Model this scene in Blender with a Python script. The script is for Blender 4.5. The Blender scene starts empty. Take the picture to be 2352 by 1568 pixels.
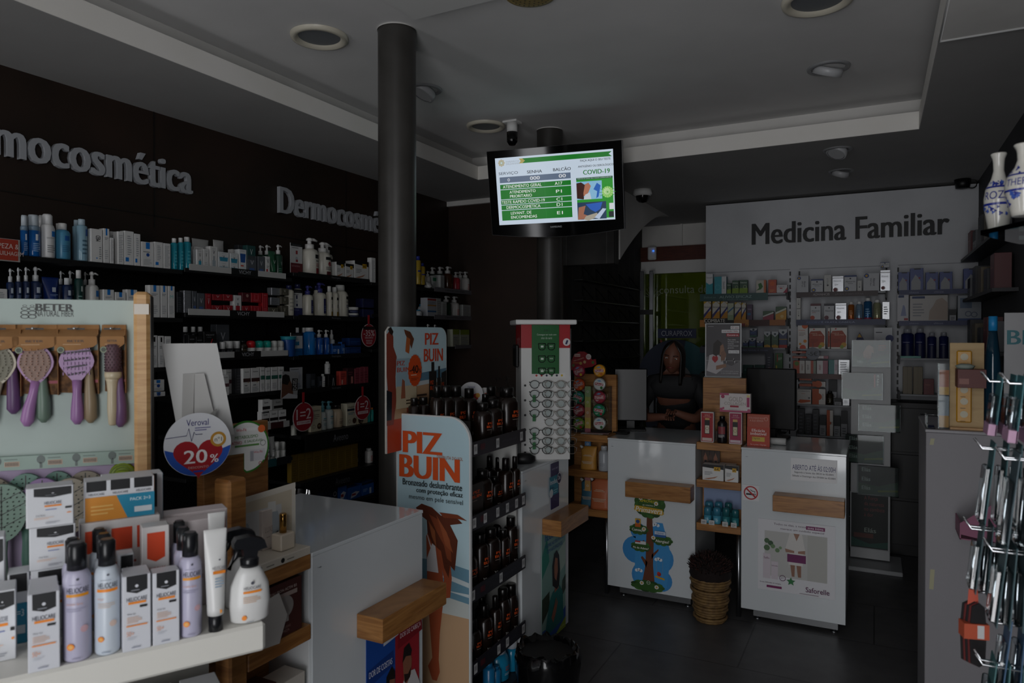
import bpy,math,random
from mathutils import Vector,Matrix
R=math.radians
PI=math.pi
SC=bpy.context.scene
COL=SC.collection
random.seed(4)
FPX,EYE,YAW,PITCH=1621.0,1.65,27.26,-0.61
cam_d=bpy.data.cameras.new('camera')
cam=bpy.data.objects.new('camera',cam_d);COL.objects.link(cam)
cam.location=(0,0,EYE)
cam.rotation_euler=(R(90+PITCH),0,R(YAW))
cam_d.sensor_width=36;cam_d.lens=FPX/2352*36
cam_d.clip_start=.05
cam_d.dof.use_dof=True;cam_d.dof.focus_distance=4.4;cam_d.dof.aperture_fstop=5.6
SC.camera=cam
w=bpy.data.worlds.new('daylight');SC.world=w;w.use_nodes=True
WORLD=w.node_tree.nodes['Background']
WORLD.inputs[0].default_value=(.97,.975,1.0,1);WORLD.inputs[1].default_value=4.5
WINX,DOORX=(-2.75,-2.2),(-.65,.6)
for x0_,x1_,z0_,z1_ in((*WINX,.3,2.62),(*DOORX,0,2.62)):
 pl=bpy.data.lights.new('shopfront_daylight','AREA');pl.shape='RECTANGLE';pl.size=x1_-x0_;pl.size_y=z1_-z0_
 pl.cycles.is_portal=True
 po=bpy.data.objects.new('shopfront_daylight',pl);COL.objects.link(po)
 po.location=((x0_+x1_)/2,-.98,(z0_+z1_)/2);po.rotation_euler=(R(90),0,0)
vs=SC.view_settings
vs.view_transform='Standard';vs.look='None';vs.exposure=0;vs.gamma=1;vs.use_curve_mapping=False
SC.cycles.use_denoising=True
SC.cycles.max_bounces=8;SC.cycles.diffuse_bounces=4;SC.cycles.glossy_bounces=3
SC.cycles.transparent_max_bounces=24
SC.cycles.sample_clamp_indirect=4
_y,_p=R(YAW),R(PITCH)
FW=Vector((-math.sin(_y)*math.cos(_p),math.cos(_y)*math.cos(_p),math.sin(_p)))
RI=Vector((math.cos(_y),math.sin(_y),0));UP=RI.cross(FW)
CAM=Vector((0,0,EYE))
def ray(px,py):return FW+RI*((px-1176)/FPX)+UP*((784-py)/FPX)
def on(ax,val,px,py):
 d=ray(px,py);return CAM+d*((val-CAM[ax])/d[ax])
def onX(v,px,py):return on(0,v,px,py)
def onY(v,px,py):return on(1,v,px,py)
def onZ(v,px,py):return on(2,v,px,py)
def onD(t,px,py):return CAM+ray(px,py)*t
def lin(h):
 h=h.lstrip('#');o=[]
 for i in(0,2,4):
  c=int(h[i:i+2],16)/255
  o.append(c/12.92 if c<=.04045 else((c+.055)/1.055)**2.4)
 return(*o,1)
_M={}
def M(hx,r=.5,met=0,tr=0,em=0,coat=0):
 k=(hx,r,met,tr,em,coat)
 if k in _M:return _M[k]
 m=bpy.data.materials.new('surface_'+hx);m.use_nodes=True
 b=m.node_tree.nodes['Principled BSDF'].inputs
 b['Base Color'].default_value=lin(hx);b['Roughness'].default_value=r;b['Metallic'].default_value=met
 if tr:b['Transmission Weight'].default_value=tr;b['IOR'].default_value=1.3
 if em:b['Emission Color'].default_value=lin(hx);b['Emission Strength'].default_value=em;b['Base Color'].default_value=(.02,.02,.02,1)
 if coat:b['Coat Weight'].default_value=coat;b['Coat Roughness'].default_value=.04
 _M[k]=m;return m
def clear(hx,mx=.08,name='clear'):
 k=('clear',hx,mx)
 if k in _M:return _M[k]
 m=bpy.data.materials.new(name);m.use_nodes=True;nt=m.node_tree;n=nt.nodes;n.clear()
 o=n.new('ShaderNodeOutputMaterial');t=n.new('ShaderNodeBsdfTransparent');g=n.new('ShaderNodeBsdfGlossy')
 f=n.new('ShaderNodeFresnel');a=n.new('ShaderNodeMath');x=n.new('ShaderNodeMixShader')
 t.inputs[0].default_value=lin(hx);g.inputs['Roughness'].default_value=.03;f.inputs[0].default_value=1.25
 a.operation='MAXIMUM';a.inputs[1].default_value=mx
 nt.links.new(f.outputs[0],a.inputs[0]);nt.links.new(a.outputs[0],x.inputs[0]);nt.links.new(t.outputs[0],x.inputs[1])
 nt.links.new(g.outputs[0],x.inputs[2]);nt.links.new(x.outputs[0],o.inputs[0]);_M[k]=m;return m
def ramped(name,tex,sc,c0,c1,r=.5,stretch=(1,1,1),p0=.35,p1=.65,bump=0,detail=4,coat=0,extra=None):
 m=bpy.data.materials.new(name);m.use_nodes=True;nt=m.node_tree;n=nt.nodes;b=n['Principled BSDF']
 tc=n.new('ShaderNodeTexCoord');mp=n.new('ShaderNodeMapping');mp.inputs['Scale'].default_value=stretch
 t=n.new('ShaderNodeTexNoise');t.inputs['Scale'].default_value=sc;t.inputs['Detail'].default_value=detail
 t.inputs['Distortion'].default_value=1.2 if tex=='wood' else.2
 cr=n.new('ShaderNodeValToRGB');e=cr.color_ramp.elements
 e[0].position=p0;e[0].color=lin(c0);e[1].position=p1;e[1].color=lin(c1)
 L=nt.links.new
 L(tc.outputs['Object'],mp.inputs[0]);L(mp.outputs[0],t.inputs['Vector']);L(t.outputs[0],cr.inputs[0]);L(cr.outputs[0],b.inputs['Base Color'])
 b.inputs['Roughness'].default_value=r
 if coat:b.inputs['Coat Weight'].default_value=coat;b.inputs['Coat Roughness'].default_value=.1
 if bump:
  bp=n.new('ShaderNodeBump');bp.inputs['Strength'].default_value=bump;bp.inputs['Distance'].default_value=.01
  L(t.outputs[0],bp.inputs['Height']);L(bp.outputs[0],b.inputs['Normal'])
 return m
def tiled(name,c0,c1,mortar,bw,bh,rough=.6,ms=.004,off=.5):
 m=bpy.data.materials.new(name);m.use_nodes=True;nt=m.node_tree;n=nt.nodes;b=n['Principled BSDF'];L=nt.links.new
 uv=n.new('ShaderNodeTexCoord');t=n.new('ShaderNodeTexBrick');ns=n.new('ShaderNodeTexNoise');mx=n.new('ShaderNodeMixRGB')
 t.inputs['Color1'].default_value=lin(c0);t.inputs['Color2'].default_value=lin(c1);t.inputs['Mortar'].default_value=lin(mortar)
 t.inputs['Scale'].default_value=1;t.inputs['Brick Width'].default_value=bw;t.inputs['Row Height'].default_value=bh
 t.inputs['Mortar Size'].default_value=ms;t.offset=off
 ns.inputs['Scale'].default_value=9;ns.inputs['Detail'].default_value=6
 mx.blend_type='MULTIPLY';mx.inputs[0].default_value=.6
 L(uv.outputs['Object'],t.inputs['Vector']);L(uv.outputs['Object'],ns.inputs['Vector']);L(t.outputs[0],mx.inputs[1]);L(ns.outputs[0],mx.inputs[2])
 L(mx.outputs[0],b.inputs['Base Color']);b.inputs['Roughness'].default_value=rough
 return m
OAK=ramped('oak','wood',5,'8a5a2c','b07c44',.45,(1,1,12),coat=.1)
OAKX=ramped('oak_lengthwise','wood',4,'8a5a2c','b07c44',.4,(1.2,1.2,14),coat=.15)
RUST=ramped('rusty_panel','noise',2.2,'22170f','36241a',.55,(1,1,1),.3,.75,detail=8)
PLASTER=ramped('white_plaster','noise',3,'d8d6d2','e2e0dc',.85)
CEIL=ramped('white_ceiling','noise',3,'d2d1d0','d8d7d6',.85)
SOFF=ramped('grey_soffit','noise',3,'a09f9d','a5a4a2',.85)  # low soffit in a darker grey than the raised ceiling
COVE=ramped('offwhite_cove','noise',3,'f2efe8','f6f3ee',.8)  # tray lip in a paler white than the ceiling
SLATE=tiled('slate_floor','686768','5c5b5c','3a3a3a',1.2,.6,.45,.004)
BLOCK=tiled('grey_block','4a4846','555350','6a6764',.34,.17,.8,.004)
MELA=ramped('grey_laminate','noise',4,'c8cace','ced0d4',.5)
GLOSSW=ramped('white_back_painted_glass','noise',2,'d9dfe2','dde2e5',.06,coat=.5)
BLK=M('0b0b0c',.45);BLKG=M('060607',.08);STEEL=M('b9bcc0',.28,1);CHROME=M('d9dbde',.12,1)
DARKSTEEL=ramped('grey_painted_steel','noise',8,'34322f','3c3a37',.4)
ACRYL=clear('f4f8f8',.015,'acrylic');GLASSG=clear('cfe0dc',.08,'green_edged_glass')
WHITE=M('e4e4e2',.5);WHITEG=M('e6e6e6',.2);CREAM=M('d9d0c0',.6);BLISTER=clear('eef4f6',.14,'blister')
_TX={}
def glyphs(s,bold,shear):
 k=(s,bold,shear)
 if k not in _TX:
  c=bpy.data.curves.new('t','FONT');c.body=s;c.resolution_u=3;c.offset=bold;c.shear=shear
  o=bpy.data.objects.new('t',c);COL.objects.link(o);bpy.context.view_layer.update()
  me=o.to_mesh();V=[tuple(v.co)for v in me.vertices];Fs=[tuple(p.vertices)for p in me.polygons];o.to_mesh_clear()
  bpy.data.objects.remove(o);bpy.data.curves.remove(c)
  xs=[v[0]for v in V]or[0,1];ys=[v[1]for v in V]or[0,1]
  _TX[k]=(V,Fs,min(xs),max(xs),min(ys),max(ys))
 return _TX[k]
def plane(o,ux=(1,0,0),uz=(0,0,1),n=(0,-1,0)):
 o,ux,uz,n=Vector(o),Vector(ux),Vector(uz),Vector(n)
 return lambda u,v,f:o+ux*u+uz*v+n*f
def cyl(r,sy=1,z0=0,cx=0,cy=0):
 return lambda u,v,f:Vector((cx+(r+f)*math.sin(u/r),cy-(r*sy+f)*math.cos(u/r),z0+v))
class MB:
 def __init__(s):s.V=[];s.F=[];s.mi=[];s.sm=[];s.ms=[]
 def m(s,mat):
  if isinstance(mat,str):mat=M(mat)
  if mat not in s.ms:s.ms.append(mat)
  return s.ms.index(mat)
 def add(s,V,F,mat,smooth=False):
  b=len(s.V);i=s.m(mat);s.V+=[tuple(v)for v in V]
  for f in F:s.F.append([b+k for k in f]);s.mi.append(i);s.sm.append(smooth)
  return s
 def box(s,x0,x1,y0,y1,z0,z1,mat,b=0):
  if x0>x1:x0,x1=x1,x0
  if y0>y1:y0,y1=y1,y0
  if z0>z1:z0,z1=z1,z0
  if not b:
   V=[(x,y,z)for x in(x0,x1)for y in(y0,y1)for z in(z0,z1)]
   return s.add(V,[(0,1,3,2),(4,6,7,5),(0,4,5,1),(2,3,7,6),(0,2,6,4),(1,5,7,3)],mat)
  b=min(b,.45*min(x1-x0,y1-y0,z1-z0))
  V=[];ix={}
  for i in(0,1):
   for j in(0,1):
    for k in(0,1):
     X,Y,Z=(x0,x1)[i],(y0,y1)[j],(z0,z1)[k]
     dx,dy,dz=(b,-b)[i],(b,-b)[j],(b,-b)[k]
     for a,p in enumerate(((X,Y+dy,Z+dz),(X+dx,Y,Z+dz),(X+dx,Y+dy,Z))):
      ix[i,j,k,a]=len(V);V.append(p)
  Fs=[]
  for e in(0,1):
   Fs.append([ix[e,j,k,0]for j,k in((0,0),(0,1),(1,1),(1,0))])
   Fs.append([ix[i,e,k,1]for i,k in((0,0),(1,0),(1,1),(0,1))])
   Fs.append([ix[i,j,e,2]for i,j in((0,0),(0,1),(1,1),(1,0))])
  for p in(0,1):
   for q in(0,1):
    Fs.append([ix[p,q,0,0],ix[p,q,1,0],ix[p,q,1,1],ix[p,q,0,1]])
    Fs.append([ix[p,0,q,0],ix[p,1,q,0],ix[p,1,q,2],ix[p,0,q,2]])
    Fs.append([ix[0,p,q,1],ix[1,p,q,1],ix[1,p,q,2],ix[0,p,q,2]])
  for i in(0,1):
   for j in(0,1):
    for k in(0,1):Fs.append([ix[i,j,k,a]for a in(0,1,2)])
  c=Vector(((x0+x1)/2,(y0+y1)/2,(z0+z1)/2));out=[]
  for f in Fs:
   P=[Vector(V[q])for q in f];n=(P[1]-P[0]).cross(P[2]-P[0])
   out.append(f if n.dot(sum(P,Vector())/len(P)-c)>0 else f[::-1])
  return s.add(V,out,mat)
 def lathe(s,prof,mat,seg=20,cx=0,cy=0,sx=1,sy=1,cap=True,z0=0,smooth=True):
  V=[];n=len(prof)
  for r,z in prof:
   for k in range(seg):
    a=2*PI*k/seg;V.append((cx+sx*r*math.cos(a),cy+sy*r*math.sin(a),z0+z))
  F=[(i*seg+k,i*seg+(k+1)%seg,(i+1)*seg+(k+1)%seg,(i+1)*seg+k)for i in range(n-1)for k in range(seg)]
  s.add(V,F,mat,smooth)
  if cap:
   b=len(s.V)-n*seg
   for ring in((0,True),(n-1,False)):
    f=[b+ring[0]*seg+k for k in range(seg)]
    s.F.append(f[::-1]if ring[1]else f);s.mi.append(s.m(mat));s.sm.append(False)
  return s
 def tube(s,pts,r,mat,seg=6,closed=False):
  P=[Vector(p)for p in pts];V=[];n=len(P)
  for i,p in enumerate(P):
   a=P[(i-1)%n]if closed or i else p;c=P[(i+1)%n]if closed or i<n-1 else p
   t=(c-a).normalized();h=Vector((0,0,1))if abs(t.z)<.9 else Vector((1,0,0))
   u=t.cross(h).normalized();v=t.cross(u)
   rr=r[i]if isinstance(r,(list,tuple))else r
   V+=[p+(u*math.cos(2*PI*k/seg)+v*math.sin(2*PI*k/seg))*rr for k in range(seg)]
  m=n if closed else n-1
  F=[(i*seg+k,i*seg+(k+1)%seg,((i+1)%n)*seg+(k+1)%seg,((i+1)%n)*seg+k)for i in range(m)for k in range(seg)]
  if not closed:F+=[tuple(range(seg))[::-1],tuple(range((n-1)*seg,n*seg))]
  return s.add(V,F,mat,True)
 def prism(s,pts,mat,fr,t0,t1):
  n=len(pts);V=[fr(u,v,t0)for u,v in pts]+[fr(u,v,t1)for u,v in pts]
  F=[tuple(range(n))[::-1],tuple(range(n,2*n))]+[(i,(i+1)%n,n+(i+1)%n,n+i)for i in range(n)]
  return s.add(V,F,mat)
 def poly(s,pts,mat,fr,off=.0004):return s.add([fr(u,v,off)for u,v in pts],[tuple(range(len(pts)))],mat)
 def rect(s,u0,v0,u1,v1,mat,fr,off=.0004,nu=1):
  V=[]
  for k in range(nu+1):
   u=u0+(u1-u0)*k/nu;V+=[fr(u,v0,off),fr(u,v1,off)]
  return s.add(V,[(2*k,2*k+2,2*k+3,2*k+1)for k in range(nu)],mat,nu>1)
 def disc(s,cu,cv,r,mat,fr,off=.0006,rv=None,n=28):
  rv=rv or r
  return s.poly([(cu+r*math.cos(2*PI*k/n),cv+rv*math.sin(2*PI*k/n))for k in range(n)],mat,fr,off)
 def ring(s,cu,cv,r0,r1,mat,fr,off=.0008,n=28,k0=1):
  V=[]
  for k in range(n):
   c,d=math.cos(2*PI*k/n),math.sin(2*PI*k/n);V+=[fr(cu+r0*c,cv+r0*d*k0,off),fr(cu+r1*c,cv+r1*d*k0,off)]
  return s.add(V,[(2*k,2*k+1,(2*k+3)%(2*n),(2*k+2)%(2*n))for k in range(n)],mat)
 def text(s,t,cu,cv,w,h,mat,fr,off=.0008,bold=.0,shear=0,rot=0,align='c',thick=0):
  V,F,x0,x1,y0,y1=glyphs(t,0,shear)
  if not F:return s
  bd=max(0,bold)*.8;x0-=bd;x1+=bd
  kx=w/(x1-x0)if w else None;ky=h/(y1-y0)if h else None
  kx=kx or ky;ky=ky or kx
  c,d=math.cos(rot),math.sin(rot)
  ax={'c':(x0+x1)/2,'l':x0,'r':x1}[align];n=len(V);cnt={}
  if thick:
   for f in F:
    for i in range(len(f)):
     e=(f[i],f[(i+1)%len(f)]);k=tuple(sorted(e));cnt[k]=None if k in cnt else e
  for j,dx in enumerate((-bd,0,bd)if bd>.012 else(-bd,bd)if bd else(0,)):
   P=[]
   for x,y,_ in V:
    a,b=(x+dx-ax)*kx,(y-(y0+y1)/2)*ky;P.append((cu+a*c-b*d,cv+a*d+b*c))
   o=off+.00003*j
   if not thick:s.add([fr(u,v,o)for u,v in P],F,mat);continue
   Fs=[tuple(q+n for q in f)for f in F]+[f[::-1]for f in F]+[(e[0],e[1],e[1]+n,e[0]+n)for e in cnt.values()if e]
   s.add([fr(u,v,off)for u,v in P]+[fr(u,v,o+thick)for u,v in P],Fs,mat)
  return s
 def lines(s,u0,v0,u1,v1,n,mat,fr,off=.0005,fill=.4,nu=1,seed=1):
  rd=random.Random(seed);st=(v1-v0)/n
  for k in range(n):
   a=v0+st*k;s.rect(u0,a,u0+(u1-u0)*rd.uniform(.65,1),a+st*fill,mat,fr,off,nu)
  return s
 def mesh(s,name):
  me=bpy.data.meshes.new(name);me.from_pydata(s.V,[],s.F)
  for m in s.ms:me.materials.append(m)
  me.polygons.foreach_set('material_index',s.mi);me.polygons.foreach_set('use_smooth',s.sm);me.update();return me
 def build(s,name,parent=None,loc=None,rz=0):
  return link(name,s.mesh(name),parent,loc,rz)
def link(name,me,parent=None,loc=None,rz=0):
 o=bpy.data.objects.new(name,me);COL.objects.link(o)
 if parent:o.parent=parent
 if loc is not None:o.location=loc
 if rz:o.rotation_euler=(0,0,rz)
 return o
def tag(o,label,cat,group=None):
 o['label']=label;o['category']=cat
 if group:o['group']=group
 return o
def thing(name,label,cat,loc=(0,0,0),rz=0,group=None):
 o=bpy.data.objects.new(name,None);COL.objects.link(o);o.location=loc;o.rotation_euler=(0,0,rz)
 o.empty_display_size=.05
 return tag(o,label,cat,group)
def struct(name,mb,parent=None):
 o=mb.build(name,parent)
 if not parent:o['kind']='structure'
 return o
def part_label(o,t):o['label']=t;return o
ORD=['first','second','third','fourth','fifth','sixth','seventh','eighth','ninth','tenth','eleventh','twelfth','thirteenth','fourteenth','fifteenth','sixteenth','seventeenth','eighteenth']
NUM=['zero','one','two','three','four','five','six','seven','eight','nine','ten','eleven','twelve','thirteen','fourteen','fifteen','sixteen','seventeen','eighteen']
XL,XR,YF,YB=-3.33,.68,-1.0,7.4
ZLO,ZHI=2.8,3.0
TX0,TX1,TY1=-2.645,.21,4.58
ZB=ZHI+.06
struct('floor',MB().box(XL-.1,XR+.1,YF,9.2,-.1,0,SLATE))
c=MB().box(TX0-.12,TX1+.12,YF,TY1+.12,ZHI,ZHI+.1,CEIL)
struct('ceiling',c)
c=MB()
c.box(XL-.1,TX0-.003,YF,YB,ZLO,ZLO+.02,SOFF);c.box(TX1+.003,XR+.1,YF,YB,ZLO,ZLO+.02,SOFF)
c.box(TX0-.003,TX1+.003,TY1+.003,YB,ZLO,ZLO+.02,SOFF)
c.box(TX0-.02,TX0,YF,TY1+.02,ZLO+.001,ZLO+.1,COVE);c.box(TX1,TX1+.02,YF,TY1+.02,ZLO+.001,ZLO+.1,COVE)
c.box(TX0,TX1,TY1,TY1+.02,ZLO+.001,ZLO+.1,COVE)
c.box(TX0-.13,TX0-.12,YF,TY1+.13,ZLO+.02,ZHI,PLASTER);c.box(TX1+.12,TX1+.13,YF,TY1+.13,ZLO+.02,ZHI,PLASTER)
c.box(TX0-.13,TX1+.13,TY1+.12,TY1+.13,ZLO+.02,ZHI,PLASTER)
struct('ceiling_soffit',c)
w_=MB().box(XL-.1,XL,YF,5.35,0,ZLO,RUST)
for yy in(2.41,3.9):w_.box(XL,XL+.003,yy-.003,yy+.003,2.2,ZLO,M('14100c'))
w_.box(XL,XL+.003,YF,5.25,2.26,2.266,M('14100c'))
struct('wall_left',w_)
w_=MB().box(XL,-2.24,5.25,5.35,0,ZLO-.04,RUST);w_.box(XL,-2.24,5.22,5.3,ZLO-.04,ZLO,PLASTER)
struct('wall_corner',w_)
struct('wall_side',MB().box(-2.34,-2.24,5.35,YB,0,ZLO,BLOCK))
a=MB();pts=[(5.36,ZLO)]
for k in range(13):
 t=k/12;pts.append((5.36+1.5*t,2.24+.56*(1-(1-t)**1.7)if t<1 else ZLO))
a.prism(pts,PLASTER,plane((-1.8,0,0),(0,1,0),(0,0,1),(1,0,0)),-.43,0)
struct('wall_arch',a)
struct('wall_pier',MB().box(-2.24,-1.81,5.24,5.355,2.2,ZLO-.001,BLOCK))
b=MB()
b.box(-2.34,-2.24,YB-.02,YB+.1,0,ZLO,PLASTER)
b.box(-2.24,XR,YB,YB+.1,2.57,ZLO,PLASTER);b.box(-1.2,XR,YB,YB+.1,0,2.57,PLASTER)
b.box(-1.82,-1.8,YB-.03,YB,2.57,ZLO,PLASTER)
struct('wall_back',b)
struct('trim_1',MB().box(-2.24,-1.2,YB-.05,YB+.1,2.42,2.57,ramped('red_wood_lintel','wood',4,'4a1d10','612a18',.5,(2,2,14))))
d=MB()
d.box(-2.24,-1.2,YB-.04,YB+.04,2.29,2.345,WHITE);d.box(-2.24,-1.2,YB-.03,YB+.03,2.345,2.42,WHITE)
d.box(-2.24,-2.2,YB-.04,YB+.04,0,2.29,WHITE);d.box(-2.13,-2.11,YB-.03,YB+.03,0,2.29,STEEL)
door=struct('door_1',d)
LEAF=clear('c8cfae',.05,'door_glass')
g=MB().box(-2.2,-1.2,YB-.004,YB+.004,.02,2.29,LEAF)
fr=plane((0,YB-.006,0))
FR_T=M('8d9388',.6)
tp=onY(YB,1515,668)
g.text('consulta de nutrição',tp.x,tp.z,.92,.1,FR_T,fr,.001,align='l')
for k in range(9):
 an=PI*(.1+.8*k/8);q=onY(YB,1497,674)
 g.tube([(q.x,YB-.008,q.z-.05),(q.x+.1*math.cos(an),YB-.008,q.z-.05+.13*math.sin(an))],.004,FR_T,4)
struct('door_glass',g,door)
LIME=ramped('lime_wall','noise',2,'7f8a2c','8a9433',.8)
k_=MB().box(-2.5,-.9,9.1,9.2,0,2.9,LIME);k_.box(-2.6,-2.5,YB,9.2,0,2.9,LIME);k_.box(-.9,-.8,YB,9.2,0,2.9,LIME)
struct('wall_consulting_room',k_)
struct('ceiling_consulting_room',MB().box(-2.6,-.8,YB+.1,9.2,2.9,3,PLASTER))
struct('wall_right',MB().box(XR,XR+.1,YF,YB,0,ZLO,ramped('grey_wall','noise',3,'3a3b3e','424346',.8)))
f=MB()
f.box(XL-.1,XR+.1,YF-.15,YF,2.62,3.1,PLASTER)
for a_,b_ in((XL-.1,WINX[0]),(WINX[1],DOORX[0]),(DOORX[1],XR+.1)):f.box(a_,b_,YF-.15,YF,0,2.62,M('7c7c7a',.7))
f.box(*WINX,YF-.15,YF,0,.3,PLASTER)
struct('wall_front',f)
f=MB()
for a_,b_ in(WINX,DOORX):
 for x in(a_,b_-.04):f.box(x,x+.04,YF-.1,YF-.04,0 if a_>-1 else.3,2.62,STEEL)
 f.box(a_,b_,YF-.1,YF-.05,2.2,2.24,STEEL)
struct('window_1',f)
PY=6.3
p_=MB().box(-1.33,XR,PY,PY+.1,0,ZLO-.025,MELA)
fr=plane((0,PY,0))
for x in(-.636,-.565,.073,.154):
 z=2.17
 while z>.3:
  p_.rect(x-.006,z-.035,x+.006,z,'15171a',fr,.001);z-=.055
for a_,b_ in((-1.33,-.636),(-.565,.073),(.154,.66)):p_.rect(a_,2.185,b_,2.19,'8d9096',fr,.001)
pn=struct('wall_panel',p_)
t0=onY(PY,1727,537);t1=onY(PY,2181,514)
mb=MB().text('Medicina Familiar',0,0,t1.x-t0.x,.178,M('0d0e10',.5),plane((0,0,0)),0,bold=.035,thick=.012)
tag(mb.build('wall_lettering',None,((t0.x+t1.x)/2,PY-.001,2.497)),'raised black letters reading Medicina Familiar on the pale grey panel','sign')
frL=plane((0,0,0),(0,1,0),(0,0,1),(1,0,0))
for y1,z0,lb in((2.625,2.49,'large grey letters reading Dermocosmética above the blue and turquoise bottles'),(4.525,2.487,'large grey letters reading Dermocosmética partly behind the steel column')):
 mb=MB().text('Dermocosmética',0,0,1.27,.165,M('b4b7bc',.45),frL,0,bold=.035,thick=.025)
 tag(mb.build('wall_lettering',None,(XL+.002,y1-.635,z0)),lb,'sign')
for x,y,lb in((-1.9,2.57,'tall dark grey steel column behind the orange sun care stand'),(-1.93,4.29,'dark grey steel column carrying the television')):
 mb=MB().lathe([(.084,0),(.084,ZHI)],DARKSTEEL,40,cap=False)
 mb.lathe([(.088,ZHI-.006),(.084,ZHI)],PLASTER,40,cap=False)
 tag(mb.build('steel_column',None,(x,y,0)),lb,'column','steel columns')
def downlight(x,y,z,d,label):
 t=thing('downlight',label,'ceiling light',(x,y,z),0,'round downlights in the ceiling');r=d/2
 MB().lathe([(r*.74,-.003),(r*.86,-.02),(r,-.016),(r+.004,-.001)],M('cfc9b8',.35),40,cap=False).build('trim_ring',t)
 MB().lathe([(r*.76,-.004),(.001,-.004)],M('6e7276',.4),40,cap=False).build('diffuser',t)
def spot(x,y,z,d,label,tilt=1):
 t=thing('adjustable_spotlight',label,'ceiling light',(x,y,z),0,'swivelling spotlights in the ceiling');r=d/2
 MB().lathe([(r*.78,-.001),(r*.82,-.01),(r,-.008),(r+.003,-.001)],M('8f9092',.4),32,cap=False).build('trim_ring',t)
 o=MB().lathe([(r*.62,-.03),(r*.72,-.03),(r*.72,.0),(r*.66,.01)],M('b5b6b8',.35),28).build('swivel_head',t,(0,0,-.006));o.rotation_euler=(.35*tilt,.35,0)
 o2=MB().lathe([(r*.6,0),(r*.3,.012),(.001,.014)],CHROME,24,cap=False).build('reflector',o,(0,0,-.031))
for a in((-2.249,2.458,.25,'round downlight in the raised ceiling beside the nearer steel column'),(-2.251,3.999,.245,'round downlight in the raised ceiling above the television'),(-.215,3.11,.27,'large round downlight at the upper edge above the single spotlight')):downlight(a[0],a[1],ZHI,a[2],a[3])
spot(-.219,3.928,ZHI,.2,'swivelling spotlight alone in the raised ceiling past the big downlight')
spot(-2.221,3.255,ZHI,.19,'swivelling spotlight half hidden by the nearer steel column',-1)
spot(-.216,4.852,ZLO,.17,'swivelling spotlight in the low soffit closest to the bright tray edge',-1)
spot(-.222,5.496,ZLO,.16,'swivelling spotlight in the low soffit above the black Medicina lettering')
t=thing('ceiling_speaker','beige round speaker grille in the raised ceiling, cut by the top edge','speaker',(-1.222,2.53,ZHI))
MB().lathe([(.085,-.012),(.1,-.012),(.105,-.001)],M('a48c50',.5),36,cap=False).build('rim',t)
g=MB().lathe([(.001,-.016),(.05,-.015),(.085,-.012)],M('8f7a45',.6),36,cap=False)
for i in range(4):
 for k in range(6*(i+1)):
  an=2*PI*k/(6*(i+1));g.disc(.019*(i+1)*math.cos(an),.019*(i+1)*math.sin(an),.004,'3f3620',plane((0,0,-.0165),(1,0,0),(0,1,0),(0,0,-1)),.0006,n=6)
g.build('grille',t)
t=thing('ceiling_cassette','white square air conditioning cassette at the top edge above the column','air conditioner',(-1.3,2.02,ZHI))
MB().box(-.41,.41,-.41,.41,-.05,0,M('d2d2d0',.5),.006).build('panel',t)
g=MB()
for i in range(5):g.box(-.2,.2,-.17+i*.08,-.14+i*.08,-.053,-.05,M('9a9a9a'))
g.build('grille',t)
t=thing('ceiling_hatch','flat ceiling hatch with a thin white rim in the low soffit','hatch',(.45,2.76,ZLO))
MB().box(-.23,.2,-.45,.45,-.012,-.001,PLASTER).build('board',t)
MB().tube([(-.235,-.45,-.014),(-.235,.45,-.014),(.2,.45,-.014)],.005,WHITE,6).build('rim',t)
t=thing('dome_camera','white dome security camera under the ceiling by the arch','camera',(-1.66,5.5,ZLO))
MB().lathe([(.001,0),(.07,0),(.075,-.035),(.06,-.05)],WHITE,28,cap=False).build('housing',t)
MB().lathe([(.055,-.05),(.05,-.08),(.03,-.098),(.001,-.104)],BLKG,24,cap=False).build('dome',t)
q=onZ(ZHI,1204,318)
t=thing('ceiling_sensor','small white and black sensor camera hanging beside the television column','camera',(-2.06,4.0,ZHI))
MB().box(-.05,.05,-.04,.04,-.012,0,WHITE,.002).lathe([(.034,-.012),(.034,-.07)],WHITE,20).build('housing',t)
MB().lathe([(.036,-.07),(.034,-.13),(.02,-.15)],BLKG,20).build('lens_barrel',t)
t=thing('ceiling_projector_lamp','black lamp fixed above the pale grey panel near the vases','lamp',(.57,6.22,ZLO))
MB().lathe([(.02,-.07),(.045,-.065),(.055,0)],BLK,20).build('housing',t)
MB().tube([(.06+.03*math.cos(2*PI*k/12),0,-.04+.03*math.sin(2*PI*k/12))for k in range(12)],.005,BLK,6,True).build('handle',t)
q=onX(-1.8,1472,587)
t=thing('motion_sensor','small white motion sensor with a blue light beside the red lintel','sensor',(-2.1,7.32,2.5))
MB().box(-.045,.045,-.04,.0,-.07,.07,WHITE,.012).build('housing',t)
MB().lathe([(.001,0),(.01,.0),(.01,.004)],M('2f7bff',em=2.0),12,cap=False).build('indicator_light',t,(.02,-.045,.02))
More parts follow.
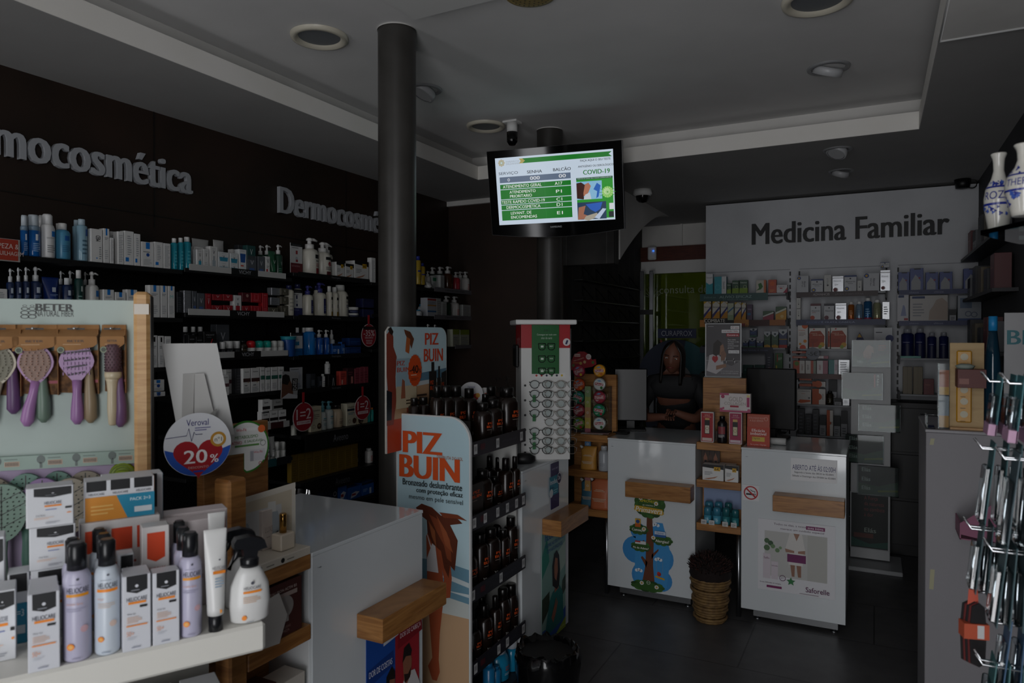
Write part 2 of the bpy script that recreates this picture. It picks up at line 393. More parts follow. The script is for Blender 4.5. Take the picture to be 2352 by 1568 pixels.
def deco(mb,marks,w,h,fr,nu=1,z0=0):
 for i,k in enumerate(marks):
  t=k[0];o=.0005+.00025*i
  U=lambda u:(u-.5)*w
  Vv=lambda v:z0+v*h
  if t=='r':mb.rect(U(k[1]),Vv(k[2]),U(k[3]),Vv(k[4]),k[5],fr,o,nu)
  elif t=='t':mb.text(k[1],U(k[2]),Vv(k[3]),k[4]*w if k[4]else None,k[5]*h if k[5]else None,k[6],fr,o,k[7]if len(k)>7 else.0,rot=k[8]if len(k)>8 else 0)
  elif t=='o':mb.disc(U(k[1]),Vv(k[2]),k[3]*w,k[4],fr,o)
  elif t=='c':mb.ring(U(k[1]),Vv(k[2]),k[3]*w,k[4]*w,k[5],fr,o)
  elif t=='p':mb.poly([(U(a),Vv(b))for a,b in k[1]],k[2],fr,o)
  elif t=='l':mb.lines(U(k[1]),Vv(k[2]),U(k[3]),Vv(k[4]),k[5],k[6],fr,o,nu=nu)
_C={}
def cached(key,fn):
 if key not in _C:_C[key]=fn()
 return _C[key]
def pump_head(mb,z,r,h,m):
 mb.lathe([(r,z),(r,z+h*.4),(r*.45,z+h*.44),(r*.45,z+h*.72),(r*.75,z+h*.74),(r*.7,z+h*.9),(r*.3,z+h)],m,16)
 mb.tube([(0,0,z+h*.84),(r*1.1,-r*.3,z+h*.86),(r*1.9,-r*.5,z+h*.76)],[r*.4,r*.35,r*.22],m,6)
def shape(kind,w,h,d,st):
 """parts of one article, standing at the origin with its face to -Y: [(part name, mesh)]"""
 c,c2,marks=st;r=w/2;sy=d/w
 gl=lambda x,rough=.28:x if not isinstance(x,str)else M(x,rough)
 if kind=='box':
  mb=MB().box(-r,r,-d/2,d/2,0,h,gl(c,.42),.0012)
  if c2:mb.rect(-r+.001,0.001,r-.001,h-.001,gl(c2,.42),plane((r,0,0),(0,d/w,0),(0,0,1),(1,0,0)),.0004)
  deco(mb,marks,w,h,plane((0,-d/2,0)));return[('carton',mb)]
 if kind=='card':
  mb=MB().box(-r,r,-.003,.003,0,h,gl(c,.4));deco(mb,marks,w,h,plane((0,-.003,0)));return[('card',mb)]
 a,b=MB(),MB()
 if kind=='pump':
  z=h*.7;a.lathe([(r*.94,0),(r,.006),(r,z-r*.5),(r*.82,z-r*.12),(r*.5,z)],gl(c),22,sy=sy)
  pump_head(b,z,r*.5,h-z,gl(c2 or 'e6e6e4'));nm='pump'
 elif kind=='bottle':
  z=h*.82;a.lathe([(r*.94,0),(r,.005),(r,z-r*.55),(r*.8,z-r*.15),(r*.52,z)],gl(c),22,sy=sy)
  b.lathe([(r*.56,z),(r*.56,h-.003),(r*.5,h)],gl(c2 or 'e6e6e4'),20);nm='cap'
 elif kind=='slim':
  z=h*.86;a.lathe([(r*.96,0),(r,.004),(r,z-r*.3),(r*.62,z)],gl(c),22,sy=sy)
  b.lathe([(r*.62,z),(r*.62,h-.003),(r*.57,h)],gl(c2 or 'e6e6e4'),20);nm='cap'
 elif kind=='can':
  z=h*.77;a.lathe([(r*.92,0),(r,.005),(r,z-r*.7),(r*.86,z-r*.25),(r*.68,z)],gl(c,.3),24)
  b.lathe([(r*.7,z),(r*.7,h-r*.25),(r*.62,h-.004),(r*.5,h)],gl(c2 or 'e6e6e4'),22);nm='cap'
 elif kind=='foam':
  z=h*.62;a.lathe([(r*.95,0),(r,.005),(r,z)],gl(c,.12),24)
  a.lathe([(r,z),(r*.99,z+h*.08),(r*.8,z+h*.12)],gl('7d93a4'),24)
  b.lathe([(r*.8,z+h*.12),(r*.78,h-.008),(r*.68,h)],gl(c2),22);nm='cap'
 elif kind=='tube':
  z=h*.16;b.lathe([(r*.62,0),(r*.62,z)],gl(c2 or 'e6e6e4'),18);V=[];n=14;N=18
  for i in range(n+1):
   t=i/n;zz=z+(h-z)*t;wx=r*(.72+.28*t);wy=max(.002,d/2*(1-t**1.6))
   V+=[(wx*math.cos(2*PI*k/N),wy*math.sin(2*PI*k/N),zz)for k in range(N)]
  a.add(V,[(i*N+k,i*N+(k+1)%N,(i+1)*N+(k+1)%N,(i+1)*N+k)for i in range(n)for k in range(N)]+[tuple(range(N))[::-1],tuple(range(n*N,n*N+N))],gl(c),True);nm='cap'
 elif kind=='jar':
  z=h*.5;a.lathe([(r*.9,0),(r,.004),(r,z)],gl(c),26);b.lathe([(r*1.02,z),(r*1.02,h-.003),(r*.95,h)],gl(c2 or 'e6e6e4'),26);nm='lid'
 elif kind=='roll':
  z=h*.5;a.lathe([(r*.92,0),(r,.004),(r,z)],gl(c),22)
  b.lathe([(r,z),(r*.98,h-r*.5),(r*.8,h-r*.12),(r*.4,h),(.001,h)],gl(c2),22);nm='cap'
 elif kind=='drop':
  z=h*.62;a.lathe([(r*.95,0),(r,.003),(r,z-r*.3),(r*.5,z)],gl(c,.15),20)
  b.lathe([(r*.55,z),(r*.55,z+h*.18),(r*.3,z+h*.2),(r*.3,h-r*.2),(.001,h)],gl(c2 or 'e6e6e4'),16);nm='dropper'
 elif kind=='spout':
  z=h*.74;a.lathe([(r*.94,0),(r,.005),(r,z-r*.5),(r*.75,z-r*.1),(r*.5,z)],gl(c),22,sy=sy)
  b.lathe([(r*.48,z),(r*.46,h-.004),(r*.36,h)],gl(c2),18);nm='cap'
 curved=kind in('foam','can','slim','bottle','pump','roll','jar','drop','spout')
 fh={'foam':.62,'can':.62,'slim':.8,'bottle':.68,'pump':.58,'roll':.5,'jar':.5,'drop':.5,'spout':.6}.get(kind,.84)
 if curved:deco(a,marks,w,h*fh,cyl(r,sy),5)
 else:deco(a,marks,w*.8,h*.6,plane((0,-d/2*.82,0),(1,0,0),(0,.0,1)),1,h*.14)
 return[('bottle_body' if kind not in('tube','jar','can')else{'tube':'tube_body','jar':'jar_body','can':'can_body'}[kind],a),(nm,b)]
NAME=dict(box='carton',card='display_card',pump='pump_bottle',bottle='bottle',slim='bottle',can='spray_can',foam='foam_bottle',tube='cream_tube',jar='cream_jar',roll='roll_on',drop='dropper_bottle',spout='sun_lotion_bottle')
CAT=dict(box='box',card='card',can='spray can',tube='tube',jar='jar')
def article(kind,w,h,d,sname,label,loc,rz,group=None,name=None,cat=None):
 key=(kind,round(w,3),round(h,3),round(d,3),sname)
 parts=cached(key,lambda:[(n,mb.mesh(n))for n,mb in shape(kind,w,h,d,S[sname])])
 nm=name or NAME[kind];ct=cat or CAT.get(kind,'bottle')
 if len(parts)==1:return tag(link(nm,parts[0][1],None,loc,rz),label,ct,group)
 t=thing(nm,label,ct,loc,rz,group)
 for n,me in parts:link(n,me,t)
 return t
def row(ax,val,z,rz,items,group=None,dep=None,sgn=-1,jit=1):
 """items: kind, x0, x1 and top in the photograph, style, label, options; the plane is ax = val, the goods stand behind it"""
 for it in items:
  kind,x0,x1,yt,st,lb=it[:6];op=it[6]if len(it)>6 else{}
  v=val+sgn*-1*op.get('back',0)*(1 if ax==1 else-1)
  zz=z+op.get('up',0)
  mid=(x0+x1)/2;A=on(ax,v,x0,780);B=on(ax,v,x1,780);C_=on(ax,v,mid,yt)
  k=1-ax;ww=abs(B[k]-A[k])-.0015;hh=max(.015,C_.z-zz)
  dd=op.get('d')or(min(ww,.12)if kind!='box' else min(max(ww*.55,.035),.1))
  p=[0,0,zz];p[k]=(A[k]+B[k])/2;p[ax]=v+(dd/2 if ax==1 else-dd/2)
  article(kind,ww,hh,dd,st,lb,p,rz+op.get('rot',0),group or op.get('group'),op.get('name'),op.get('cat'))
NV,BL,RD,GN,TQ,KK,GR,WT,OR='1b2350','1f7fd4','b3202a','2f8f4a','2bb3b6','111113','8a8d90','ececea','ef6a2c'
S={}
S['lrp']=(WT,'d8d8d6',[('r',.36,.8,.64,1,BL),('l',.18,.68,.82,.76,2,GR),('l',.2,.12,.8,.4,5,'b9bcc0')])
S['lrp_side']=(WT,'d8d8d6',[('r',.1,.1,.45,.22,BL),('l',.3,.3,.75,.9,9,'a9acb0')])
S['lrp_low']=(WT,'d8d8d6',[('r',.34,.72,.66,.98,BL),('o',.5,.48,.13,'1c4f9e'),('l',.12,.58,.88,.66,1,GR),('l',.15,.08,.85,.32,5,'b9bcc0')])
S['lrp_med']=(WT,'d8d8d6',[('t','MED',.62,.72,.5,.14,KK,.03,PI/2),('o',.5,.12,.06,BL),('l',.7,.1,.9,.5,6,GR)])
S['lrp_back']=(WT,'d0d0ce',[('l',.12,.08,.9,.92,16,'b4b6ba')])
S['lrp_teal']=(WT,'d8d8d6',[('r',.36,.86,.64,1,BL),('t','M',.5,.66,.5,.1,'6fc3c0'),('l',.15,.12,.85,.4,6,'b9bcc0')])
S['lrp_black']=(WT,'d8d8d6',[('r',.36,.8,.64,.95,KK),('l',.18,.6,.82,.7,2,GR),('l',.2,.1,.8,.4,5,'b9bcc0')])
S['foam']=(M('155fa8',.1),'c9d3da',[('r',.42,.62,.62,.86,'e8eef2'),('l',.25,.2,.8,.55,5,'9fc0e0')])
S['aero']=('e4e4e4','ededed',[('r',.55,.78,.9,.98,BL),('l',.2,.7,.9,.76,2,GR),('l',.25,.2,.85,.5,4,GR)])
S['bluew']=('4f93b6','ecebe8',[('r',.4,.75,.75,.95,'2060a8'),('l',.25,.3,.85,.6,4,'3a6e94')])
S['clearw']=(M('8fb4c6',.08),'b8cdd8',[('r',.6,.75,.95,.95,'1b57a8'),('l',.3,.2,.9,.7,4,'4d7184')])
S['turq']=(M('1f8fa3',.12),'ececea',[('l',.3,.15,.7,.8,5,'4fb3c2')])
S['navyp']=('14284e','d9dcde',[('r',.35,.78,.65,.98,'c9d4e0'),('l',.2,.62,.8,.72,2,'7f93b8')])
S['navyt']=('14357e','14357e',[('r',.35,.78,.62,.98,'c9d4e0'),('l',.2,.6,.8,.7,2,'8fa6d0')])
S['greenp']=('123a36','e2e2e0',[('r',.5,.78,.75,.95,'c9d4d0'),('l',.2,.3,.8,.7,4,'7fa39c')])
S['whitep']=('d8d8d4','ecebe8',[('r',.55,.75,.9,.98,BL),('l',.2,.3,.9,.62,3,GR)])
S['v_w']=('e2e2e0','c9c9c7',[('t','VICHY',.5,.9,.5,.05,GR),('t','V',.5,.72,.3,.2,KK),('l',.2,.1,.8,.4,4,'b0b3b6')])
S['v_wb']=('e2e2e0','c9c9c7',[('t','VICHY',.5,.9,.5,.05,GR),('t','V',.5,.72,.3,.2,KK),('r',.28,.02,.72,.42,'3a9cb8'),('r',.4,.42,.6,.5,GR)])
S['v_ser']=('e2e2e0','c9c9c7',[('t','VICHY',.5,.9,.5,.05,GR),('t','V',.5,.76,.3,.16,KK),('r',.3,.02,.7,.42,'a8b4bc'),('r',.42,.42,.58,.6,'8b949a')])
S['v_pot']=('dfe3e4','c9c9c7',[('t','VICHY',.5,.86,.4,.07,GR),('p',[(.15,.1),(.85,.1),(.9,.5),(.1,.5)],'2f8fae'),('t','V',.5,.55,.2,.26,KK)])
S['v_sun']=('dfe3e4','c9c9c7',[('t','VICHY',.5,.93,.5,.05,GR),('p',[(.2,.45),(.8,.45),(.88,.82),(.12,.82)],'1d55a0'),('r',.2,.28,.6,.34,'d05040')])
S['v_grey']=('565a60','43464b',[('t','V',.5,.62,.36,.24,'c8cbd0'),('l',.2,.15,.8,.35,3,'2f6fd0')])
S['v_teal']=('1d4a48','163837',[('t','V',.5,.55,.3,.4,'c8d0d0')])
S['v_whr']=('e2e2e0','c9c9c7',[('t','V',.5,.75,.5,.22,KK),('r',.1,.2,.45,.34,'c02030'),('l',.15,.4,.8,.55,2,GR)])
S['v_gt']=('1f5f3e','1f5f3e',[('t','V',.5,.7,.4,.24,'c8d0cc')])
S['v_gp']=('123c2a','e4e4e2',[('t','V',.6,.7,.3,.2,'c8d0cc'),('l',.2,.2,.8,.5,3,'5c8a74')])
S['v_wt']=('c6c6c4','d8d8d6',[('t','V',.5,.6,.3,.3,'6a6d70'),('t','VICHY',.5,.9,.6,.08,'8a8d90')])
S['v_red']=('9c1a26','7c1620',[('t','VICHY',.5,.88,.5,.06,'d89aa0'),('t','V',.5,.62,.3,.32,'e6d0d2'),('l',.15,.1,.85,.3,2,'c85a64')])
S['v_redb']=('b01c28','8c1822',[('t','VICHY',.5,.9,.5,.05,'d89aa0'),('r',.3,.35,.36,.8,'d8606a'),('r',.64,.35,.7,.8,'d8606a'),('l',.2,.15,.8,.35,3,'d8606a')])
S['v_dred']=('5a1620','43121a',[('o',.6,.68,.16,'b08a80'),('l',.25,.1,.75,.4,4,'7a3038')])
S['v_redser']=('e2e2e0','c9c9c7',[('t','V',.5,.8,.3,.14,KK),('r',.22,.02,.78,.45,'a81f2c'),('r',.4,.45,.6,.6,GR)])
S['silver']=(M('9ea1a6',.3,.6),M('8a8d92',.3,.6),[('l',.1,.1,.9,.9,7,'7a7d82')])
S['v_br']=('5a564a','4a473d',[('t','V',.5,.6,.25,.4,'d8d4c4'),('l',.2,.12,.8,.3,2,'8a8674')])
S['v_dark']=('2c2e33','232529',[('l',.15,.15,.85,.8,6,'4a4c52')])
S['v_homme']=('141416','0e0e10',[('t','VICHY',.5,.86,.7,.06,'a8abb0'),('l',.25,.76,.75,.8,1,'707378'),('p',[(.45,.42),(.52,.42),(.72,.7),(.65,.7)],'c81c2c'),('l',.2,.1,.85,.22,3,'505358')])
S['v_h1']=('141416','0e0e10',[('t','VICHY',.5,.8,.7,.06,'9a9da2'),('r',.1,.08,.9,.15,'b02430'),('l',.2,.2,.85,.32,3,'505358')])
S['v_h2']=('141416','0e0e10',[('t','VICHY',.5,.8,.7,.06,'9a9da2'),('r',.1,.08,.9,.15,'1f8a8c'),('l',.2,.2,.85,.32,3,'505358')])
S['blackw']=('141416','ededeb',[('l',.2,.3,.8,.6,3,'606368')])
S['v_jar']=('1c1d20','dededc',[('t','V',.5,.5,.2,.5,'8a8d92')])
S['amber']=(M('2a2418',.12),'191a1c',[('l',.2,.2,.8,.7,3,'5a5440')])
S['roll_r']=('e2e2e0','c02028',[('t','V',.7,.5,.3,.5,'6a6d70')])
S['roll_t']=('e2e2e0','22a596',[('t','V',.6,.5,.3,.5,'6a6d70'),('r',.3,.02,.9,.14,'22a596')])
S['roll_w']=('dededa','dcdcd8',[('t','V',.7,.5,.3,.5,'6a6d70')])
S['n_card_r']=('dcdcdc',None,[('r',0,.9,1,1,KK),('t','Neutrogena',.5,.945,.7,.05,'6a6d72'),('r',0,0,1,.34,'6c1b26'),('l',.1,.84,.9,.88,1,'3a3c40'),('r',.42,.64,.58,.76,'a03038'),('o',.5,.5,.1,'b8bcc2'),('r',.42,.38,.6,.46,'a03038'),('t','ALTO NUTRITIVO',.42,.24,.7,.05,'d0a0a6')])
S['n_card_b']=('dcdcdc',None,[('r',0,.87,1,1,KK),('t','Neutrogena',.5,.93,.7,.05,'6a6d72'),('r',0,0,1,.3,'1e2566'),('l',.1,.8,.9,.84,1,'3a3c40'),('r',.44,.64,.56,.78,NV),('r',.44,.36,.58,.46,NV),('o',.5,.54,.08,'b8bcc2'),('t','HIDRATAÇÃO',.4,.22,.6,.05,'a0a8d8')])
S['n_card_s']=('dcdcdc',None,[('r',0,.87,1,1,KK),('t','Neutrogena',.5,.93,.7,.05,'6a6d72'),('r',0,0,1,.32,'1c6aa8'),('r',.28,.46,.7,.62,'2b8ab8'),('c',.5,.66,.1,.12,'8ab4cc'),('t','HYDRO BOOST',.5,.2,.7,.06,'0e3a66')])
S['n_card_p']=('d4d6dc',None,[('l',.05,.9,.95,.95,1,'3a3c40'),('c',.5,.6,.3,.31,'8c96c0'),('r',.42,.48,.58,.72,'4a5cb0'),('t','COLLAGEN',.4,.24,.7,.06,'4a66c0'),('l',.1,.08,.9,.18,2,'8c96c0')])
S['n_red']=('dcd8cc','ecebe8',[('r',.45,.75,.95,.93,KK),('l',.5,.62,.9,.7,1,KK),('t','VITAL',.7,.5,.4,.05,'a02030',.02),('l',.5,.38,.92,.48,2,'a02030'),('r',.5,.02,.95,.3,'8a1c28')])
S['n_red2']=('dcd8cc','ecebe8',[('r',.3,.8,.95,.95,KK),('o',.6,.6,.14,'9a2430'),('l',.3,.3,.92,.48,3,KK),('r',.35,.02,.95,.22,'5a1c24')])
S['n_hand']=('dcdcda',None,[('p',[(0,.82),(1,.72),(1,1),(0,1)],KK),('r',.55,.62,.85,.86,'d8a818'),('t','6€',.7,.74,.24,.16,KK,.02),('l',.1,.35,.5,.6,3,GR),('p',[(.05,.08),(.5,.2),(.75,.3),(.6,.16),(.3,.06)],'b07a5c')])
S['n_blub']=('2a3a80',None,[('r',.2,.1,.8,.4,'d8b020')])
S['n_cream']=('d2cebf','252b58',[('l',.2,.2,.8,.8,4,'b0aca0')])
S['n_creamb']=('d2cebf','3f3f86',[('r',.45,.15,.95,.9,'232a62'),('l',.5,.3,.9,.6,3,'7a82c0')])
S['n_creamk']=('d2cebf','d8d8d4',[('r',.4,.82,.95,.95,KK),('l',.45,.45,.9,.62,3,'2a2a50'),('r',.4,.03,.95,.25,'8a6a18')])
S['n_big']=('d6d2c4','d6d6d2',[('r',.5,.82,.98,.95,KK),('l',.5,.68,.9,.74,1,KK),('l',.5,.45,.95,.6,2,'2a2a60'),('l',.5,.1,.95,.35,5,'a0a0a0')])
S['n_jar']=('20244a','dededa',[('l',.1,.3,.9,.7,2,'8088b0')])
S['n_dkblue']=('181d44','12163a',[('l',.1,.2,.9,.8,4,'2a3060')])
S['n_blue']=(M('1a70b8',.1),'dcdcda',[('t','HYDRO',.7,.5,.55,.1,'a8c8e8',.01,PI/2),('r',.5,.8,.95,.95,'102a50')])
S['n_bluep']=(M('174f9c',.15),'dcdcda',[('l',.3,.2,.7,.75,6,'8ab4e0')])
S['n_drop']=('d0d4da','e2e2e0',[('r',.1,.6,.9,.8,KK),('l',.2,.2,.8,.5,3,'b04048')])
S['n_bluebox']=('1c5aa6','164a8c',[('r',0,.82,1,1,'0c1c3c'),('l',.1,.3,.5,.55,3,'a8c4e6'),('r',.62,.05,.78,.5,'c8d4e0')])
S['n_dkb2']=('133a72','0f2e5c',[('l',.1,.3,.9,.7,2,'2a5a9c')])
S['euc']=(WT,'c0c0be',[('t','Eucerin',.5,.86,.6,.05,KK,.01),('r',0,.45,1,.6,'4a2c28'),('l',.2,.3,.7,.36,1,KK),('l',.1,.06,.9,.26,5,'a9acb0'),('r',.6,.42,.8,.44,'c89a20')])
S['euc_g']=(WT,'c0c0be',[('t','Eucerin',.5,.86,.7,.05,KK,.01),('r',0,.5,1,.66,'2f6a5c'),('l',.15,.1,.85,.36,6,'a9acb0')])
S['euc_p']=(WT,'c0c0be',[('t','Eucerin',.5,.88,.6,.05,KK,.01),('r',0,.42,1,.58,'6a444a'),('l',.2,.2,.7,.26,1,KK)])
S['euc_k']=(WT,'c0c0be',[('t','Eucerin',.5,.78,.5,.14,KK,.01),('r',0,.28,1,.5,'1c1416'),('l',.2,.06,.8,.2,2,GR)])
S['euc_b']=('d8dade','dcdcda',[('t','Eucerin',.5,.85,.7,.06,KK,.01),('r',.1,.4,.9,.55,'1d3f8c')])
S['av_box']=('cfc6ac','bdb49a',[('t','Aveeno',.5,.84,.7,.08,'2c2c2a'),('l',.15,.5,.85,.72,3,'8a8672'),('c',.28,.2,.11,.13,'6a5a40'),('o',.78,.2,.2,'4a2f1c'),('t','60',.78,.22,.2,.08,'c8b890')])
S['av_box2']=('d2cdb6','c9c2a8',[('t','Aveeno',.5,.84,.7,.08,'2c2c2a'),('r',.05,.66,.95,.76,'1c2a3c'),('l',.15,.5,.85,.62,2,'5a90a8'),('c',.28,.2,.11,.13,'6a5a40'),('o',.78,.2,.2,'4a2f1c')])
S['av_box3']=('cabf9f','bdb49a',[('o',.35,.3,.25,'3c2416'),('l',.2,.6,.9,.8,3,'7a745c'),('l',.3,.08,.9,.2,2,'b8b094')])
S['av_p']=('c6ccc8','69a8b4',[('t','Aveeno',.6,.66,.7,.09,'2c3c40'),('l',.3,.3,.9,.5,3,'6a9aa4'),('r',.3,.74,.9,.8,'4a9ab0')])
S['av_b']=('cdb89c','22201e',[('t','Aveeno',.65,.55,.6,.08,'2c2c2a'),('l',.35,.25,.9,.45,3,'5a5244')])
S['av_t']=('cfd0c4','2b8a94',[('l',.2,.1,.8,.9,7,'7a7c70')])
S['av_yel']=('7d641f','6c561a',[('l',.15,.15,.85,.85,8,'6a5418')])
S['whitetube']=('dcdcda','e8e8e6',[('l',.2,.2,.8,.7,3,GR)])
S['blackbox']=('121214','0c0c0e',[('p',[(.55,.1),(.62,.1),(.72,.75),(.66,.75)],'b8b8bc'),('p',[(.8,.1),(.87,.1),(.74,.75),(.7,.75)],'b8b8bc')])
S['coral']=('c0453c','a03a34',[('l',.15,.5,.85,.9,3,'7a2420'),('r',.2,.1,.4,.4,'e0b0a0')])
S['wine']=('3c161e','2c1016',[('r',.55,.1,.85,.5,'c07a72'),('l',.15,.6,.85,.85,2,'7a3c44')])
S['pink']=('8c3c48','6c2c38',[('l',.1,.2,.9,.8,4,'6a2834')])
S['perf']=(M('30343a',.06),M('1c1e22',.2),[('r',.2,.2,.8,.6,'4a5058')])
S['tealstick']=('1a8a84','d07a38',[('r',.3,.1,.5,.9,'2aa49c')])
S['sign25']=('141416',None,[('t','25€',.5,.62,.6,.2,'b8b8b8'),('t','2=3',.45,.22,.7,.18,'b8b8b8')])
S['yelbox']=('a8863a','8c6e2e',[('l',.1,.2,.9,.8,6,'8a6c28')])
S['bluepack']=('1d5aa4','174a88',[('p',[(.2,.1),(.6,.2),(.9,.5),(.6,.6),(.3,.5)],'c8ccd4'),('r',.3,.3,.6,.45,'9c2030')])
S['darkpack']=('15172c','101222',[('c',.8,.6,.1,.13,'c8c8cc'),('t','NutriNature',.45,.55,.5,.1,'3a4070'),('r',.4,.05,.95,.3,'6c2c18')])
S['yel_b']=('b79a34','2a3a9c',[('r',.0,.55,1,.62,'2a3a9c'),('l',.2,.2,.8,.5,4,'8a7420')])
S['gr_box']=('c8ccca','b0b4b2',[('r',0,.6,1,.85,'2a8a5c'),('l',.1,.1,.9,.5,4,'9a9e9c')])
S['amberp']=(M('4a2a12',.12),'d6d6d4',[('l',.3,.2,.8,.5,3,'6a4a2a')])
S['dkgp']=(M('14301f',.14),'d6d6d4',[('l',.3,.2,.8,.5,3,'2a5a3a')])
S['redp']=('a82c38','d6d6d4',[('l',.2,.2,.8,.7,5,'c05a62')])
S['whitep2']=('cfccc8','d6d6d4',[('l',.3,.2,.8,.7,4,'c0504a')])
S['str_box']=('b8bcc2','a2a6ac',[('r',0,.86,1,.95,'b03a30'),('r',0,.55,1,.62,'c08a3c'),('r',0,.22,1,.3,'2c6a9c'),('l',.1,.65,.9,.82,3,'8a8e94')])
S['bluecap']=('c4c8ca','1f7fa8',[('l',.2,.2,.8,.7,5,'8a8e92')])
S['plain']=('b4b6b4','9a9c9a',[('l',.1,.1,.9,.9,8,'8e908e')])
S['lime']=('b4b6a4','9a9c8c',[('r',0,.7,1,1,'8a9a2c'),('l',.1,.1,.9,.6,5,'8e908e')])
XS=-3.10
SHELF=M('0e0e0f',.5)
def q(n,t):return['%s of %s %s'%(ORD[i],NUM[n],t)for i in range(n)]
BAY=dict(A=(1.0,2.405),B=(2.415,3.155),C=(3.165,3.885),D=(3.9,5.2))
LEV=dict(A=(1.972,1.73,1.487,1.345),B=(1.985,1.757,1.532,1.32,1.125,.915),C=(2.02,1.76,1.515,1.31,1.04,.755),D=(2.01,1.79,1.545))
WH_=0
WH=dict(A='by the brush stand',B='in the bay with the printed price strips',C='in the bay next to the steel column',D='behind the orange sun care stand')
NTH=['top','second','third','fourth','fifth','sixth']
SH={}
for b,(y0,y1)in BAY.items():tag(MB().box(0,.012,0,y1-y0,0,LEV[b][0]+.01-.3,BLK).build('shelf_back_panel',None,(XL+.0005,y0,.3)),'black back panel of the shelving '+WH[b],'panel','black back panels on the brown wall')
for b,zs in LEV.items():
 for i,z in enumerate(zs):
  y0,y1=BAY[b];dep=.225+(.05 if b=='C' and i>3 else 0)
  t=thing('wall_shelf','%s black shelf from the ceiling %s'%(NTH[i],WH[b]),'shelf',(XL,(y0+y1)/2,z),0,'black shelves on the brown wall')
  hw=(y1-y0)/2
  MB().box(.0,dep,-hw,hw,-.022,0,SHELF,.002).build('shelf_board',t)
  SH[b,i]=t
def strip(key,y0,y1,h,mat,nm='price_strip',up=.012,txt=None,tc='b8bac0',dx=0):
 t=SH[key];mb=MB();yc=t.location.y;dep=.228+dx+(.05 if key[0]=='C' and key[1]>3 else 0)
 mb.box(dep,dep+.003,y0-yc,y1-yc,up-h,up,mat)
 if txt:
  s_,cy,w_,h_=txt
  mb.text(s_,cy-yc,up-h/2,w_,h_,tc,plane((dep+.003,0,0),(0,1,0),(0,0,1),(1,0,0)),.001)
 return mb.build(nm,t)
STR=M('c9c9c7',.55)
yx=lambda px:onX(XS,px,780).y
for i,(a,b,c,d,e)in enumerate(((436,532,593,657,.03),(433,528,589,653,.03),(468,538,599,661,.03))):
 up=.022
 part_label(strip(('B',i),yx(a),yx(b),.032,STR,up=up),'pale grey price strip')
 strip(('B',i),yx(b),yx(c),.034,BLK,'brand_strip',up=up,txt=('VICHY',(yx(b)+yx(c))/2,.085,.02))
 strip(('B',i),yx(c),yx(d),.032,STR,up=up)
for i in range(4):strip(('C',i),3.2,3.87,.03,BLK,'brand_strip',up=.006,txt=('Neutrogena',yx(772),.085,.017),tc='75777c')
strip(('C',4),3.2,3.85,.1,BLK,'brand_strip',up=.0,txt=('Aveeno',yx(768),.14,.045),tc='85878c')
strip(('C',5),3.2,3.85,.08,BLK,'brand_strip',up=-.005,txt=('Aveeno',yx(772),.14,.045),tc='65676c')
strip(('B',4),yx(597),yx(621),.036,STR);strip(('B',4),yx(621),yx(650),.036,M('4a1a20'));strip(('B',4),yx(650),yx(664),.036,STR)
strip(('B',5),yx(612),yx(634),.045,M('1f5a60'));strip(('B',5),yx(636),yx(668),.045,M('15171e'))
for i in(0,1):strip(('D',i),yx(998),yx(1085),.035,M('77757a'),up=.012,txt=('DERMATOLOGIA',yx(1045),.3,.012),tc='3a3a3e')
strip(('D',2),yx(1046),yx(1085),.03,M('77757a'))
strip(('A',0),yx(-25),yx(47),.09,M('c4c2be',.4),'promo_strip',up=.06)
mb=MB();f_=plane((.234,0,0),(0,1,0),(0,0,1),(1,0,0));t=SH['A',0];yc=t.location.y
mb.rect(yx(-25)-yc,-.026,yx(42)-yc,.058,'b2402e',f_,0);mb.text('LIMPEZA &',yx(9)-yc,.03,.11,.02,'e8d8d0',f_,.001);mb.text('DESMAQUILHAGEM',yx(4)-yc,0,.16,.02,'e8d8d0',f_,.001)
mb.build('promo_print',t)
def wall(b,i,items,grp,dz=0):row(0,XS-.006,LEV[b][i]+dz+.0005,R(90),items,grp)
g='goods on the top black shelf by the brush stand'
lt=q(3,'turquoise bottles with white flip caps beside the printed strip');lf=q(2,'deep blue foam bottles with clear hoods')
wall('A',0,[('foam',53,70,494,'foam',lf[0]),('foam',71,101,493,'foam',lf[1]),('can',92,106,494,'aero','white pump neck showing behind the blue foam bottle and aerosol',dict(back=.07)),('can',103,135,491,'aero','tall white aerosol with a blue square beside the blue foam bottles'),('bottle',137,171,512,'bluew','two tone blue bottle with white cap next to the aerosol'),('bottle',131,147,513,'bluew','white capped bottle peeking out behind the two tone blue bottle',dict(back=.08)),('slim',173,189,505,'clearw','clear water bottle half behind the other clear bottle',dict(back=.06)),('slim',184,208,503,'clearw','clear water bottle with blue label before the tall cartons'),('box',210,237,526,'lrp_med','white carton printed MED up its side'),('box',239,253,525,'lrp','narrow white carton with blue square after the MED carton'),('box',254,263,546,'lrp_back','low white carton in front of the back turned cartons'),('box',255,271,532,'lrp_back','first back turned white carton full of small print',dict(back=.06)),('box',272,286,532,'lrp_back','second back turned white carton full of small print'),('box',287,309,531,'lrp_side','white carton lying sideways with blue square near its foot'),('box',310,324,537,'lrp_side','white carton with a blue rectangle high on its side'),('box',326,355,556,'lrp_low','squat white carton with blue square and round blue emblem'),('box',356,376,556,'lrp_side','squat white carton with sideways print next to the emblem carton'),('box',377,393,559,'lrp_back','last squat white carton before the turquoise bottles'),('slim',399,413,547,'turq',lt[0]),('slim',414,427,546,'turq',lt[1]),('slim',428,445,544,'turq',lt[2])],g)
g='goods on the second black shelf by the brush stand'
ln=q(4,'navy pump bottles above the brush board');lw=q(3,'tall slim white cartons with blue tops beside the brush stand upright')
ls=q(3,'white cartons with blue squares just above the brush board')
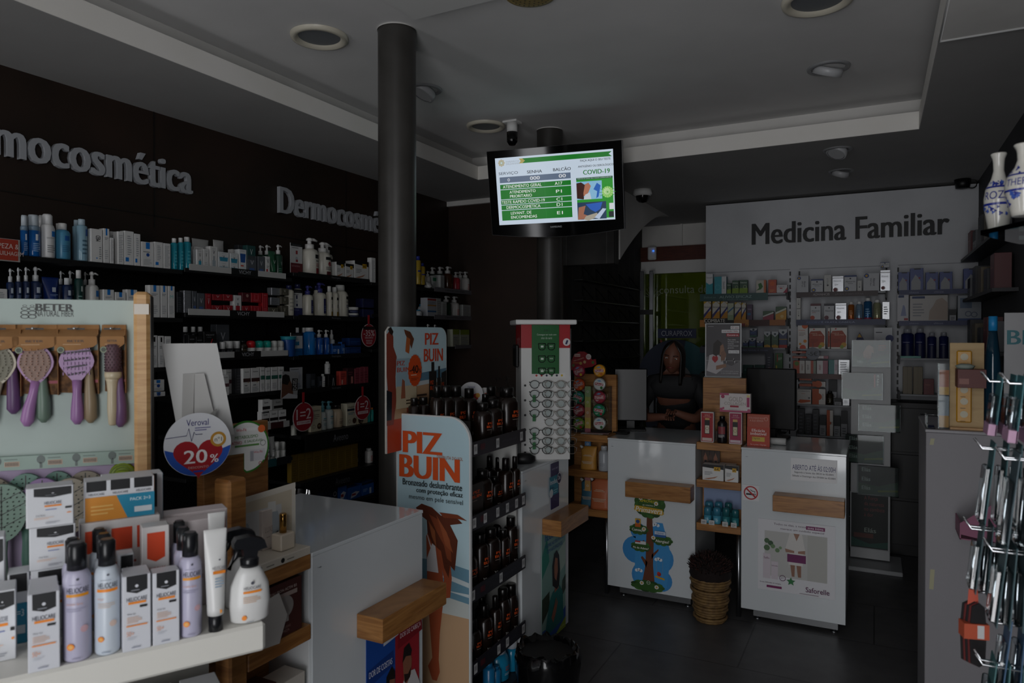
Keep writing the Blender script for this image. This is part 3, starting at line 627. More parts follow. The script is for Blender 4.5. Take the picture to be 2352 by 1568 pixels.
wall('A',1,[('box',-8,18,663,'lrp_side','low white carton at the picture edge above the brush board'),('pump',20,38,616,'navyp',ln[0]),('pump',39,55,614,'navyp',ln[1]),('pump',56,74,613,'navyp',ln[2]),('pump',76,103,612,'navyp',ln[3]),('tube',107,147,636,'navyt','wide navy cream tube standing on its cap'),('pump',137,153,622,'navyp','grey pump neck behind the navy cream tube',dict(back=.09)),('bottle',150,172,638,'navyp','short blue bottle with white screw cap'),('pump',158,176,621,'navyp','navy bottle with white top standing behind the short blue bottle',dict(back=.08)),('bottle',177,197,620,'greenp','dark green bottle with ribbed white cap'),('pump',194,207,624,'greenp','pump neck behind the dark green bottle',dict(back=.08)),('pump',206,234,623,'whitep','white pump bottle with blue square and long nozzle'),('box',238,263,665,'lrp',ls[0]),('box',265,290,671,'lrp',ls[1]),('box',292,316,665,'lrp',ls[2]),('box',344,368,655,'lrp',lw[0]),('box',370,385,656,'lrp',lw[1]),('box',387,402,657,'lrp_teal',lw[2])],g)
l3=q(3,'white cartons on the third shelf beside the brush stand upright')
wall('A',2,[('box',347,362,770,'lrp_black',l3[0]),('box',364,377,771,'lrp_black',l3[1]),('box',379,393,772,'lrp_back',l3[2])],'goods on the third black shelf by the brush stand')
wall('A',3,[('box',348,379,900,'lrp_low','small white carton lying flat under another carton'),('box',349,377,872,'lrp_low','small white carton with blue square stacked on a flat carton',dict(up=.026))],'goods on the fourth black shelf by the brush stand')
g='goods on the top shelf over the printed price strips'
wall('B',0,[('box',447,468,567,'v_w','white carton mostly hidden behind the small V cartons',dict(back=.06)),('box',453,467,573,'v_wb','white carton with blue dropper picture'),('box',468,481,572,'v_w','white carton with large black V'),('box',483,501,566,'v_ser','taller white carton picturing a serum dropper'),('tube',457,496,548,'v_wt','wide pale tube standing behind the white V cartons',dict(back=.11)),('tube',500,525,551,'v_wt','narrower pale tube behind the blue cream cartons',dict(back=.09)),('box',502,527,602,'v_pot','lower carton of the first stacked pair of blue cream cartons'),('box',502,527,579,'v_pot','upper carton of the first stacked pair of blue cream cartons',dict(up=.048)),('box',529,548,605,'v_pot','lower carton of the second stacked pair of blue cream cartons'),('box',529,548,582,'v_pot','upper carton of the second stacked pair of blue cream cartons',dict(up=.045)),('box',534,550,573,'v_w','plain white carton top behind the second blue cream stack',dict(back=.07)),('box',550,567,573,'v_sun','white carton showing a blue cream tube'),('box',548,566,563,'v_dark','dark carton behind the carton with the blue tube',dict(back=.07)),('box',569,590,587,'v_grey','grey V carton under the dark teal carton'),('box',568,588,564,'v_teal','dark teal V carton on top of the grey V carton',dict(up=.078)),('box',593,609,589,'v_grey','grey V carton standing alone beside the red lettered one'),('box',611,621,589,'v_whr','slim white V carton with red lettering'),('tube',624,641,576,'v_gt','dark green tube among the green pump bottles'),('pump',598,612,563,'v_gp','dark green pump bottle behind the lone grey carton',dict(back=.09)),('pump',613,628,562,'v_gp','dark green pump bottle behind the red lettered carton',dict(back=.08)),('pump',639,654,561,'v_gp','dark green pump bottle standing in front at the strip end')],g)
g='goods on the second shelf over the printed price strips'
wall('B',1,[('box',407,419,670,'v_dark','dark carton between the tall white cartons and silver carton'),('box',423,440,667,'silver','tall silver carton covered with small print'),('box',442,453,668,'v_grey','tall grey V carton beside the silver carton'),('box',454,471,673,'v_grey','wider grey V carton before the red cartons'),('box',473,486,674,'v_red','tall narrow red V carton beside grey one'),('box',487,511,701,'v_red','red V carton under the first wide red carton'),('box',489,512,676,'v_red','first wide red V carton of the upper pair',dict(up=.071)),('box',514,535,701,'v_red','red V carton under the second wide red carton'),('box',513,535,676,'v_red','second wide red V carton of the upper pair',dict(up=.071)),('box',538,555,678,'v_redser','white carton picturing a red serum bottle'),('box',557,575,702,'v_red','red V carton below the dark wine carton'),('box',557,576,672,'v_dred','dark wine carton with a pale oval',dict(up=.07)),('box',577,601,702,'v_redb','bright red carton below another bright red carton'),('box',577,601,673,'v_redb','bright red carton on top of a bright red carton',dict(up=.07)),('box',603,616,673,'v_redb','tall slim bright red carton at the red row end'),('box',617,640,706,'v_br','brown V carton under two silver cartons'),('box',622,643,683,'silver','lower silver carton on the brown V carton',dict(up=.06,back=.01)),('box',624,644,661,'silver','upper silver carton on the brown V carton',dict(up=.118,back=.012)),('box',646,662,702,'v_br','lowest of three stacked olive brown V cartons'),('box',646,663,681,'v_br','middle of three stacked olive brown V cartons',dict(up=.068)),('box',646,663,662,'v_br','topmost of three stacked olive brown V cartons',dict(up=.122))],g)
g='goods on the third shelf over the printed price strips'
lb_=q(3,'black bottles with flared white caps');lj=q(3,'black jars with wide white lids');lr=q(2,'teal capped roll on deodorants');lr2=q(2,'all white roll on deodorants')
wall('B',2,[('bottle',424,439,750,'blackw',lb_[0],dict(back=.06)),('bottle',442,457,750,'blackw',lb_[1],dict(back=.06)),('bottle',458,474,750,'blackw',lb_[2],dict(back=.06)),('box',433,449,769,'v_h1','black carton with a red band at its foot'),('box',450,466,772,'v_h2','black carton with a teal band at its foot'),('box',468,497,761,'v_homme','wider black carton with a slanting red stripe'),('box',497,527,745,'v_grey','grey carton standing behind the white lidded jars',dict(back=.09)),('jar',510,521,785,'v_jar',lj[0]),('jar',523,541,783,'v_jar',lj[1]),('jar',542,555,783,'v_jar',lj[2]),('bottle',556,573,782,'amber','dark amber bottle between the jars and deodorants'),('roll',575,592,782,'roll_r','red capped roll on deodorant'),('roll',594,611,782,'roll_t',lr[0]),('roll',612,628,782,'roll_t',lr[1]),('roll',629,641,782,'roll_w',lr2[0]),('roll',643,656,782,'roll_w',lr2[1])],g)
g='goods on the fourth shelf below the printed price strips'
le=q(2,'white cartons with a dark brown band');lg=q(4,'white cartons with a green band')
wall('B',3,[('bottle',497,509,838,'euc_b','white bottle half behind the blank white easel card'),('box',511,526,861,'euc_p','small white carton with plum band in front'),('box',518,533,848,'euc_p','white carton with plum band standing behind',dict(back=.05)),('box',540,557,846,'v_dark','dark sided carton at the start of the banded row',dict(back=.02)),('box',558,575,846,'euc',le[0]),('box',577,596,845,'euc',le[1]),('box',598,608,843,'euc_g',lg[0]),('box',610,621,844,'euc_g',lg[1]),('box',623,638,843,'euc_g',lg[2]),('box',640,652,842,'euc_g',lg[3])],g)
g='goods on the fifth shelf below the banded cartons'
wall('B',4,[('box',600,618,945,'euc_k','black banded carton beside the dark screen, bottom of its stack'),('box',602,620,917,'euc_k','black banded carton beside the dark screen, top of its stack',dict(up=.07)),('box',619,638,943,'euc_k','black banded carton, first of the lower front pair'),('box',640,657,941,'euc_k','black banded carton, second of the lower front pair'),('box',628,649,917,'euc_k','black banded carton stacked behind the lower front pair',dict(up=.065,back=.04))],g)
lro=q(2,'white roll on deodorants near the floor basket')
wall('B',5,[('slim',610,622,993,'whitetube','white bottle partly behind the round green edged sign'),('tube',623,635,1003,'whitetube','slim white tube with a pointed tip'),('roll',634,646,1014,'roll_w',lro[0]),('roll',647,659,1014,'roll_w',lro[1])],'goods on the sixth shelf near the basket')
g='goods on the top shelf next to the steel column'
wall('C',0,[('card',681,708,558,'n_card_r','white price card with black top and dark red foot'),('box',709,717,585,'n_blub','thin blue and yellow carton behind the dark red card',dict(back=.04)),('pump',712,741,545,'n_red','largest cream lotion bottle with a dark red collar'),('pump',742,769,555,'n_red2','cream lotion bottle with a red round mark'),('pump',752,771,560,'n_red2','cream lotion bottle standing behind the round marked one',dict(back=.08)),('box',773,792,602,'n_hand','first small hand cream carton with a black corner'),('box',794,813,606,'n_hand','second small hand cream carton with a black corner'),('box',815,847,600,'n_hand','wide hand cream carton picturing a hand'),('box',853,863,592,'lrp_back','tall white carton cut by the steel column',dict(up=-.03))],g)
g='goods on the second shelf next to the steel column'
wall('C',1,[('slim',664,680,655,'n_cream','cream lotion bottle beside the stacked olive brown cartons',dict(back=.0)),('card',681,707,664,'n_card_b','white price card with black top and navy foot'),('slim',684,700,652,'n_cream','cream bottle top rising behind the navy footed card',dict(back=.08)),('pump',707,725,655,'n_creamb','cream bottle with navy label next to the card'),('slim',726,733,656,'n_cream','narrow cream bottle between two labelled lotion bottles',dict(back=.03)),('pump',734,756,648,'n_creamb','large cream pump bottle with violet neck and navy label'),('bottle',757,768,657,'n_creamk','first cream bottle with a gold foot'),('bottle',769,782,659,'n_creamk','second cream bottle with a gold foot'),('pump',778,792,655,'n_big','white capped bottle behind the last big lotion bottle',dict(back=.08)),('bottle',783,808,654,'n_big','last big cream lotion bottle with white cap'),('jar',809,830,719,'n_jar','lower white lidded jar of two stacked'),('jar',809,830,705,'n_jar','upper white lidded jar of two stacked',dict(up=.03)),('box',834,859,706,'n_dkblue','lower of two midnight blue cartons by the column'),('box',834,859,686,'n_dkblue','upper of two midnight blue cartons by the column',dict(up=.058))],g)
g='goods on the third shelf next to the steel column'
wall('C',2,[('bottle',683,693,752,'n_bluep','white cap of a bottle behind the blue footed card',dict(back=.07)),('bottle',698,709,752,'n_bluep','second white cap behind the blue footed card',dict(back=.07)),('card',681,708,764,'n_card_s','white price card with bright blue foot and a tub picture'),('slim',711,732,752,'n_blue','tall bright blue bottle with white cap'),('pump',733,747,757,'n_bluep','first bright blue pump bottle'),('pump',749,761,757,'n_bluep','second bright blue pump bottle'),('drop',762,772,757,'n_drop','white dropper bottle behind the low blue carton',dict(back=.05)),('box',763,783,789,'n_bluebox','low blue carton picturing a dropper bottle'),('box',785,792,785,'n_bluebox','slim blue carton after the dropper carton'),('box',794,805,797,'n_dkb2','short dark blue carton with white corner'),('box',802,829,796,'n_dkb2','dark blue carton carrying another dark blue carton',dict(back=.02)),('box',802,829,776,'n_dkb2','dark blue carton resting on a dark blue carton',dict(up=.056,back=.02))],g)
g='goods on the fourth shelf next to the steel column'
lp=q(3,'pink cartons before the steel column')
wall('C',3,[('card',680,708,844,'n_card_p','pale lilac card with a round blue drawing'),('box',712,725,858,'perf','dark glass perfume carton beside the lilac card'),('box',732,740,864,'perf','small dark glass carton beside the white tube'),('slim',741,749,859,'whitetube','slim white tube with a white cap'),('box',754,770,861,'blackbox','black carton with silver slashes carrying a white bottle'),('slim',752,761,830,'whitetube','white bottle standing on the black silver slashed carton',dict(up=.082,back=.02)),('box',781,796,852,'coral','coral red carton beside the wine carton'),('box',797,813,845,'wine','dark wine carton after the coral one'),('box',815,825,846,'pink',lp[0]),('box',826,835,844,'pink',lp[1]),('box',836,846,842,'pink',lp[2])],g)
g='goods on the fifth shelf next to the steel column'
wall('C',4,[('slim',674,684,968,'av_t','pale tube with teal foot under the first red round sign',dict(up=-.01)),('box',713,738,933,'av_box','beige carton with a brown 60 seal'),('pump',741,754,921,'av_p','teal pump bottle behind the pale blue bottle',dict(back=.07)),('bottle',739,754,937,'av_p','pale bottle with a light blue cap'),('pump',755,770,921,'av_p','pale pump bottle with a light blue neck'),('bottle',772,793,930,'av_b','beige bottle with a black cap'),('box',796,818,926,'av_box2','cream carton with a navy band between bottle and sign'),('box',820,844,942,'av_box3','beige carton with a dark round seal below the second sign'),('slim',846,852,936,'tealstick','first teal stick with copper foot by the column'),('slim',854,860,936,'tealstick','second teal stick with copper foot by the column')],g)
g='goods on the sixth shelf next to the steel column'
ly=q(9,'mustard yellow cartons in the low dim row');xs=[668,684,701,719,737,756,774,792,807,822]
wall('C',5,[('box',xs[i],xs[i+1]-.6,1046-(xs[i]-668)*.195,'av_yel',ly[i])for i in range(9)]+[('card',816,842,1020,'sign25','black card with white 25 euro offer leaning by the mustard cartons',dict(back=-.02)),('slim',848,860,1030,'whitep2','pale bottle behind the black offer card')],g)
g='goods on the top shelf behind the sun care stand'
wall('D',0,[('slim',962,970,588,'yel_b','tall yellow bottle with blue nozzle beside the column',dict(up=.02)),('slim',971,980,604,'yel_b','second yellow bottle with blue band',dict(up=.02)),('pump',984,992,622,'whitep2','small pump bottle behind the green boxes',dict(back=.05)),('tube',986,997,646,'whitetube','white tube in front of the green banded cartons'),('box',994,1002,633,'gr_box','first green banded carton',dict(back=.05)),('box',1003,1011,632,'gr_box','second green banded carton',dict(back=.05)),('box',1012,1021,632,'plain','grey carton after the green banded cartons'),('pump',996,1008,613,'dkgp','dark green pump bottle behind the green banded cartons',dict(back=.1)),('pump',1014,1028,612,'dkgp','dark green pump bottle behind the grey carton',dict(back=.09)),('pump',1032,1046,611,'amberp','amber pump bottle with a white head'),('pump',1050,1061,624,'redp','red pump bottle near the shelf end'),('pump',1060,1071,623,'whitep2','white pump bottle behind the red one',dict(back=.05)),('pump',1072,1083,623,'whitep2','white pump bottle closing the shelf end')],g)
g='goods on the second shelf behind the sun care stand'
wall('D',1,[('bottle',963,974,711,'bluecap','short white bottle with teal cap beside the column'),('bottle',970,980,698,'bluecap','taller white bottle with teal cap',dict(back=.05)),('box',982,1002,684,'str_box','grey carton with red and blue stripes'),('box',1003,1013,685,'plain','grey carton beside the striped carton'),('box',1015,1026,693,'plain','narrow grey carton before the dark pump'),('pump',1028,1041,679,'dkgp','dark pump bottle on the middle shelf'),('pump',1047,1060,680,'whitep2','pale nozzle bottle on the middle shelf'),('box',1063,1082,700,'plain','square grey carton at the middle shelf end')],g)
wall('D',2,[('pump',984,991,744,'whitep2','white pump head just above the orange header card'),('pump',1000,1006,745,'whitep2','second white pump head just above the orange header card'),('box',1040,1055,756,'lime','lime topped carton beside the orange header card'),('box',1057,1078,757,'lime','lime topped carton at the low shelf end')],'goods on the third shelf behind the sun care stand')
t=thing('wall_shelf','lowest black shelf with blue packs seen over the white counter','shelf',(XL,3.3,.56),0,'black shelves on the brown wall')
MB().box(0,.3,-.88,.55,-.022,0,SHELF,.002).build('shelf_board',t)
row(0,XS+.04,.561,R(90),[('box',745,774,1120,'darkpack','dark pack with a white moon beyond the white counter'),('box',776,796,1112,'bluepack','upright blue pack beyond the white counter'),('box',798,828,1118,'bluepack','blue pack with white and red print beyond the white counter'),('box',830,858,1106,'n_bluebox','tall blue pack next to the column foot'),('box',796,826,1098,'yelbox','wide mustard carton behind the blue packs',dict(back=.13)),('box',833,846,1085,'yelbox','narrow mustard carton behind the tall blue pack',dict(back=.13))],'packs on the lowest black shelf')
def wobbler(px,py,rr,ry,lb,txts,sx):
 p=onX(XS+.03,px,py);t=thing('shelf_sign',lb,'sign',p,R(90),'round red signs hanging from the shelves')
 fr=plane((0,-.002,0));mb=MB()
 mb.lathe([(rr,-.001),(rr,.001)],M('d8c8c8',.4),36).build('sign_disc',t).rotation_euler=(R(90),0,0)
 mb=MB().disc(0,0,rr*.95,'a01c2c',fr,0,n=36)
 for k in txts:mb.text(k[0],k[1]*rr,k[2]*rr,k[3]*rr,k[4]*rr,'e4d0d2',fr,.001,bold=.02)
 if sx:mb.rect(-.66*rr,-.5*rr,.66*rr,-.26*rr,'e4d0d2',fr,.0008);mb.text('EM TODA A GAMA',0,-.38*rr,1.1*rr,.12*rr,'a01c2c',fr,.0016)
 else:mb.rect(-rr*.8,rr*.5,rr*.8,rr*.78,'2a1418',fr,.0006)
 mb.build('sign_print',t)
 MB().box(-.009,.009,-.001,.001,rr*.9,rr+.06,'b0202c').build('strap',t)
r_=abs(yx(863)-yx(831))/2
wobbler(847,770,.078,1,'round red sign offering 35 percent off by the steel column',[('-35%',0,.2,1.5,.52),('DESCONTO',0,-.2,1.1,.16),('TODOS OS',0,-.47,.9,.15),('FACIAIS',0,-.67,.75,.15)],0)
wobbler(697,957,.088,1,'round red 1=2 sign hanging over the beige cartons',[('1=2',0,.2,1.4,.72)],1)
wobbler(833,936,.082,1,'round red 1=2 sign hanging next to the column',[('1=2',0,.2,1.4,.72)],1)
p0,p1=onX(XS+.03,645,915),onX(XS+.03,682,850)
t=thing('offer_card','tilted offer card with a dark haired man on it','card',((XS+.03),(p0.y+p1.y)/2,p0.z-.005),R(90));w_,h_=p1.y-p0.y,p1.z-p0.z
mb=MB().box(-w_/2,w_/2,-.002,.002,0,h_,'a9a9aa');fr=plane((0,-.002,0))
mb.poly([(-w_/2,0),(.0,0),(.03,h_*.15),(.02,h_*.5),(-.01,h_*.75),(-w_/2,h_*.8)],'6b4636',fr);mb.poly([(-w_/2,h_*.55),(-.02,h_*.5),(.0,h_*.68),(-.01,h_*.85),(-.04,h_*.9),(-w_/2,h_*.84)],'171312',fr,.0008)
mb.poly([(-w_/2,0),(w_/2,0),(w_/2,h_*.12),(-.01,h_*.2)],'c4c4c8',fr,.0012);mb.rect(.015,h_*.3,w_/2-.004,h_*.75,'1c1c1e',fr,.0012)
mb.text('60',.038,h_*.63,.03,.03,'d8d8d8',fr,.0018);mb.text('25',.038,h_*.42,.03,.03,'d8d8d8',fr,.0018);mb.build('card',t).rotation_euler=(0,.07,0)
q_=onX(XS+.08,669,804)
t=thing('blue_basket','small open blue bucket at the strip end under the shelf','bucket',(XS-.03,yx(671),1.516))
mb=MB().lathe([(.034,0),(.042,.1)],M('1d4f94',.35),24,cap=False);mb.lathe([(.001,0),(.034,0)],M('1d4f94',.35),24,cap=False);mb.build('bucket',t)
MB().lathe([(.042,.1),(.046,.104),(.043,.112),(.05,.12),(.04,.104)],M('2a98a8',.4),14,cap=False).build('bag_rim',t)
bx=onX(-2.98,645,1150)
t=thing('clear_basket','clear round tub full of small bottles beyond the counter','tub',(-2.95,bx.y+.02,.56))
MB().lathe([(.001,.0),(.1,.0),(.13,.19)],clear('b8c0c4',.1,'tub_clear'),26,cap=False).build('tub',t)
for i,(dx,dy,dz,rx,st,lb)in enumerate(((-.02,.03,.05,.5,('blackw'),'small black and white bottle tilted in the clear tub'),(.04,-.04,.06,-.6,'whitetube','white tube lying in the clear tub'),(.03,.05,.09,.9,'aero','white capped bottle on top in the clear tub'),(-.05,-.03,.07,.2,'coral','bottle with an orange cap in the clear tub'),(0,0,.02,-.2,'whitetube','upright white bottle in the clear tub'))):
 o=article('slim',.036,.13,.036,st if st!='coral' else 'redp',lb,(t.location.x+dx,t.location.y+dy,t.location.z+dz),.4*i,'small bottles in the clear tub');o.rotation_euler=(rx,.3*rx,.8*i)
class Face:
 """a vertical plane through p with its right-hand direction at angle ang"""
 def __init__(s,p,ang):s.p=Vector((p[0],p[1],0));s.a=ang;s.u=Vector((math.cos(ang),math.sin(ang),0));s.n=Vector((math.sin(ang),-math.cos(ang),0))
 def at(s,px,py,t=0):
  d=ray(px,py);o=s.p-s.n*t;k=(o-CAM).dot(s.n)/d.dot(s.n);P=CAM+d*k
  return P,(P-s.p).dot(s.u)
 def put(s,items,z,group=None):
  for it in items:
   kind,x0,x1,yt,st,lb=it[:6];op=it[6]if len(it)>6 else{};t=op.get('t',0)
   A,a=s.at(x0,784,t);B,b=s.at(x1,784,t);C_,_=s.at((x0+x1)/2,yt,t);zz=z+op.get('up',0)
   w_=b-a-.001;h_=C_.z-zz;d_=op.get('d')or(w_ if kind not in('box','tube')else min(max(w_*.6,.03),.07))
   c_=(A+B)/2-s.n*(d_/2);c_.z=zz
   article(kind,w_,h_,d_,st,lb,c_,s.a+op.get('rot',0),group or op.get('group'),op.get('name'),op.get('cat'))
HA=math.atan2(.874,.486);HZ=1.087
HF=Face((-1.057,1.001),HA)
t=thing('sun_cream_gondola','white shelf stand crowded with sun creams in the near corner','shelf stand',(-1.057,1.001,0),HA)
MB().box(-1.05,.0,0,.36,HZ-.056,HZ,M('dcdad2',.45),.006).build('top_shelf',t)
MB().box(-1.05,-.02,.02,.36,.72,.75,M('cfcdc6',.45),.004).build('lower_shelf',t)
MB().box(-1.05,-.05,.3,.34,0,HZ-.056,M('8d8b86',.5)).build('back_panel',t)
MB().box(-1.05,-.04,.03,.34,0,.1,M('b8b6b0',.5)).build('base',t)
OG,HB='ef8a1c','17181b'
def hel(y,c=KK):return[('t','HELIOCARE',.5,y,.72,.055,'2c3040',-.004),('r',.2,y-.065,.82,y-.035,OG)]
S['h_gel']=('d4d6dc','c6c8ce',[('p',[(.14,1),(.14,.8),(.5,.76),(.88,.8),(.88,1)],HB),('o',.5,.86,.06,'d4d6dc'),('l',.3,.8,.72,.83,1,'8a8d94'),*hel(.69),('r',.6,.57,.86,.6,HB),('t','Water Gel',.3,.5,.3,.022,'50535c'),('l',.14,.38,.7,.47,4,'d8b8a4'),('r',.12,.335,.86,.35,OG),('t','50+',.26,.24,.26,.06,'e0a080'),('l',.14,.16,.5,.2,2,'c8ccd4'),('l',.3,.05,.75,.08,1,'8a8fa0')])
S['h_box']=('d8dade','c6c8ce',[('p',[(.16,.98),(.16,.78),(.55,.73),(.96,.78),(.96,.98)],HB),('o',.56,.84,.03,'d8dade'),('l',.4,.79,.74,.81,1,'8a8d94'),('t','HELIOCARE',.56,.6,.36,.075,'4c5060',-.004),('r',.38,.5,.74,.54,OG),('l',.4,.42,.74,.46,1,'6a78b0'),('r',.82,.42,.96,.47,HB),('o',.9,.31,.05,OG),('t','Oral Sticks',.3,.3,.2,.04,'50535c'),('l',.16,.2,.6,.26,2,'e8c8b4'),('l',.4,.08,.72,.14,2,'9a9ea8')])
S['h_lav']=('b9b6cc',HB,[('o',.5,1.14,.05,'4a4c58'),('l',.2,1.06,.8,1.09,1,'a4a2b8'),('t','HELIOCARE',.52,.99,.8,.075,'2c3040',-.004),('r',.1,.9,.9,.94,'e0941c'),('t','Invisible Spray',.4,.8,.55,.04,'d8a898'),('l',.1,.7,.8,.76,2,'aaa8c0'),('o',.72,.45,.14,'cfa8b0'),('o',.26,.22,.13,OG),('o',.26,.22,.08,'e8b060'),('l',.3,.05,.7,.08,1,'9a98b0')])
S['h_wht']=('c9d2dc',HB,[('o',.5,1.14,.05,'4a4c58'),('l',.2,1.06,.8,1.09,1,'a8b2be'),('t','HELIOCARE',.5,.99,.8,.075,'2c3040',-.004),('r',.05,.9,.9,.94,OG),('t','Airgel',.2,.8,.24,.04,'d8a898'),('l',.1,.68,.8,.76,3,'d4c4b8'),('o',.68,.45,.14,'d8c0b4'),('o',.22,.24,.12,OG),('o',.22,.24,.07,'e8b060'),('l',.25,.05,.7,.08,1,'8a96a8')])
S['h_tube']=('dcdcda',HB,[('o',.65,.95,.05,'4a4c58'),('t','HELIOCARE',.62,.82,.7,.05,'50535c',-.004),('r',.3,.72,.95,.77,'e0801c'),('l',.4,.5,.9,.68,4,'8aa0b4'),('o',.66,.1,.11,'e89a40')])
S['h_pack']=('d8dade','c07a24',[('p',[(.02,1),(.02,.74),(.3,.74),(.3,1)],HB),('p',[(.36,1),(.36,.74),(.64,.74),(.64,1)],HB),('p',[(.7,1),(.7,.74),(.97,.74),(.97,1)],HB),('t','HELIOCARE',.16,.67,.22,.06,'50535c'),('t','HELIOCARE',.5,.67,.22,.06,'50535c'),('t','HELIOCARE',.84,.67,.22,.06,'50535c'),('p',[(0,0),(.6,0),(.44,.6),(0,.6)],'d0882c'),('p',[(.6,0),(1,0),(1,.6),(.44,.6)],'1f87a8'),('t','PACK 2=3',.79,.46,.3,.08,'d8ecf0',.02),('r',.7,.12,.96,.26,'d0d8dc'),('l',.08,.16,.42,.44,3,'e0b060')])
S['h_pack2']=('d8dade','1f87a8',[('p',[(.1,1),(.1,.74),(.9,.74),(.9,1)],HB),('p',[(0,0),(1,0),(1,.58),(0,.58)],'1f87a8'),('t','2=3',.5,.44,.5,.1,'d8ecf0',.02),('r',.2,.14,.8,.26,'d0d8dc')])
S['h_redp']=('d4d0ce','b8b4b2',[('r',.06,.7,.32,.92,'c8401c'),('r',.38,.7,.64,.92,'c8401c'),('r',.7,.7,.96,.92,'c8401c'),('l',.2,.56,.9,.62,1,'a04030'),('p',[(.3,0),(.7,0),(.6,.42),(.3,.42)],'2a7f94'),('p',[(.7,0),(1,0),(1,.42),(.6,.42)],'a8321c'),('t','PACK',.82,.3,.22,.09,'e0d0cc',.02)])
S['h_redb']=('d4d0ce','c0bcba',[('p',[(.18,.94),(.18,.68),(.5,.64),(.84,.68),(.84,.94)],'d0441c'),('t','HELIOCARE',.5,.56,.7,.05,'c08478'),('l',.14,.3,.6,.44,3,'d0a89c'),('o',.74,.24,.12,'d0441c'),('l',.2,.06,.7,.1,1,'a8a4a4')])
S['h_long']=('d6cccc','c4bcbc',[('r',.8,.1,.97,.9,'c8503c'),('l',.05,.2,.7,.8,5,'b8a4a4')])
S['h_trig']=('dcdcda',HB,[])
g='sun creams on the white gondola shelf'
lg=q(3,'water gel cartons lined up behind each other in the near corner')
HF.put([('box',58,134,1362,'h_gel',lg[0],dict(t=.0,d=.034)),('box',60,131,1350,'h_gel',lg[1],dict(t=.036,d=.034)),('box',62,129,1338,'h_gel',lg[2],dict(t=.072,d=.034)),('can',139,209,1252,'h_lav','front lavender spray can with black cap beside the first gel carton',dict(t=.005)),('can',138,190,1240,'h_lav','lavender spray can behind the front lavender one',dict(t=.085)),('can',214,275,1243,'h_wht','pale blue white spray can between lavender can and gel cartons',dict(t=.005)),('can',212,262,1229,'h_wht','black capped spray can just behind the pale blue white one',dict(t=.075)),('can',202,249,1217,'h_wht','last of three black capped spray cans in the pale file',dict(t=.135)),('box',277,344,1321,'h_gel','gel carton just after the pale blue white can',dict(t=.0,d=.034)),('box',279,340,1312,'h_gel','gel carton hiding behind the one after the pale can',dict(t=.036,d=.034)),('box',347,410,1313,'h_gel','gel carton next to the second lavender can',dict(t=.0,d=.034)),('can',411,466,1227,'h_lav','front lavender spray can beside the white tube',dict(t=.003)),('can',399,443,1214,'h_lav','middle lavender can of the file beside the tube',dict(t=.065)),('can',392,432,1199,'h_lav','rear lavender can of the file beside the tube',dict(t=.125)),('tube',468,524,1219,'h_tube','white tube with orange band standing on a black cap',dict(t=.0)),('tube',478,520,1180,'h_tube','pale tube standing behind the orange banded tube',dict(t=.09)),('box',66,171,1305,'h_box','bottom wide carton of the stack of three',dict(t=.14,d=.05)),('box',63,171,1208,'h_box','middle wide carton of the stack of three',dict(t=.14,d=.05,up=.0)),('box',56,167,1118,'h_box','top wide carton of the stack of three',dict(t=.14,d=.05,up=.0)),('box',12,64,1318,'h_pack2','blue and white pack behind the carton at the frame edge',dict(t=.15,d=.05)),('box',-40,32,1358,'h_box','wide carton cut by the frame edge near the shelf front',dict(t=.08,d=.06)),('box',-60,7,1236,'h_box','wide carton at the frame edge stacked higher at the back',dict(t=.16,d=.05)),('box',180,366,1190,'h_redp','white and red pack printed PACK under the orange and blue pack',dict(t=.17,d=.05)),('box',192,353,1100,'h_pack','orange and blue pack printed PACK 2=3',dict(t=.18,d=.05)),('box',232,373,1092,'h_pack2','blue pack behind the orange and blue pack',dict(t=.235,d=.05)),('box',323,387,1209,'h_redb','white carton with red emblem in front of the red pack',dict(t=.11,d=.04)),('box',268,305,1272,'h_box','small white carton with black panel behind the gel cartons',dict(t=.08,d=.03))],HZ+.0005,g)
def shape_up(lbl,z0,z1):
 for o in list(COL.objects):
  if o.get('label')==lbl:
   h0=max(v.co.z for v in o.data.vertices);o.location.z=z0;o.scale.z=(z1-z0)/h0
hz=lambda x,y,t:HF.at(x,y,t)[0].z
b1,b2,b3=hz(118,1305,.14),hz(118,1208,.14),hz(112,1118,.14)
shape_up('bottom wide carton of the stack of three',HZ+.0005,b1);shape_up('middle wide carton of the stack of three',b1+.0005,b2);shape_up('top wide carton of the stack of three',b2+.0005,b3)
r1,r2,r3=hz(272,1193,.17),hz(272,1100,.18),hz(302,1092,.235)
shape_up('white and red pack printed PACK under the orange and blue pack',HZ+.0005,r1);shape_up('orange and blue pack printed PACK 2=3',r1+.0005,r2)
for i,(x0,x1,yt,tt,up)in enumerate(((366,512,1196,.16,0),(372,520,1176,.235,0))):
 A,a=HF.at(x0,784,tt);B,b=HF.at(x1,784,tt);top=hz((x0+x1)/2,yt,tt);c_=(A+B)/2-HF.n*.025;c_.z=HZ+.0005
 article('box',b-a,top-HZ,.05,'h_long',['long white carton with red end behind the lavender cans','second long white carton with red end farther back'][i],c_,HA,g)
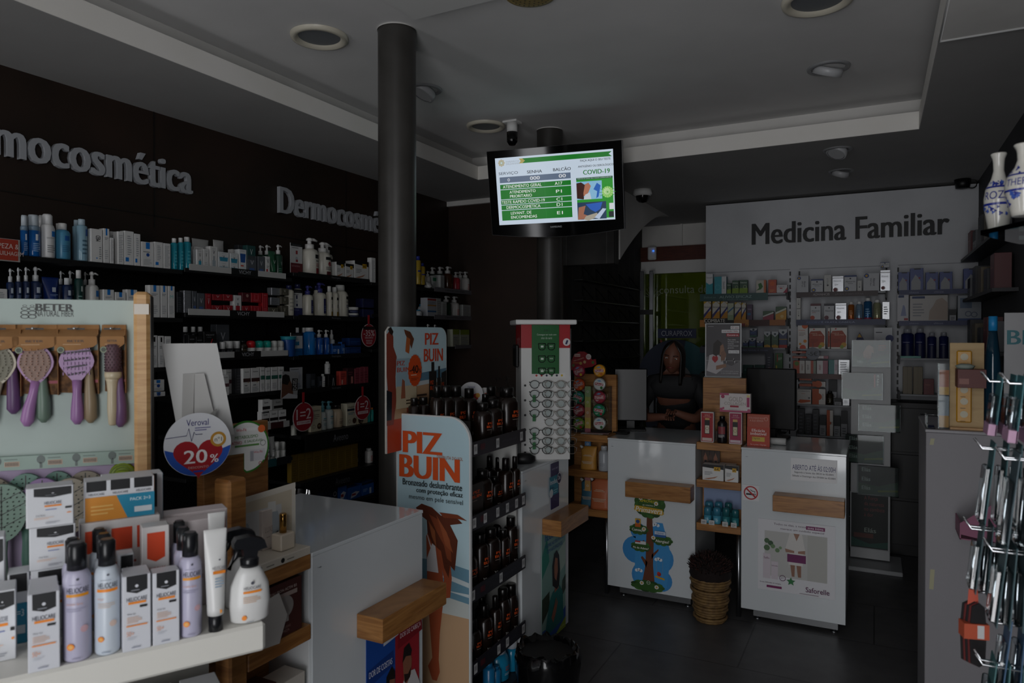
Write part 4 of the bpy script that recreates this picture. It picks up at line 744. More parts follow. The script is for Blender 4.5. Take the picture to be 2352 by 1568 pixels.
def trigger(x0,x1,yt,tt,lb,k):
 A,a=HF.at(x0,784,tt);B,b=HF.at(x1,784,tt);top=hz((x0+x1)/2,yt,tt);c_=(A+B)/2-HF.n*.03;c_.z=HZ+.0005
 t=thing('trigger_spray_bottle',lb,'spray bottle',c_,HA,g);w_=(b-a)*.5;h_=(top-HZ)
 f_=cyl(w_,.62)
 mb=MB().lathe([(w_*.78,0),(w_*.92,.004),(w_,h_*.22),(w_*.93,h_*.42),(w_*.66,h_*.56),(w_*.42,h_*.66)],M('dcdcda',.3),28,sy=.62)
 if k:deco(mb,[('o',.5,.95,.04,'4a4c58'),('t','HELIOCARE',.5,.84,.42,.07,'50535c'),('r',.28,.72,.72,.77,OG),('l',.28,.5,.72,.66,4,'d8b8a0'),('o',.3,.16,.06,OG),('l',.35,.05,.6,.09,1,'8a9098')],w_*2,h_*.5,cyl(w_*1.0,.62,.0),6)
 mb.build('bottle_body',t)
 s_=h_/.19;mb=MB().lathe([(w_*.44,h_*.64),(w_*.46,h_*.72),(w_*.34,h_*.76)],M(HB,.25),22)
 z=h_
 mb.prism([(-.036*s_,z-.012*s_),(-.03*s_,z-.002),(.0,z),(.03*s_,z-.012*s_),(.036*s_,z-.03*s_),(.016*s_,z-.034*s_),(.013*s_,h_*.74),(-.013*s_,h_*.74),(-.016*s_,z-.026*s_),(-.036*s_,z-.024*s_)],M(HB,.25),plane((0,0,0)),-.014*s_,.014*s_)
 mb.build('sprayer_head',t)
 MB().tube([(-.022*s_,-.0,z-.024*s_),(-.03*s_,0,z-.045*s_),(-.044*s_,0,z-.07*s_)],[.006*s_,.006*s_,.005*s_],M(HB,.25),8).build('trigger',t)
trigger(531,627,1238,.0,'white trigger spray bottle with orange band at the shelf end',1)
trigger(519,596,1219,.085,'trigger spray bottle half hidden behind the front trigger bottle',0)
lk=q(6,'black topped cartons on the lower gondola shelf')
for i in range(6):
 c_=HF.p+HF.u*(-.09-.085*(i%3))-HF.n*(.06+.12*(i//3));c_.z=.7505
 article('box',.07,.19-.02*(i//3),.06,'h_gel',lk[i],c_,HA,'cartons on the lower gondola shelf')
BA=math.atan2(.749,.663);BP=onD(1.75,312,690);BF=Face((BP.x,BP.y),BA)
zt=BP.z;zs=onD(1.75,312,1036).z
t=thing('brush_stand','pale mint hair brush stand with a wooden upright in the near corner','display stand',(BP.x,BP.y,0),BA)
MINT=ramped('mint_board','noise',2,'a6b4ae','acbab4',.55);LAV=M('a998b4',.6)
fr=plane((0,0,0))
mb=MB().box(-1.15,0,0,.018,zs,zt,MINT,.001)
lx=lambda px:BF.at(px,784)[1];lz=lambda px,py:BF.at(px,py)[0].z
cx_,cz_=(lx(82)+lx(170))/2,lz(125,706)
INK='2f3230'
mb.text('BETER',cx_,lz(125,706),lx(170)-lx(82),.017,INK,fr,.0006,bold=.05);mb.text('NATURAL FIBER',cx_,lz(125,720),lx(170)-lx(82),.014,INK,fr,.0006)
for k,(r_,zz)in enumerate(((.012,727),(.012,718),(.010,709),(.006,702))):
 for sgn in(-1,1):mb.ring(lx(66)+sgn*.0075,lz(66,zz),r_*.55,r_*.75,INK,fr,.0006,14,.55)
mb.build('mint_back_board',t)
MB().box(-1.15,0,0,.018,0,zs-.03,LAV).build('lavender_back_board',t)
mb=MB().prism([(-1.15,zs-.028),(0,zs-.028),(0,zs+.004),(-1.15,zs+.004)],M('8fa399',.5),fr,.0,.012)
for px in(-5,95,176,258):
 a_=lx(px);zc=zs-.012;f2=fr
 mb.disc(a_,zc+.006,.0085,'5f6a66',f2,.0126,.01,16);mb.rect(a_-.0025,zc-.014,a_+.0025,zc,'5f6a66',f2,.0126)
 mb.rect(a_+.014,zc-.008,a_+.044,zc+.004,'b09a86',f2,.0126);
 for k in range(9):mb.rect(a_+.016+.003*k,zc-.006,a_+.0174+.003*k,zc+.002,'4a4038',f2,.013)
 mb.rect(a_+.014,zc+.008,a_+.04,zc+.01,'6a7a74',f2,.0126)
mb.build('price_rail',t)
PINE=ramped('pine','wood',6,'b98d5a','cfa673',.45,(1,1,10))
mb=MB();zt2=BF.at(328,672)[0].z
mb.box(.0,.036,-.05,.03,0,zt2,PINE,.008);mb.rect(.002,zt2-.055,.034,zt2-.03,'d8d0c4',plane((0,-.05,0)),.0006);mb.build('wooden_upright',t)
MB().box(.0362,.0375,-.045,.02,.9,zt2-.01,M('3a3835')).build('side_strip',t)
MB().box(-1.15,.036,-.06,.18,0,.06,PINE,.004).build('base',t)
KRAFT=ramped('kraft_card','noise',14,'8e6439','9c7145',.8);CORK=ramped('cork_print','noise',60,'4a3018','7a5530',.8,(1,1,1),.4,.6)
def brush(px,pyt,kind,col,lb,back=None):
 P,s_=BF.at(px,pyt);z0=P.z
 t=thing('hair_brush',lb,'brush',(P.x,P.y,z0),BA,'packed hair brushes on the brush stand');t.location=P+BF.n*.004
 wc=.044 if kind!='round' else.026
 mb=MB();f_=plane((0,-.03,0))
 mb.prism([(-wc,-.05),(-wc,-.018),(-wc+.004,-.016),(wc-.004,-.016),(wc,-.018),(wc,-.034),(wc-.008,-.041),(0,-.049)],KRAFT,f_,-.001,.001)
 mb.add([(-wc,-.03,-.016),(wc,-.03,-.016),(wc,-.003,.002),(-wc,-.003,.002)],[(0,1,2,3)],KRAFT)
 mb.prism([(-wc,0),(wc,0),(wc,.012),(-wc,.012)],KRAFT,f_,-.03,-.027)
 mb.box(-.018,.018,-.0285,-.0275,.0,.004,M('15110c'))
 mb.prism([(-wc+.006,-.15),(wc-.0,-.155),(wc,-.05),(-wc+.006,-.05)],CORK,plane((0,-.004,0)),0,.001)
 mb.prism([(wc,-.155),(wc,0),(wc+.001,0),(wc+.001,-.155)],KRAFT,plane((0,0,0)),.0,.022)
 mb.text('BETER',.0,-.027,wc*.8,.005,'4a3018',f_,.0016,bold=.04);mb.lines(-wc*.6,-.036,wc*.6,-.031,1,'b08a60',f_,.0016)
 mb.disc(-wc*.7,-.048,.008,'3c4436',f_,.002,n=18);mb.ring(-wc*.7,-.048,.0055,.007,'8f9a7c',f_,.0024,18)
 mb.rect(wc*.45,-.128,wc*.95,-.121,'8a2438',plane((0,-.006,0)),.001)
 mb.build('kraft_card',t)
 MB().tube([(0,.02,.003),(0,-.045,.003)],.002,STEEL,6).lathe([(.001,0),(.004,.003),(.001,.006)],STEEL,10,cy=-.046).build('hook',t)
 b=MB();hm=M(col,.35);f_=plane((0,-.018,0))
 lean=-.018 if kind=='oval' else 0
 if kind=='round':
  b.lathe([(.017,-.118),(.019,-.112),(.019,-.104),(.014,-.1)],hm,20,cy=-.02,z0=0)
  b.lathe([(.006,-.232),(.009,-.228),(.0115,-.19),(.0105,-.15),(.013,-.125),(.016,-.118)],hm,18,cy=-.02,cx=-.002);b.build('handle',t)
  c=MB().lathe([(.0165,-.104),(.0175,-.08),(.0175,-.04),(.015,-.035)],M('5a4048',.6),20,cy=-.02)
  for i in range(10):
   for k in range(14):
    a_=2*PI*(k+.5*(i%2))/14;c.lathe([(.0009,0),(.0009,.004)],M('3c2a30',.6),4,cx=.0182*math.cos(a_),cy=-.02+.0182*math.sin(a_),z0=-.1+.0065*i,cap=False)
  c.build('bristle_barrel',t)
 else:
  hw_,top,bot=(.037,-.035,-.128)
  N=26;ring=[]
  for k in range(N):
   a_=2*PI*k/N;x=hw_*math.sin(a_);zz=(top+bot)/2+(top-bot)/2*math.cos(a_)
   if zz<(top+bot)/2:x*=(.55+.45*((zz-bot)/((top-bot)/2))**.7)if kind!='vent' else(.4+.6*((zz-bot)/((top-bot)/2)))
   ring.append((x,zz))
  b.prism(ring,hm,f_,-.008,.006)
  hx=lean
  b.tube([(0,-.018,bot+.008),(hx*.3,-.018,bot-.02),(hx*.8,-.018,bot-.06),(hx,-.018,bot-.085),(hx*1.05,-.018,bot-.098)],[.011,.0095,.0135,.0145,.006],hm,14)
  b.build('handle',t)
  c=MB()
  if kind=='vent':
   for i in range(4):
    zz=-.055-.017*i;hh=.03-.004*i;c.poly([(-hh,zz-.004),(hh,zz+.003),(hh,zz+.0075),(-hh,zz+.0005)],'2a1c30',f_,.0065)
   for i in range(6):
    for k in range(8):
     c.lathe([(.0012,0),(.0012,.007)],M('a685ac',.4),5,cx=-.027+.0077*k,cy=-.026,z0=-.048-.012*i,cap=False)
   c.build('vent_bars',t)
  else:
   c.prism([(x*.86,(top+bot)/2+(zz-(top+bot)/2)*.86)for x,zz in ring],M('8d7468' if kind=='oval' and col!='b9b09a' else '7d7a6a',.6),f_,.006,.009);c.build('cushion',t)
   c=MB()
   for i in range(11):
    zz=top-.012-.0068*i;span=hw_*.78*math.sqrt(max(.02,1-((zz-(top+bot)/2)/((top-bot)/2))**2))*(1 if zz>(top+bot)/2 else.8)
    nn=max(3,int(span/.0042))
    for k in range(nn):
     x=-span+2*span*k/(nn-1);c.box(x-.0008,x+.0008,-.038,-.026,zz-.0008,zz+.0008,M('b58a72',.5)if col!='b9b09a' else M('8f8b7c',.5))
   c.build('bristles',t)
 return t
brush(2,757,'oval','b9b09a','cream oval hair brush cut by the frame edge');brush(88,757,'oval','9a6fa0','lilac oval cushion brush on a kraft card');brush(181,757,'vent','8f6796','lilac vented paddle brush with slotted head');brush(263,757,'round','bcae92','cream round brush with a mesh barrel')
def handle_only(px,py,col,lb):
 P,_=BF.at(px,py);t=tag(MB().tube([(0,0,.1),(0,0,.05),(.002,0,.0),(.002,0,-.04),(.002,0,-.052)],[.006,.01,.014,.0145,.005],M(col,.4),12).build('hair_brush',None,P+BF.n*.017,BA),lb,'brush','packed hair brushes on the brush stand')
for a in((34,898,'5c3f66','purple brush handle hanging behind the cream oval brush'),(102,918,'66796c','sage brush handle hanging behind the lilac oval brush'),(209,920,'8c7a60','beige brush handle hanging behind the vented brush'),(277,930,'6d4f74','purple brush handle behind the round brush')):handle_only(*a)
def leaf(px,pyt,col,lb,w_=.046,t_=0):
 P,s_=BF.at(px,pyt);t=thing('leaf_brush',lb,'brush',P+BF.n*(.02+t_),BA,'leaf shaped brushes low on the brush stand');ring=[]
 for k in range(28):
  a_=2*PI*k/28;c_=math.cos(a_);ring.append((w_*math.sin(a_)*(1-.25*(1-c_)/2*(1 if c_<0 else.6)),-.066+.066*c_))
 mb=MB();f_=plane((0,0,0));mb.prism(ring,M(col,.5),f_,-.005,.006);mb.tube([(0,0,-.125),(0,0,-.16),(0,0,-.2),(0,0,-.24)],[.011,.009,.011,.008],M(col,.5),10);mb.build('brush_body',t)
 mb=MB();mb.rect(-.0012,-.125,.0012,-.004,'2b2f2c',f_,.0065)
 for i in range(3):
  for sg in(-1,1):mb.poly([(0,-.1+.03*i),(sg*w_*.8,-.075+.03*i),(sg*w_*.8,-.073+.03*i),(0,-.098+.03*i)],'2b2f2c',f_,.0065)
 for i in range(12):
  zz=-.012-.0095*i;sp=w_*.85*math.sqrt(max(.05,1-((zz+.066)/.066)**2))
  n_=max(2,int(sp/.005))
  for k in range(n_):mb.box(-sp+2*sp*k/(n_-1)-.001,-sp+2*sp*k/(n_-1)+.001,-.012,-.005,zz-.001,zz+.001,M('3d443e',.6))
 mb.build('bristles',t)
for a in((20,1102,'6f8a7b','large sage leaf brush nearest the frame edge',.058,.03),(66,1083,'557a6c','dark green leaf brush behind the wide carton stack',.048,0),(108,1090,'7a5f8a','violet leaf brush between the green ones',.048,.02),(134,1080,'4f7466','dark green leaf brush behind the violet one',.044,-.012),(170,1090,'8a8272','taupe leaf brush in front of another taupe one',.05,.02),(200,1078,'7d7464','taupe leaf brush farther along behind its twin',.05,-.005),(-12,1092,'7d7464','taupe leaf brush cut by the frame edge',.05,.0)):leaf(*a)
for i,(px,py,lb)in enumerate(((283,1060,'lime green round brush near the wooden upright'),(285,1075,'lime green round brush overlapping its twin near the upright'))):
 P,_=BF.at(px,py);t=thing('detangling_brush',lb,'brush',P+BF.n*(.01+.016*i),BA,'lime brushes on the brush stand')
 mb=MB().lathe([(.001,-.008),(.026,-.006),(.03,0),(.026,.006),(.001,.008)],M('7d9420',.4),26,cap=False);o=mb.build('brush_body',t,(0,0,-.03));o.rotation_euler=(R(90),0,0)
 mb=MB()
 for k in range(4):mb.ring(0,-.03,.006+.006*k,.0085+.006*k,'55691a',plane((0,0,0)),.0092)
 mb.build('bristle_rings',t)
def counter(loc,rz,wd,dp,lb,bar=None,ht=1.0):
 """local frame: face towards -Y, face plane y=0, x from 0 to wd"""
 t=thing('counter',lb,'counter',loc,rz,'white glass fronted counters')
 mb=MB().box(0,wd,0,.014,.075,ht-.012,GLOSSW,.002);mb.lathe([(.001,-.0015),(.007,-.001),(.007,.0)],STEEL,12,cx=.03,cy=0,z0=.95,cap=False)
 mb.build('front_panel',t)
 MB().box(.004,wd-.004,.016,dp,.08,ht-.014,M('d9dcdd',.35),.002).build('cabinet_body',t)
 MB().box(-.002,wd+.002,-.002,dp,ht-.012,ht,GLOSSW,.002).build('glass_top',t)
 MB().box(.06,wd-.04,.06,dp-.05,.02,.08,M('9a9c9e',.3,.8)).build('plinth',t)
 for x,y in((.08,.08),(wd-.06,.08),(.08,dp-.08),(wd-.06,dp-.08)):MB().lathe([(.018,0),(.018,.006),(.008,.008),(.008,.022)],STEEL,12,cx=x,cy=y).build('foot',t)
 if bar:
  x0,x1,z0,z1=bar;MB().box(x0,x1,-.105,-.001,z0,z1,OAKX,.002).build('wooden_bag_ledge',t)
 return t
CX=-1.485
counter((CX,1.585,0),R(90),.575,.6,'white glass fronted counter nearest the sun creams, with a wooden ledge',(.2,.575,.67,.748))
counter((CX,2.985,0),R(90),.57,.6,'white counter under the spectacle tower with a woman on its poster',(.225,.6,.642,.722))
counter((-1.489,4.2,0),0,.545,.6,'white counter decorated with a cut out tree',(.147,.54,.667,.76))
counter((-.682,4.2,0),0,.545,.6,'white counter with the opening hours notice',(.183,.541,.677,.765))
def tower(loc,rz,wd,lb,levels,top,post=False,leg=None):
 t=thing('wooden_shelf_unit',lb,'shelf unit',loc,rz,'oak shelf units between the counters')
 MB().box(.0,wd,.17,.2,levels[-1]-.045,top,OAK,.002).build('back_board',t)
 for z in levels:MB().box(0,wd,0,.17,z-.045,z,OAKX,.002).build('shelf',t)
 if post:MB().box(-.06,-.001,.0,.06,0,1.27,OAK,.006).build('upright',t)
 if leg:MB().lathe([(.014,0),(.014,levels[-1]-.045)],STEEL,14,cx=leg[0],cy=leg[1]).build('metal_leg',t)
 return t
tower((CX,1.345,0),R(90),.235,'oak shelf unit with round discount signs beside the nearest counter',(1.0,.79,.545),1.386,True)
tower((-1.79,4.21,0),0,.295,'oak shelf unit carrying the round sweet tins display',(1.01,.78,.535),1.385,leg=(.275,.05))
tower((-.94,4.21,0),0,.254,'oak shelf unit holding the red gift boxes and teal bottles',(1.012,.79,.535),1.385,leg=(.235,.05))
def poster(mbf,loc,rz,lb,nm='poster',cat='poster',tilt=0,group=None):
 mb=MB();mbf(mb);o=tag(mb.build(nm,None,loc,rz),lb,cat,group);o.rotation_euler=(tilt,0,rz);return o
def art(mb,w,h,marks,z0=0,off=0,back='e0e0e0',th=.0015):
 if back:mb.box(-w/2,w/2,0,th,z0,z0+h,back)
 deco(mb,marks,w,h,plane((0,-off,0)),1,z0)
def disk(mb,x,z,r,c,f,o):mb.disc(x,z,r,c,f,o,n=20)
def tree(mb):
 f=plane((0,0,0));GRN,GRD='2f5a1c','1f4414'
 a,b=(0,0)
 for x,z,r in((-.1,.3,.1),(.07,.26,.11),(-.03,.12,.1),(.09,.1,.08),(-.08,.44,.06)):disk(mb,x,z,r,'3a8fd0',f,-.0002)
 mb.poly([(-.11,.05),(.13,.05),(.16,.3),(.1,.52),(.05,.52),(-.1,.4)],'3f97d6',f,.0)
 mb.prism([(-.055,.04),(.045,.04),(.03,.2),(.035,.36),(.02,.6),(-.015,.6),(-.02,.4),(-.025,.2)],M('6a3a22',.7),f,0,.003)
 for p in([(-.02,.18),(-.06,.25),(-.05,.26),(-.01,.22)],[(.02,.28),(.07,.33),(.07,.315),(.02,.25)],[(-.02,.33),(-.05,.37),(-.04,.38),(-.01,.35)]):mb.prism(p,M('6a3a22',.7),f,0,.003)
 def cloud(cx,cz,wd,hh,n,o):
  for k in range(n):
   an=2*PI*k/n;mb.disc(cx+wd*math.cos(an),cz+hh*math.sin(an),wd*.42,[GRN,'3a6a24',GRD][k%3],f,o+.0002*k,hh*.55 if hh<wd*.6 else None,16)
  mb.disc(cx,cz,wd*1.05,GRN,f,o+.004,hh*1.1,24)
 cloud(.005,.65,.082,.072,13,.004);cloud(-.075,.455,.052,.026,9,.004);cloud(.098,.395,.055,.026,9,.004);cloud(-.06,.33,.054,.026,9,.004);cloud(-.01,.045,.09,.028,11,.004)
 T=lambda s,x,z,w_,c,b=.02:mb.text(s,x,z,w_,None,c,f,.0105,b)
 T('APROVEITE',.0,.672,.135,'e0cc20');T('ao máximo a',.0,.643,.09,'e4e8e0',0)
 mb.prism([(-.11,.605),(-.1,.635),(.1,.622),(.112,.59),(.1,.58),(-.1,.592)],M('c8a02c'),f,.009,.0105);mb.text('Primavera',0,.607,.2,.04,'f0f0ea',f,.0112,.012,.25)
 T('Cansaço?',-.075,.452,.1,'f0f0ea');T('Alergias?',.1,.388,.1,'f0f0ea');T('Pé de Atleta?',-.058,.322,.115,'f0f0ea')
 mb.box(-.1,-.06,-.012,-.008,.475,.535,M('d8a818'));mb.rect(-.1,.475,-.06,.5,'c8601c',plane((0,-.012,0)),.0006);mb.disc(-.08,.515,.014,'2a4a8c',plane((0,-.012,0)),.0006)
 mb.box(.045,.125,-.012,-.008,.42,.462,M('2f62a8'));mb.rect(.045,.438,.125,.462,'c8d4e4',plane((0,-.012,0)),.0006);mb.text('Claritine',.085,.45,.05,.012,'1c3f8c',plane((0,-.012,0)),.001)
 mb.box(-.1,-.02,-.012,-.008,.35,.373,M('dcdcdc'));mb.rect(-.1,.363,-.06,.373,'b02430',plane((0,-.012,0)),.0006)
 for x,z in((-.06,.69),(.055,.66),(-.035,.465),(.035,.41),(-.05,.065),(.06,.05)):
  for k in range(8):mb.disc(x+.011*math.cos(k*PI/4),z+.011*math.sin(k*PI/4),.006,'e8e4e0',f,.0108,.004,8)
  mb.disc(x,z,.006,'d0a020',f,.0114,n=10)
 for x,z in((.005,.705),(.0,.075)):
  mb.disc(x,z,.022 if z>.5 else.014,'2f5a1c',f,.0108);mb.ring(x,z,(.022 if z>.5 else.014)*.82,.022 if z>.5 else.014,'d8e0d4',f,.0112)
  mb.text('BAYER',x,z,.03 if z>.5 else.018,.006,'d8e0d4',f,.0114);mb.text('R\nE',x,z,.004,.028 if z>.5 else.016,'d8e0d4',f,.0114)if 0 else None
 for x,z in((.05,.5),(.07,.25),(-.075,.15)):
  for d_ in(-.018,0,.016):mb.disc(x+d_,z+(.006 if d_==0 else 0),.012,'e4ecf4',f,.001,n=14)
 mb.rect(.055,.13,.056,.28,'b0a080',f,.0006);mb.rect(.1,.12,.101,.28,'b0a080',f,.0006);mb.poly([(.045,.12),(.115,.105),(.115,.118),(.05,.132)],'d0a018',f,.0016)
 mb.disc(.075,.145,.015,'b02418',f,.002);mb.disc(.07,.155,.008,'c83a28',f,.0024)
o_=poster(tree,(-1.222,4.196,.075),0,'printed tree cut out with spring lettering stuck on the white counter','tree_sticker','sticker');o_.scale=(.84,1,.83)
def notice(mb):
 art(mb,.235,.125,[('t','ABERTO ATÉ ÀS 02:00H',.5,.62,.93,.28,'1e2060',.0),('t','Segunda a Sexta das 08:30 às 02:00H',.5,.36,.84,.1,'1c1c20',.012),('t','Sábado e Domingo das 09:00H às 02:00H',.5,.2,.93,.1,'1c1c20',.012)],back='e6e6e8')
pa=onY(4.2,1869,1080);poster(notice,(pa.x,4.1945,pa.z-.062),0,'white opening hours notice with dark blue lettering','notice','sign')
def nosmoke(mb):
 f=plane((0,0,0));mb.box(-.045,.045,0,.001,0,.09,'e2e2e4');mb.rect(-.026,.032,.018,.042,KK,f,.0006);mb.rect(.021,.032,.025,.042,KK,f,.0006)
 mb.tube([(.02,-.0006,.046),(.024,-.0006,.053),(.004,-.0006,.057),(-.002,-.0006,.063)],.0018,M(KK),4)
 mb.ring(0,.045,.032,.039,'b4161e',f,.001,36);mb.poly([(-.026,.064),(-.02,.07),(.026,.026),(.02,.02)],'b4161e',f,.0012)
pa=onY(4.2,1725,1131);poster(nosmoke,(pa.x,4.1945,pa.z-.045),0,'square no smoking sticker on the counter edge','no_smoking_sticker','sticker')
def care(mb):
 w_,h_=.4,.4;U=lambda a:(a-.5)*w_
 art(mb,w_,h_,[('t','Todos os dias, a nossa',.42,.945,.42,.032,'50304c'),('r',.63,.915,.87,.965,'7c1e5c'),('t','zona íntima',.75,.942,.2,.032,'e8d8e4',.01),('t','merece um cuidado especial',.58,.885,.56,.034,'50304c'),('r',.09,.21,.9,.84,'c3c3c0'),('r',.65,.21,.9,.84,'b9b9b4'),('p',[(.42,.84),(.58,.84),(.62,.62),(.6,.56),(.4,.56),(.36,.6)],'d9d6d2'),('p',[(.47,.84),(.55,.84),(.51,.74)],'a07864'),('p',[(.4,.3),(.42,.56),(.6,.56),(.59,.4),(.41,.4)],'dad7d3'),('p',[(.43,.4),(.49,.4),(.485,.24),(.45,.24)],'946a56'),('p',[(.51,.4),(.57,.4),(.57,.24),(.53,.24)],'946a56'),('p',[(.36,.62),(.48,.6),(.48,.57),(.37,.57)],'a07864'),('p',[(.62,.62),(.53,.6),(.53,.57),(.62,.57)],'a07864'),('r',.39,.44,.63,.55,'6e1a5a'),('o',.12,.7,.035,'4a6a48'),('o',.17,.67,.035,'3a5a3c'),('o',.12,.6,.04,'52724c'),('o',.2,.63,.03,'6a8a60'),('o',.26,.58,.03,'6a8a60'),('o',.3,.62,.02,'7a9a70'),('r',.07,.17,.17,.52,'d6ccd4'),('r',.18,.17,.27,.42,'d6ccd4'),('t','Safo.',.12,.46,.08,.03,'6a2a58'),('t','Saforelle',.225,.36,.08,.018,'6a2a58'),('c',.33,.2,.035,.042,'6a3a60'),('t','Nº1',.33,.2,.04,.018,'6a3a60'),('t','Saforelle',.78,.09,.3,.07,'5a1a4a',.01),('l',.55,.02,.9,.035,1,'9a8a96'),('t','O seu Saforelle de sempre',.17,.11,.28,.02,'50304c'),('r',.12,.045,.32,.075,'7c1e5c')],back='e2e2e6')
 f=plane((0,0,0));cx,cz=U(.44),.17*h_;mb.poly([(cx+(.024 if k%2==0 else.011)*math.sin(k*PI/5),cz+(.024 if k%2==0 else.011)*math.cos(k*PI/5))for k in range(10)],'2f7a44',f,.009)
pa=onY(4.2,1828,1281);poster(care,(pa.x,4.1945,pa.z-.2),0,'white square poster of a person in a white robe holding a purple box')
def imod(mb):
 art(mb,.1,.235,[('r',0,.72,1,.98,'2c2258'),('t','NOVO E ÚNICO',.5,.88,.8,.05,'c0b8d8'),('r',-.2,.3,.92,.72,'1c7f98'),('t','Imodium',.36,.6,1.0,.11,'e0e8ec',.02),('t','Duoeffect',.1,.47,.5,.05,'14203c'),('r',0,0,1,.3,'2c2258'),('o',.0,.36,.22,'d0d8dc'),('l',.3,.34,.85,.44,2,'8ac0cc'),('o',1.0,.62,.3,'241c48'),('c',1.0,.62,.26,.3,'d8d8e0'),('t','2x',1.0,.64,.3,.09,'e8e8f0',.02)],back='2c2258')
pa=onX(CX,1273,1114);poster(imod,(CX+.004,pa.y,pa.z-.117),R(90),'violet and teal medicine sticker marked 2x above the wooden ledge','medicine_sticker','sticker')
def breathe(mb):
 w_,h_=.3,.57
 art(mb,w_,h_,[('r',0,.35,1,1,'7fa39a'),('p',[(0,.8),(.2,.95),(.3,.72),(0,.6)],'2f8a78'),('p',[(.5,.5),(1,.6),(1,.82),(.6,.74)],'a8bcae'),('p',[(0,.2),(.3,.3),(.3,.45),(0,.42)],'2a3a28'),('p',[(.8,.3),(1,.36),(1,.5),(.85,.46)],'34463a'),('p',[(0,0),(1,0),(1,.2),(.6,.12),(0,.14)],'1d4f9c'),('p',[(.5,0),(1,0),(1,.1)],'8fa02c'),('p',[(.1,.06),(.18,.2),(.3,.36),(.42,.42),(.7,.45),(.86,.36),(.9,.1),(.6,.08)],'1c6f6c'),('p',[(.5,.4),(.68,.42),(.66,.5),(.52,.48)],'9a6048'),('p',[(.42,.48),(.4,.66),(.48,.76),(.6,.78),(.7,.72),(.74,.58),(.7,.44),(.6,.42)],'1c1614'),('p',[(.5,.54),(.48,.64),(.53,.72),(.63,.7),(.64,.58),(.58,.5)],'a0684e'),('l',.53,.56,.6,.565,1,'6a2a24'),('l',.52,.645,.56,.65,1,'2a1a16'),('l',.58,.65,.63,.655,1,'2a1a16'),('p',[(.36,.2),(.5,.3),(.56,.35),(.58,.34),(.54,.28),(.62,.32),(.63,.3),(.56,.22),(.44,.14)],'9a6048'),('t','FLUIMUCIL',.5,.955,.8,.07,'1c4f94',.02),('t','RESPIRE AO SEU RITMO,',.5,.87,.78,.035,'1c4f94'),('t','COM NATURALIDADE.',.5,.82,.68,.035,'1c4f94'),('t','Zambon',.82,.04,.2,.02,'d0d49c')],back='88aaa0')
pa=onX(CX,1236,1200);pb=onX(CX,1309,1440)
poster(breathe,(CX+.004,3.352,.075),R(90),'tall poster of a woman in a teal jacket holding her chest')
def pain(mb):
 w_,h_=.3,.42
 art(mb,w_,h_,[('r',0,0,.52,.8,'1c50a8'),('r',.52,0,1,.96,'a82430'),('p',[(.3,.76),(.3,.98),(.8,.98),(.8,.8)],'d4d8e0'),('t','Trifene',.54,.88,.44,.1,'1c2a80',.02),('p',[(0,.5),(.02,.64),(.48,.68),(.5,.56)],'163c86'),('t','DOR DE COSTAS',.25,.6,.42,.05,'d8dce8',.015),('p',[(.56,.66),(.58,.8),(1.04,.84),(1.06,.7)],'8c1a26'),('t','DOR DE CABEÇA',.82,.755,.42,.05,'e8d4d8',.015),('p',[(.6,0),(.62,.3),(.72,.42),(.9,.4),(1,.26),(1,0)],'d4d0d0'),('p',[(.68,.36),(.66,.52),(.72,.62),(.8,.6),(.84,.5),(.82,.38),(.74,.32)],'946048'),('p',[(.65,.52),(.68,.64),(.78,.66),(.84,.58),(.82,.54),(.72,.56)],'221a18'),('p',[(.68,.42),(.7,.34),(.8,.36),(.82,.44),(.76,.4)],'2c201c'),('p',[(.2,0),(.22,.3),(.34,.4),(.46,.3),(.5,0)],'2c5aa0'),('p',[(.36,.3),(.34,.46),(.42,.52),(.5,.46),(.5,.3)],'8c5a44'),('p',[(.32,.3),(.34,.5),(.44,.56),(.5,.5),(.5,.44),(.4,.46),(.38,.3)],'1c1614')],back='1c50a8')
poster(pain,(CX+.004,1.98,.27),R(90),'blue and red poster below the nearest wooden ledge')
def easel():
 P=onX(-1.60,462,905)
 t=thing('easel_card','blank white easel card seen from behind, leaning on the oak unit','card',(-1.6,P.y,1.375),R(62))
 mb=MB().prism([(-.055,.0),(.085,.0),(.04,.25),(-.095,.25)],M('d2d2d0',.6),plane((0,0,0)),0,-.003);mb.build('card',t)
 mb=MB();f=plane((0,-.004,0));mb.prism([(-.05,.0),(-.045,.17),(-.018,.17),(-.022,.02)],M('b4b3b0',.7),f,0,.002)
 mb.prism([(-.02,.0),(-.018,.17),(.005,.17),(.04,.01)],M('c6c5c2',.7),f,.0,.012);mb.prism([(.015,.06),(.035,.075),(.03,.055)],M('a0a09c'),f,.012,.02);mb.build('folding_strut',t)
easel()
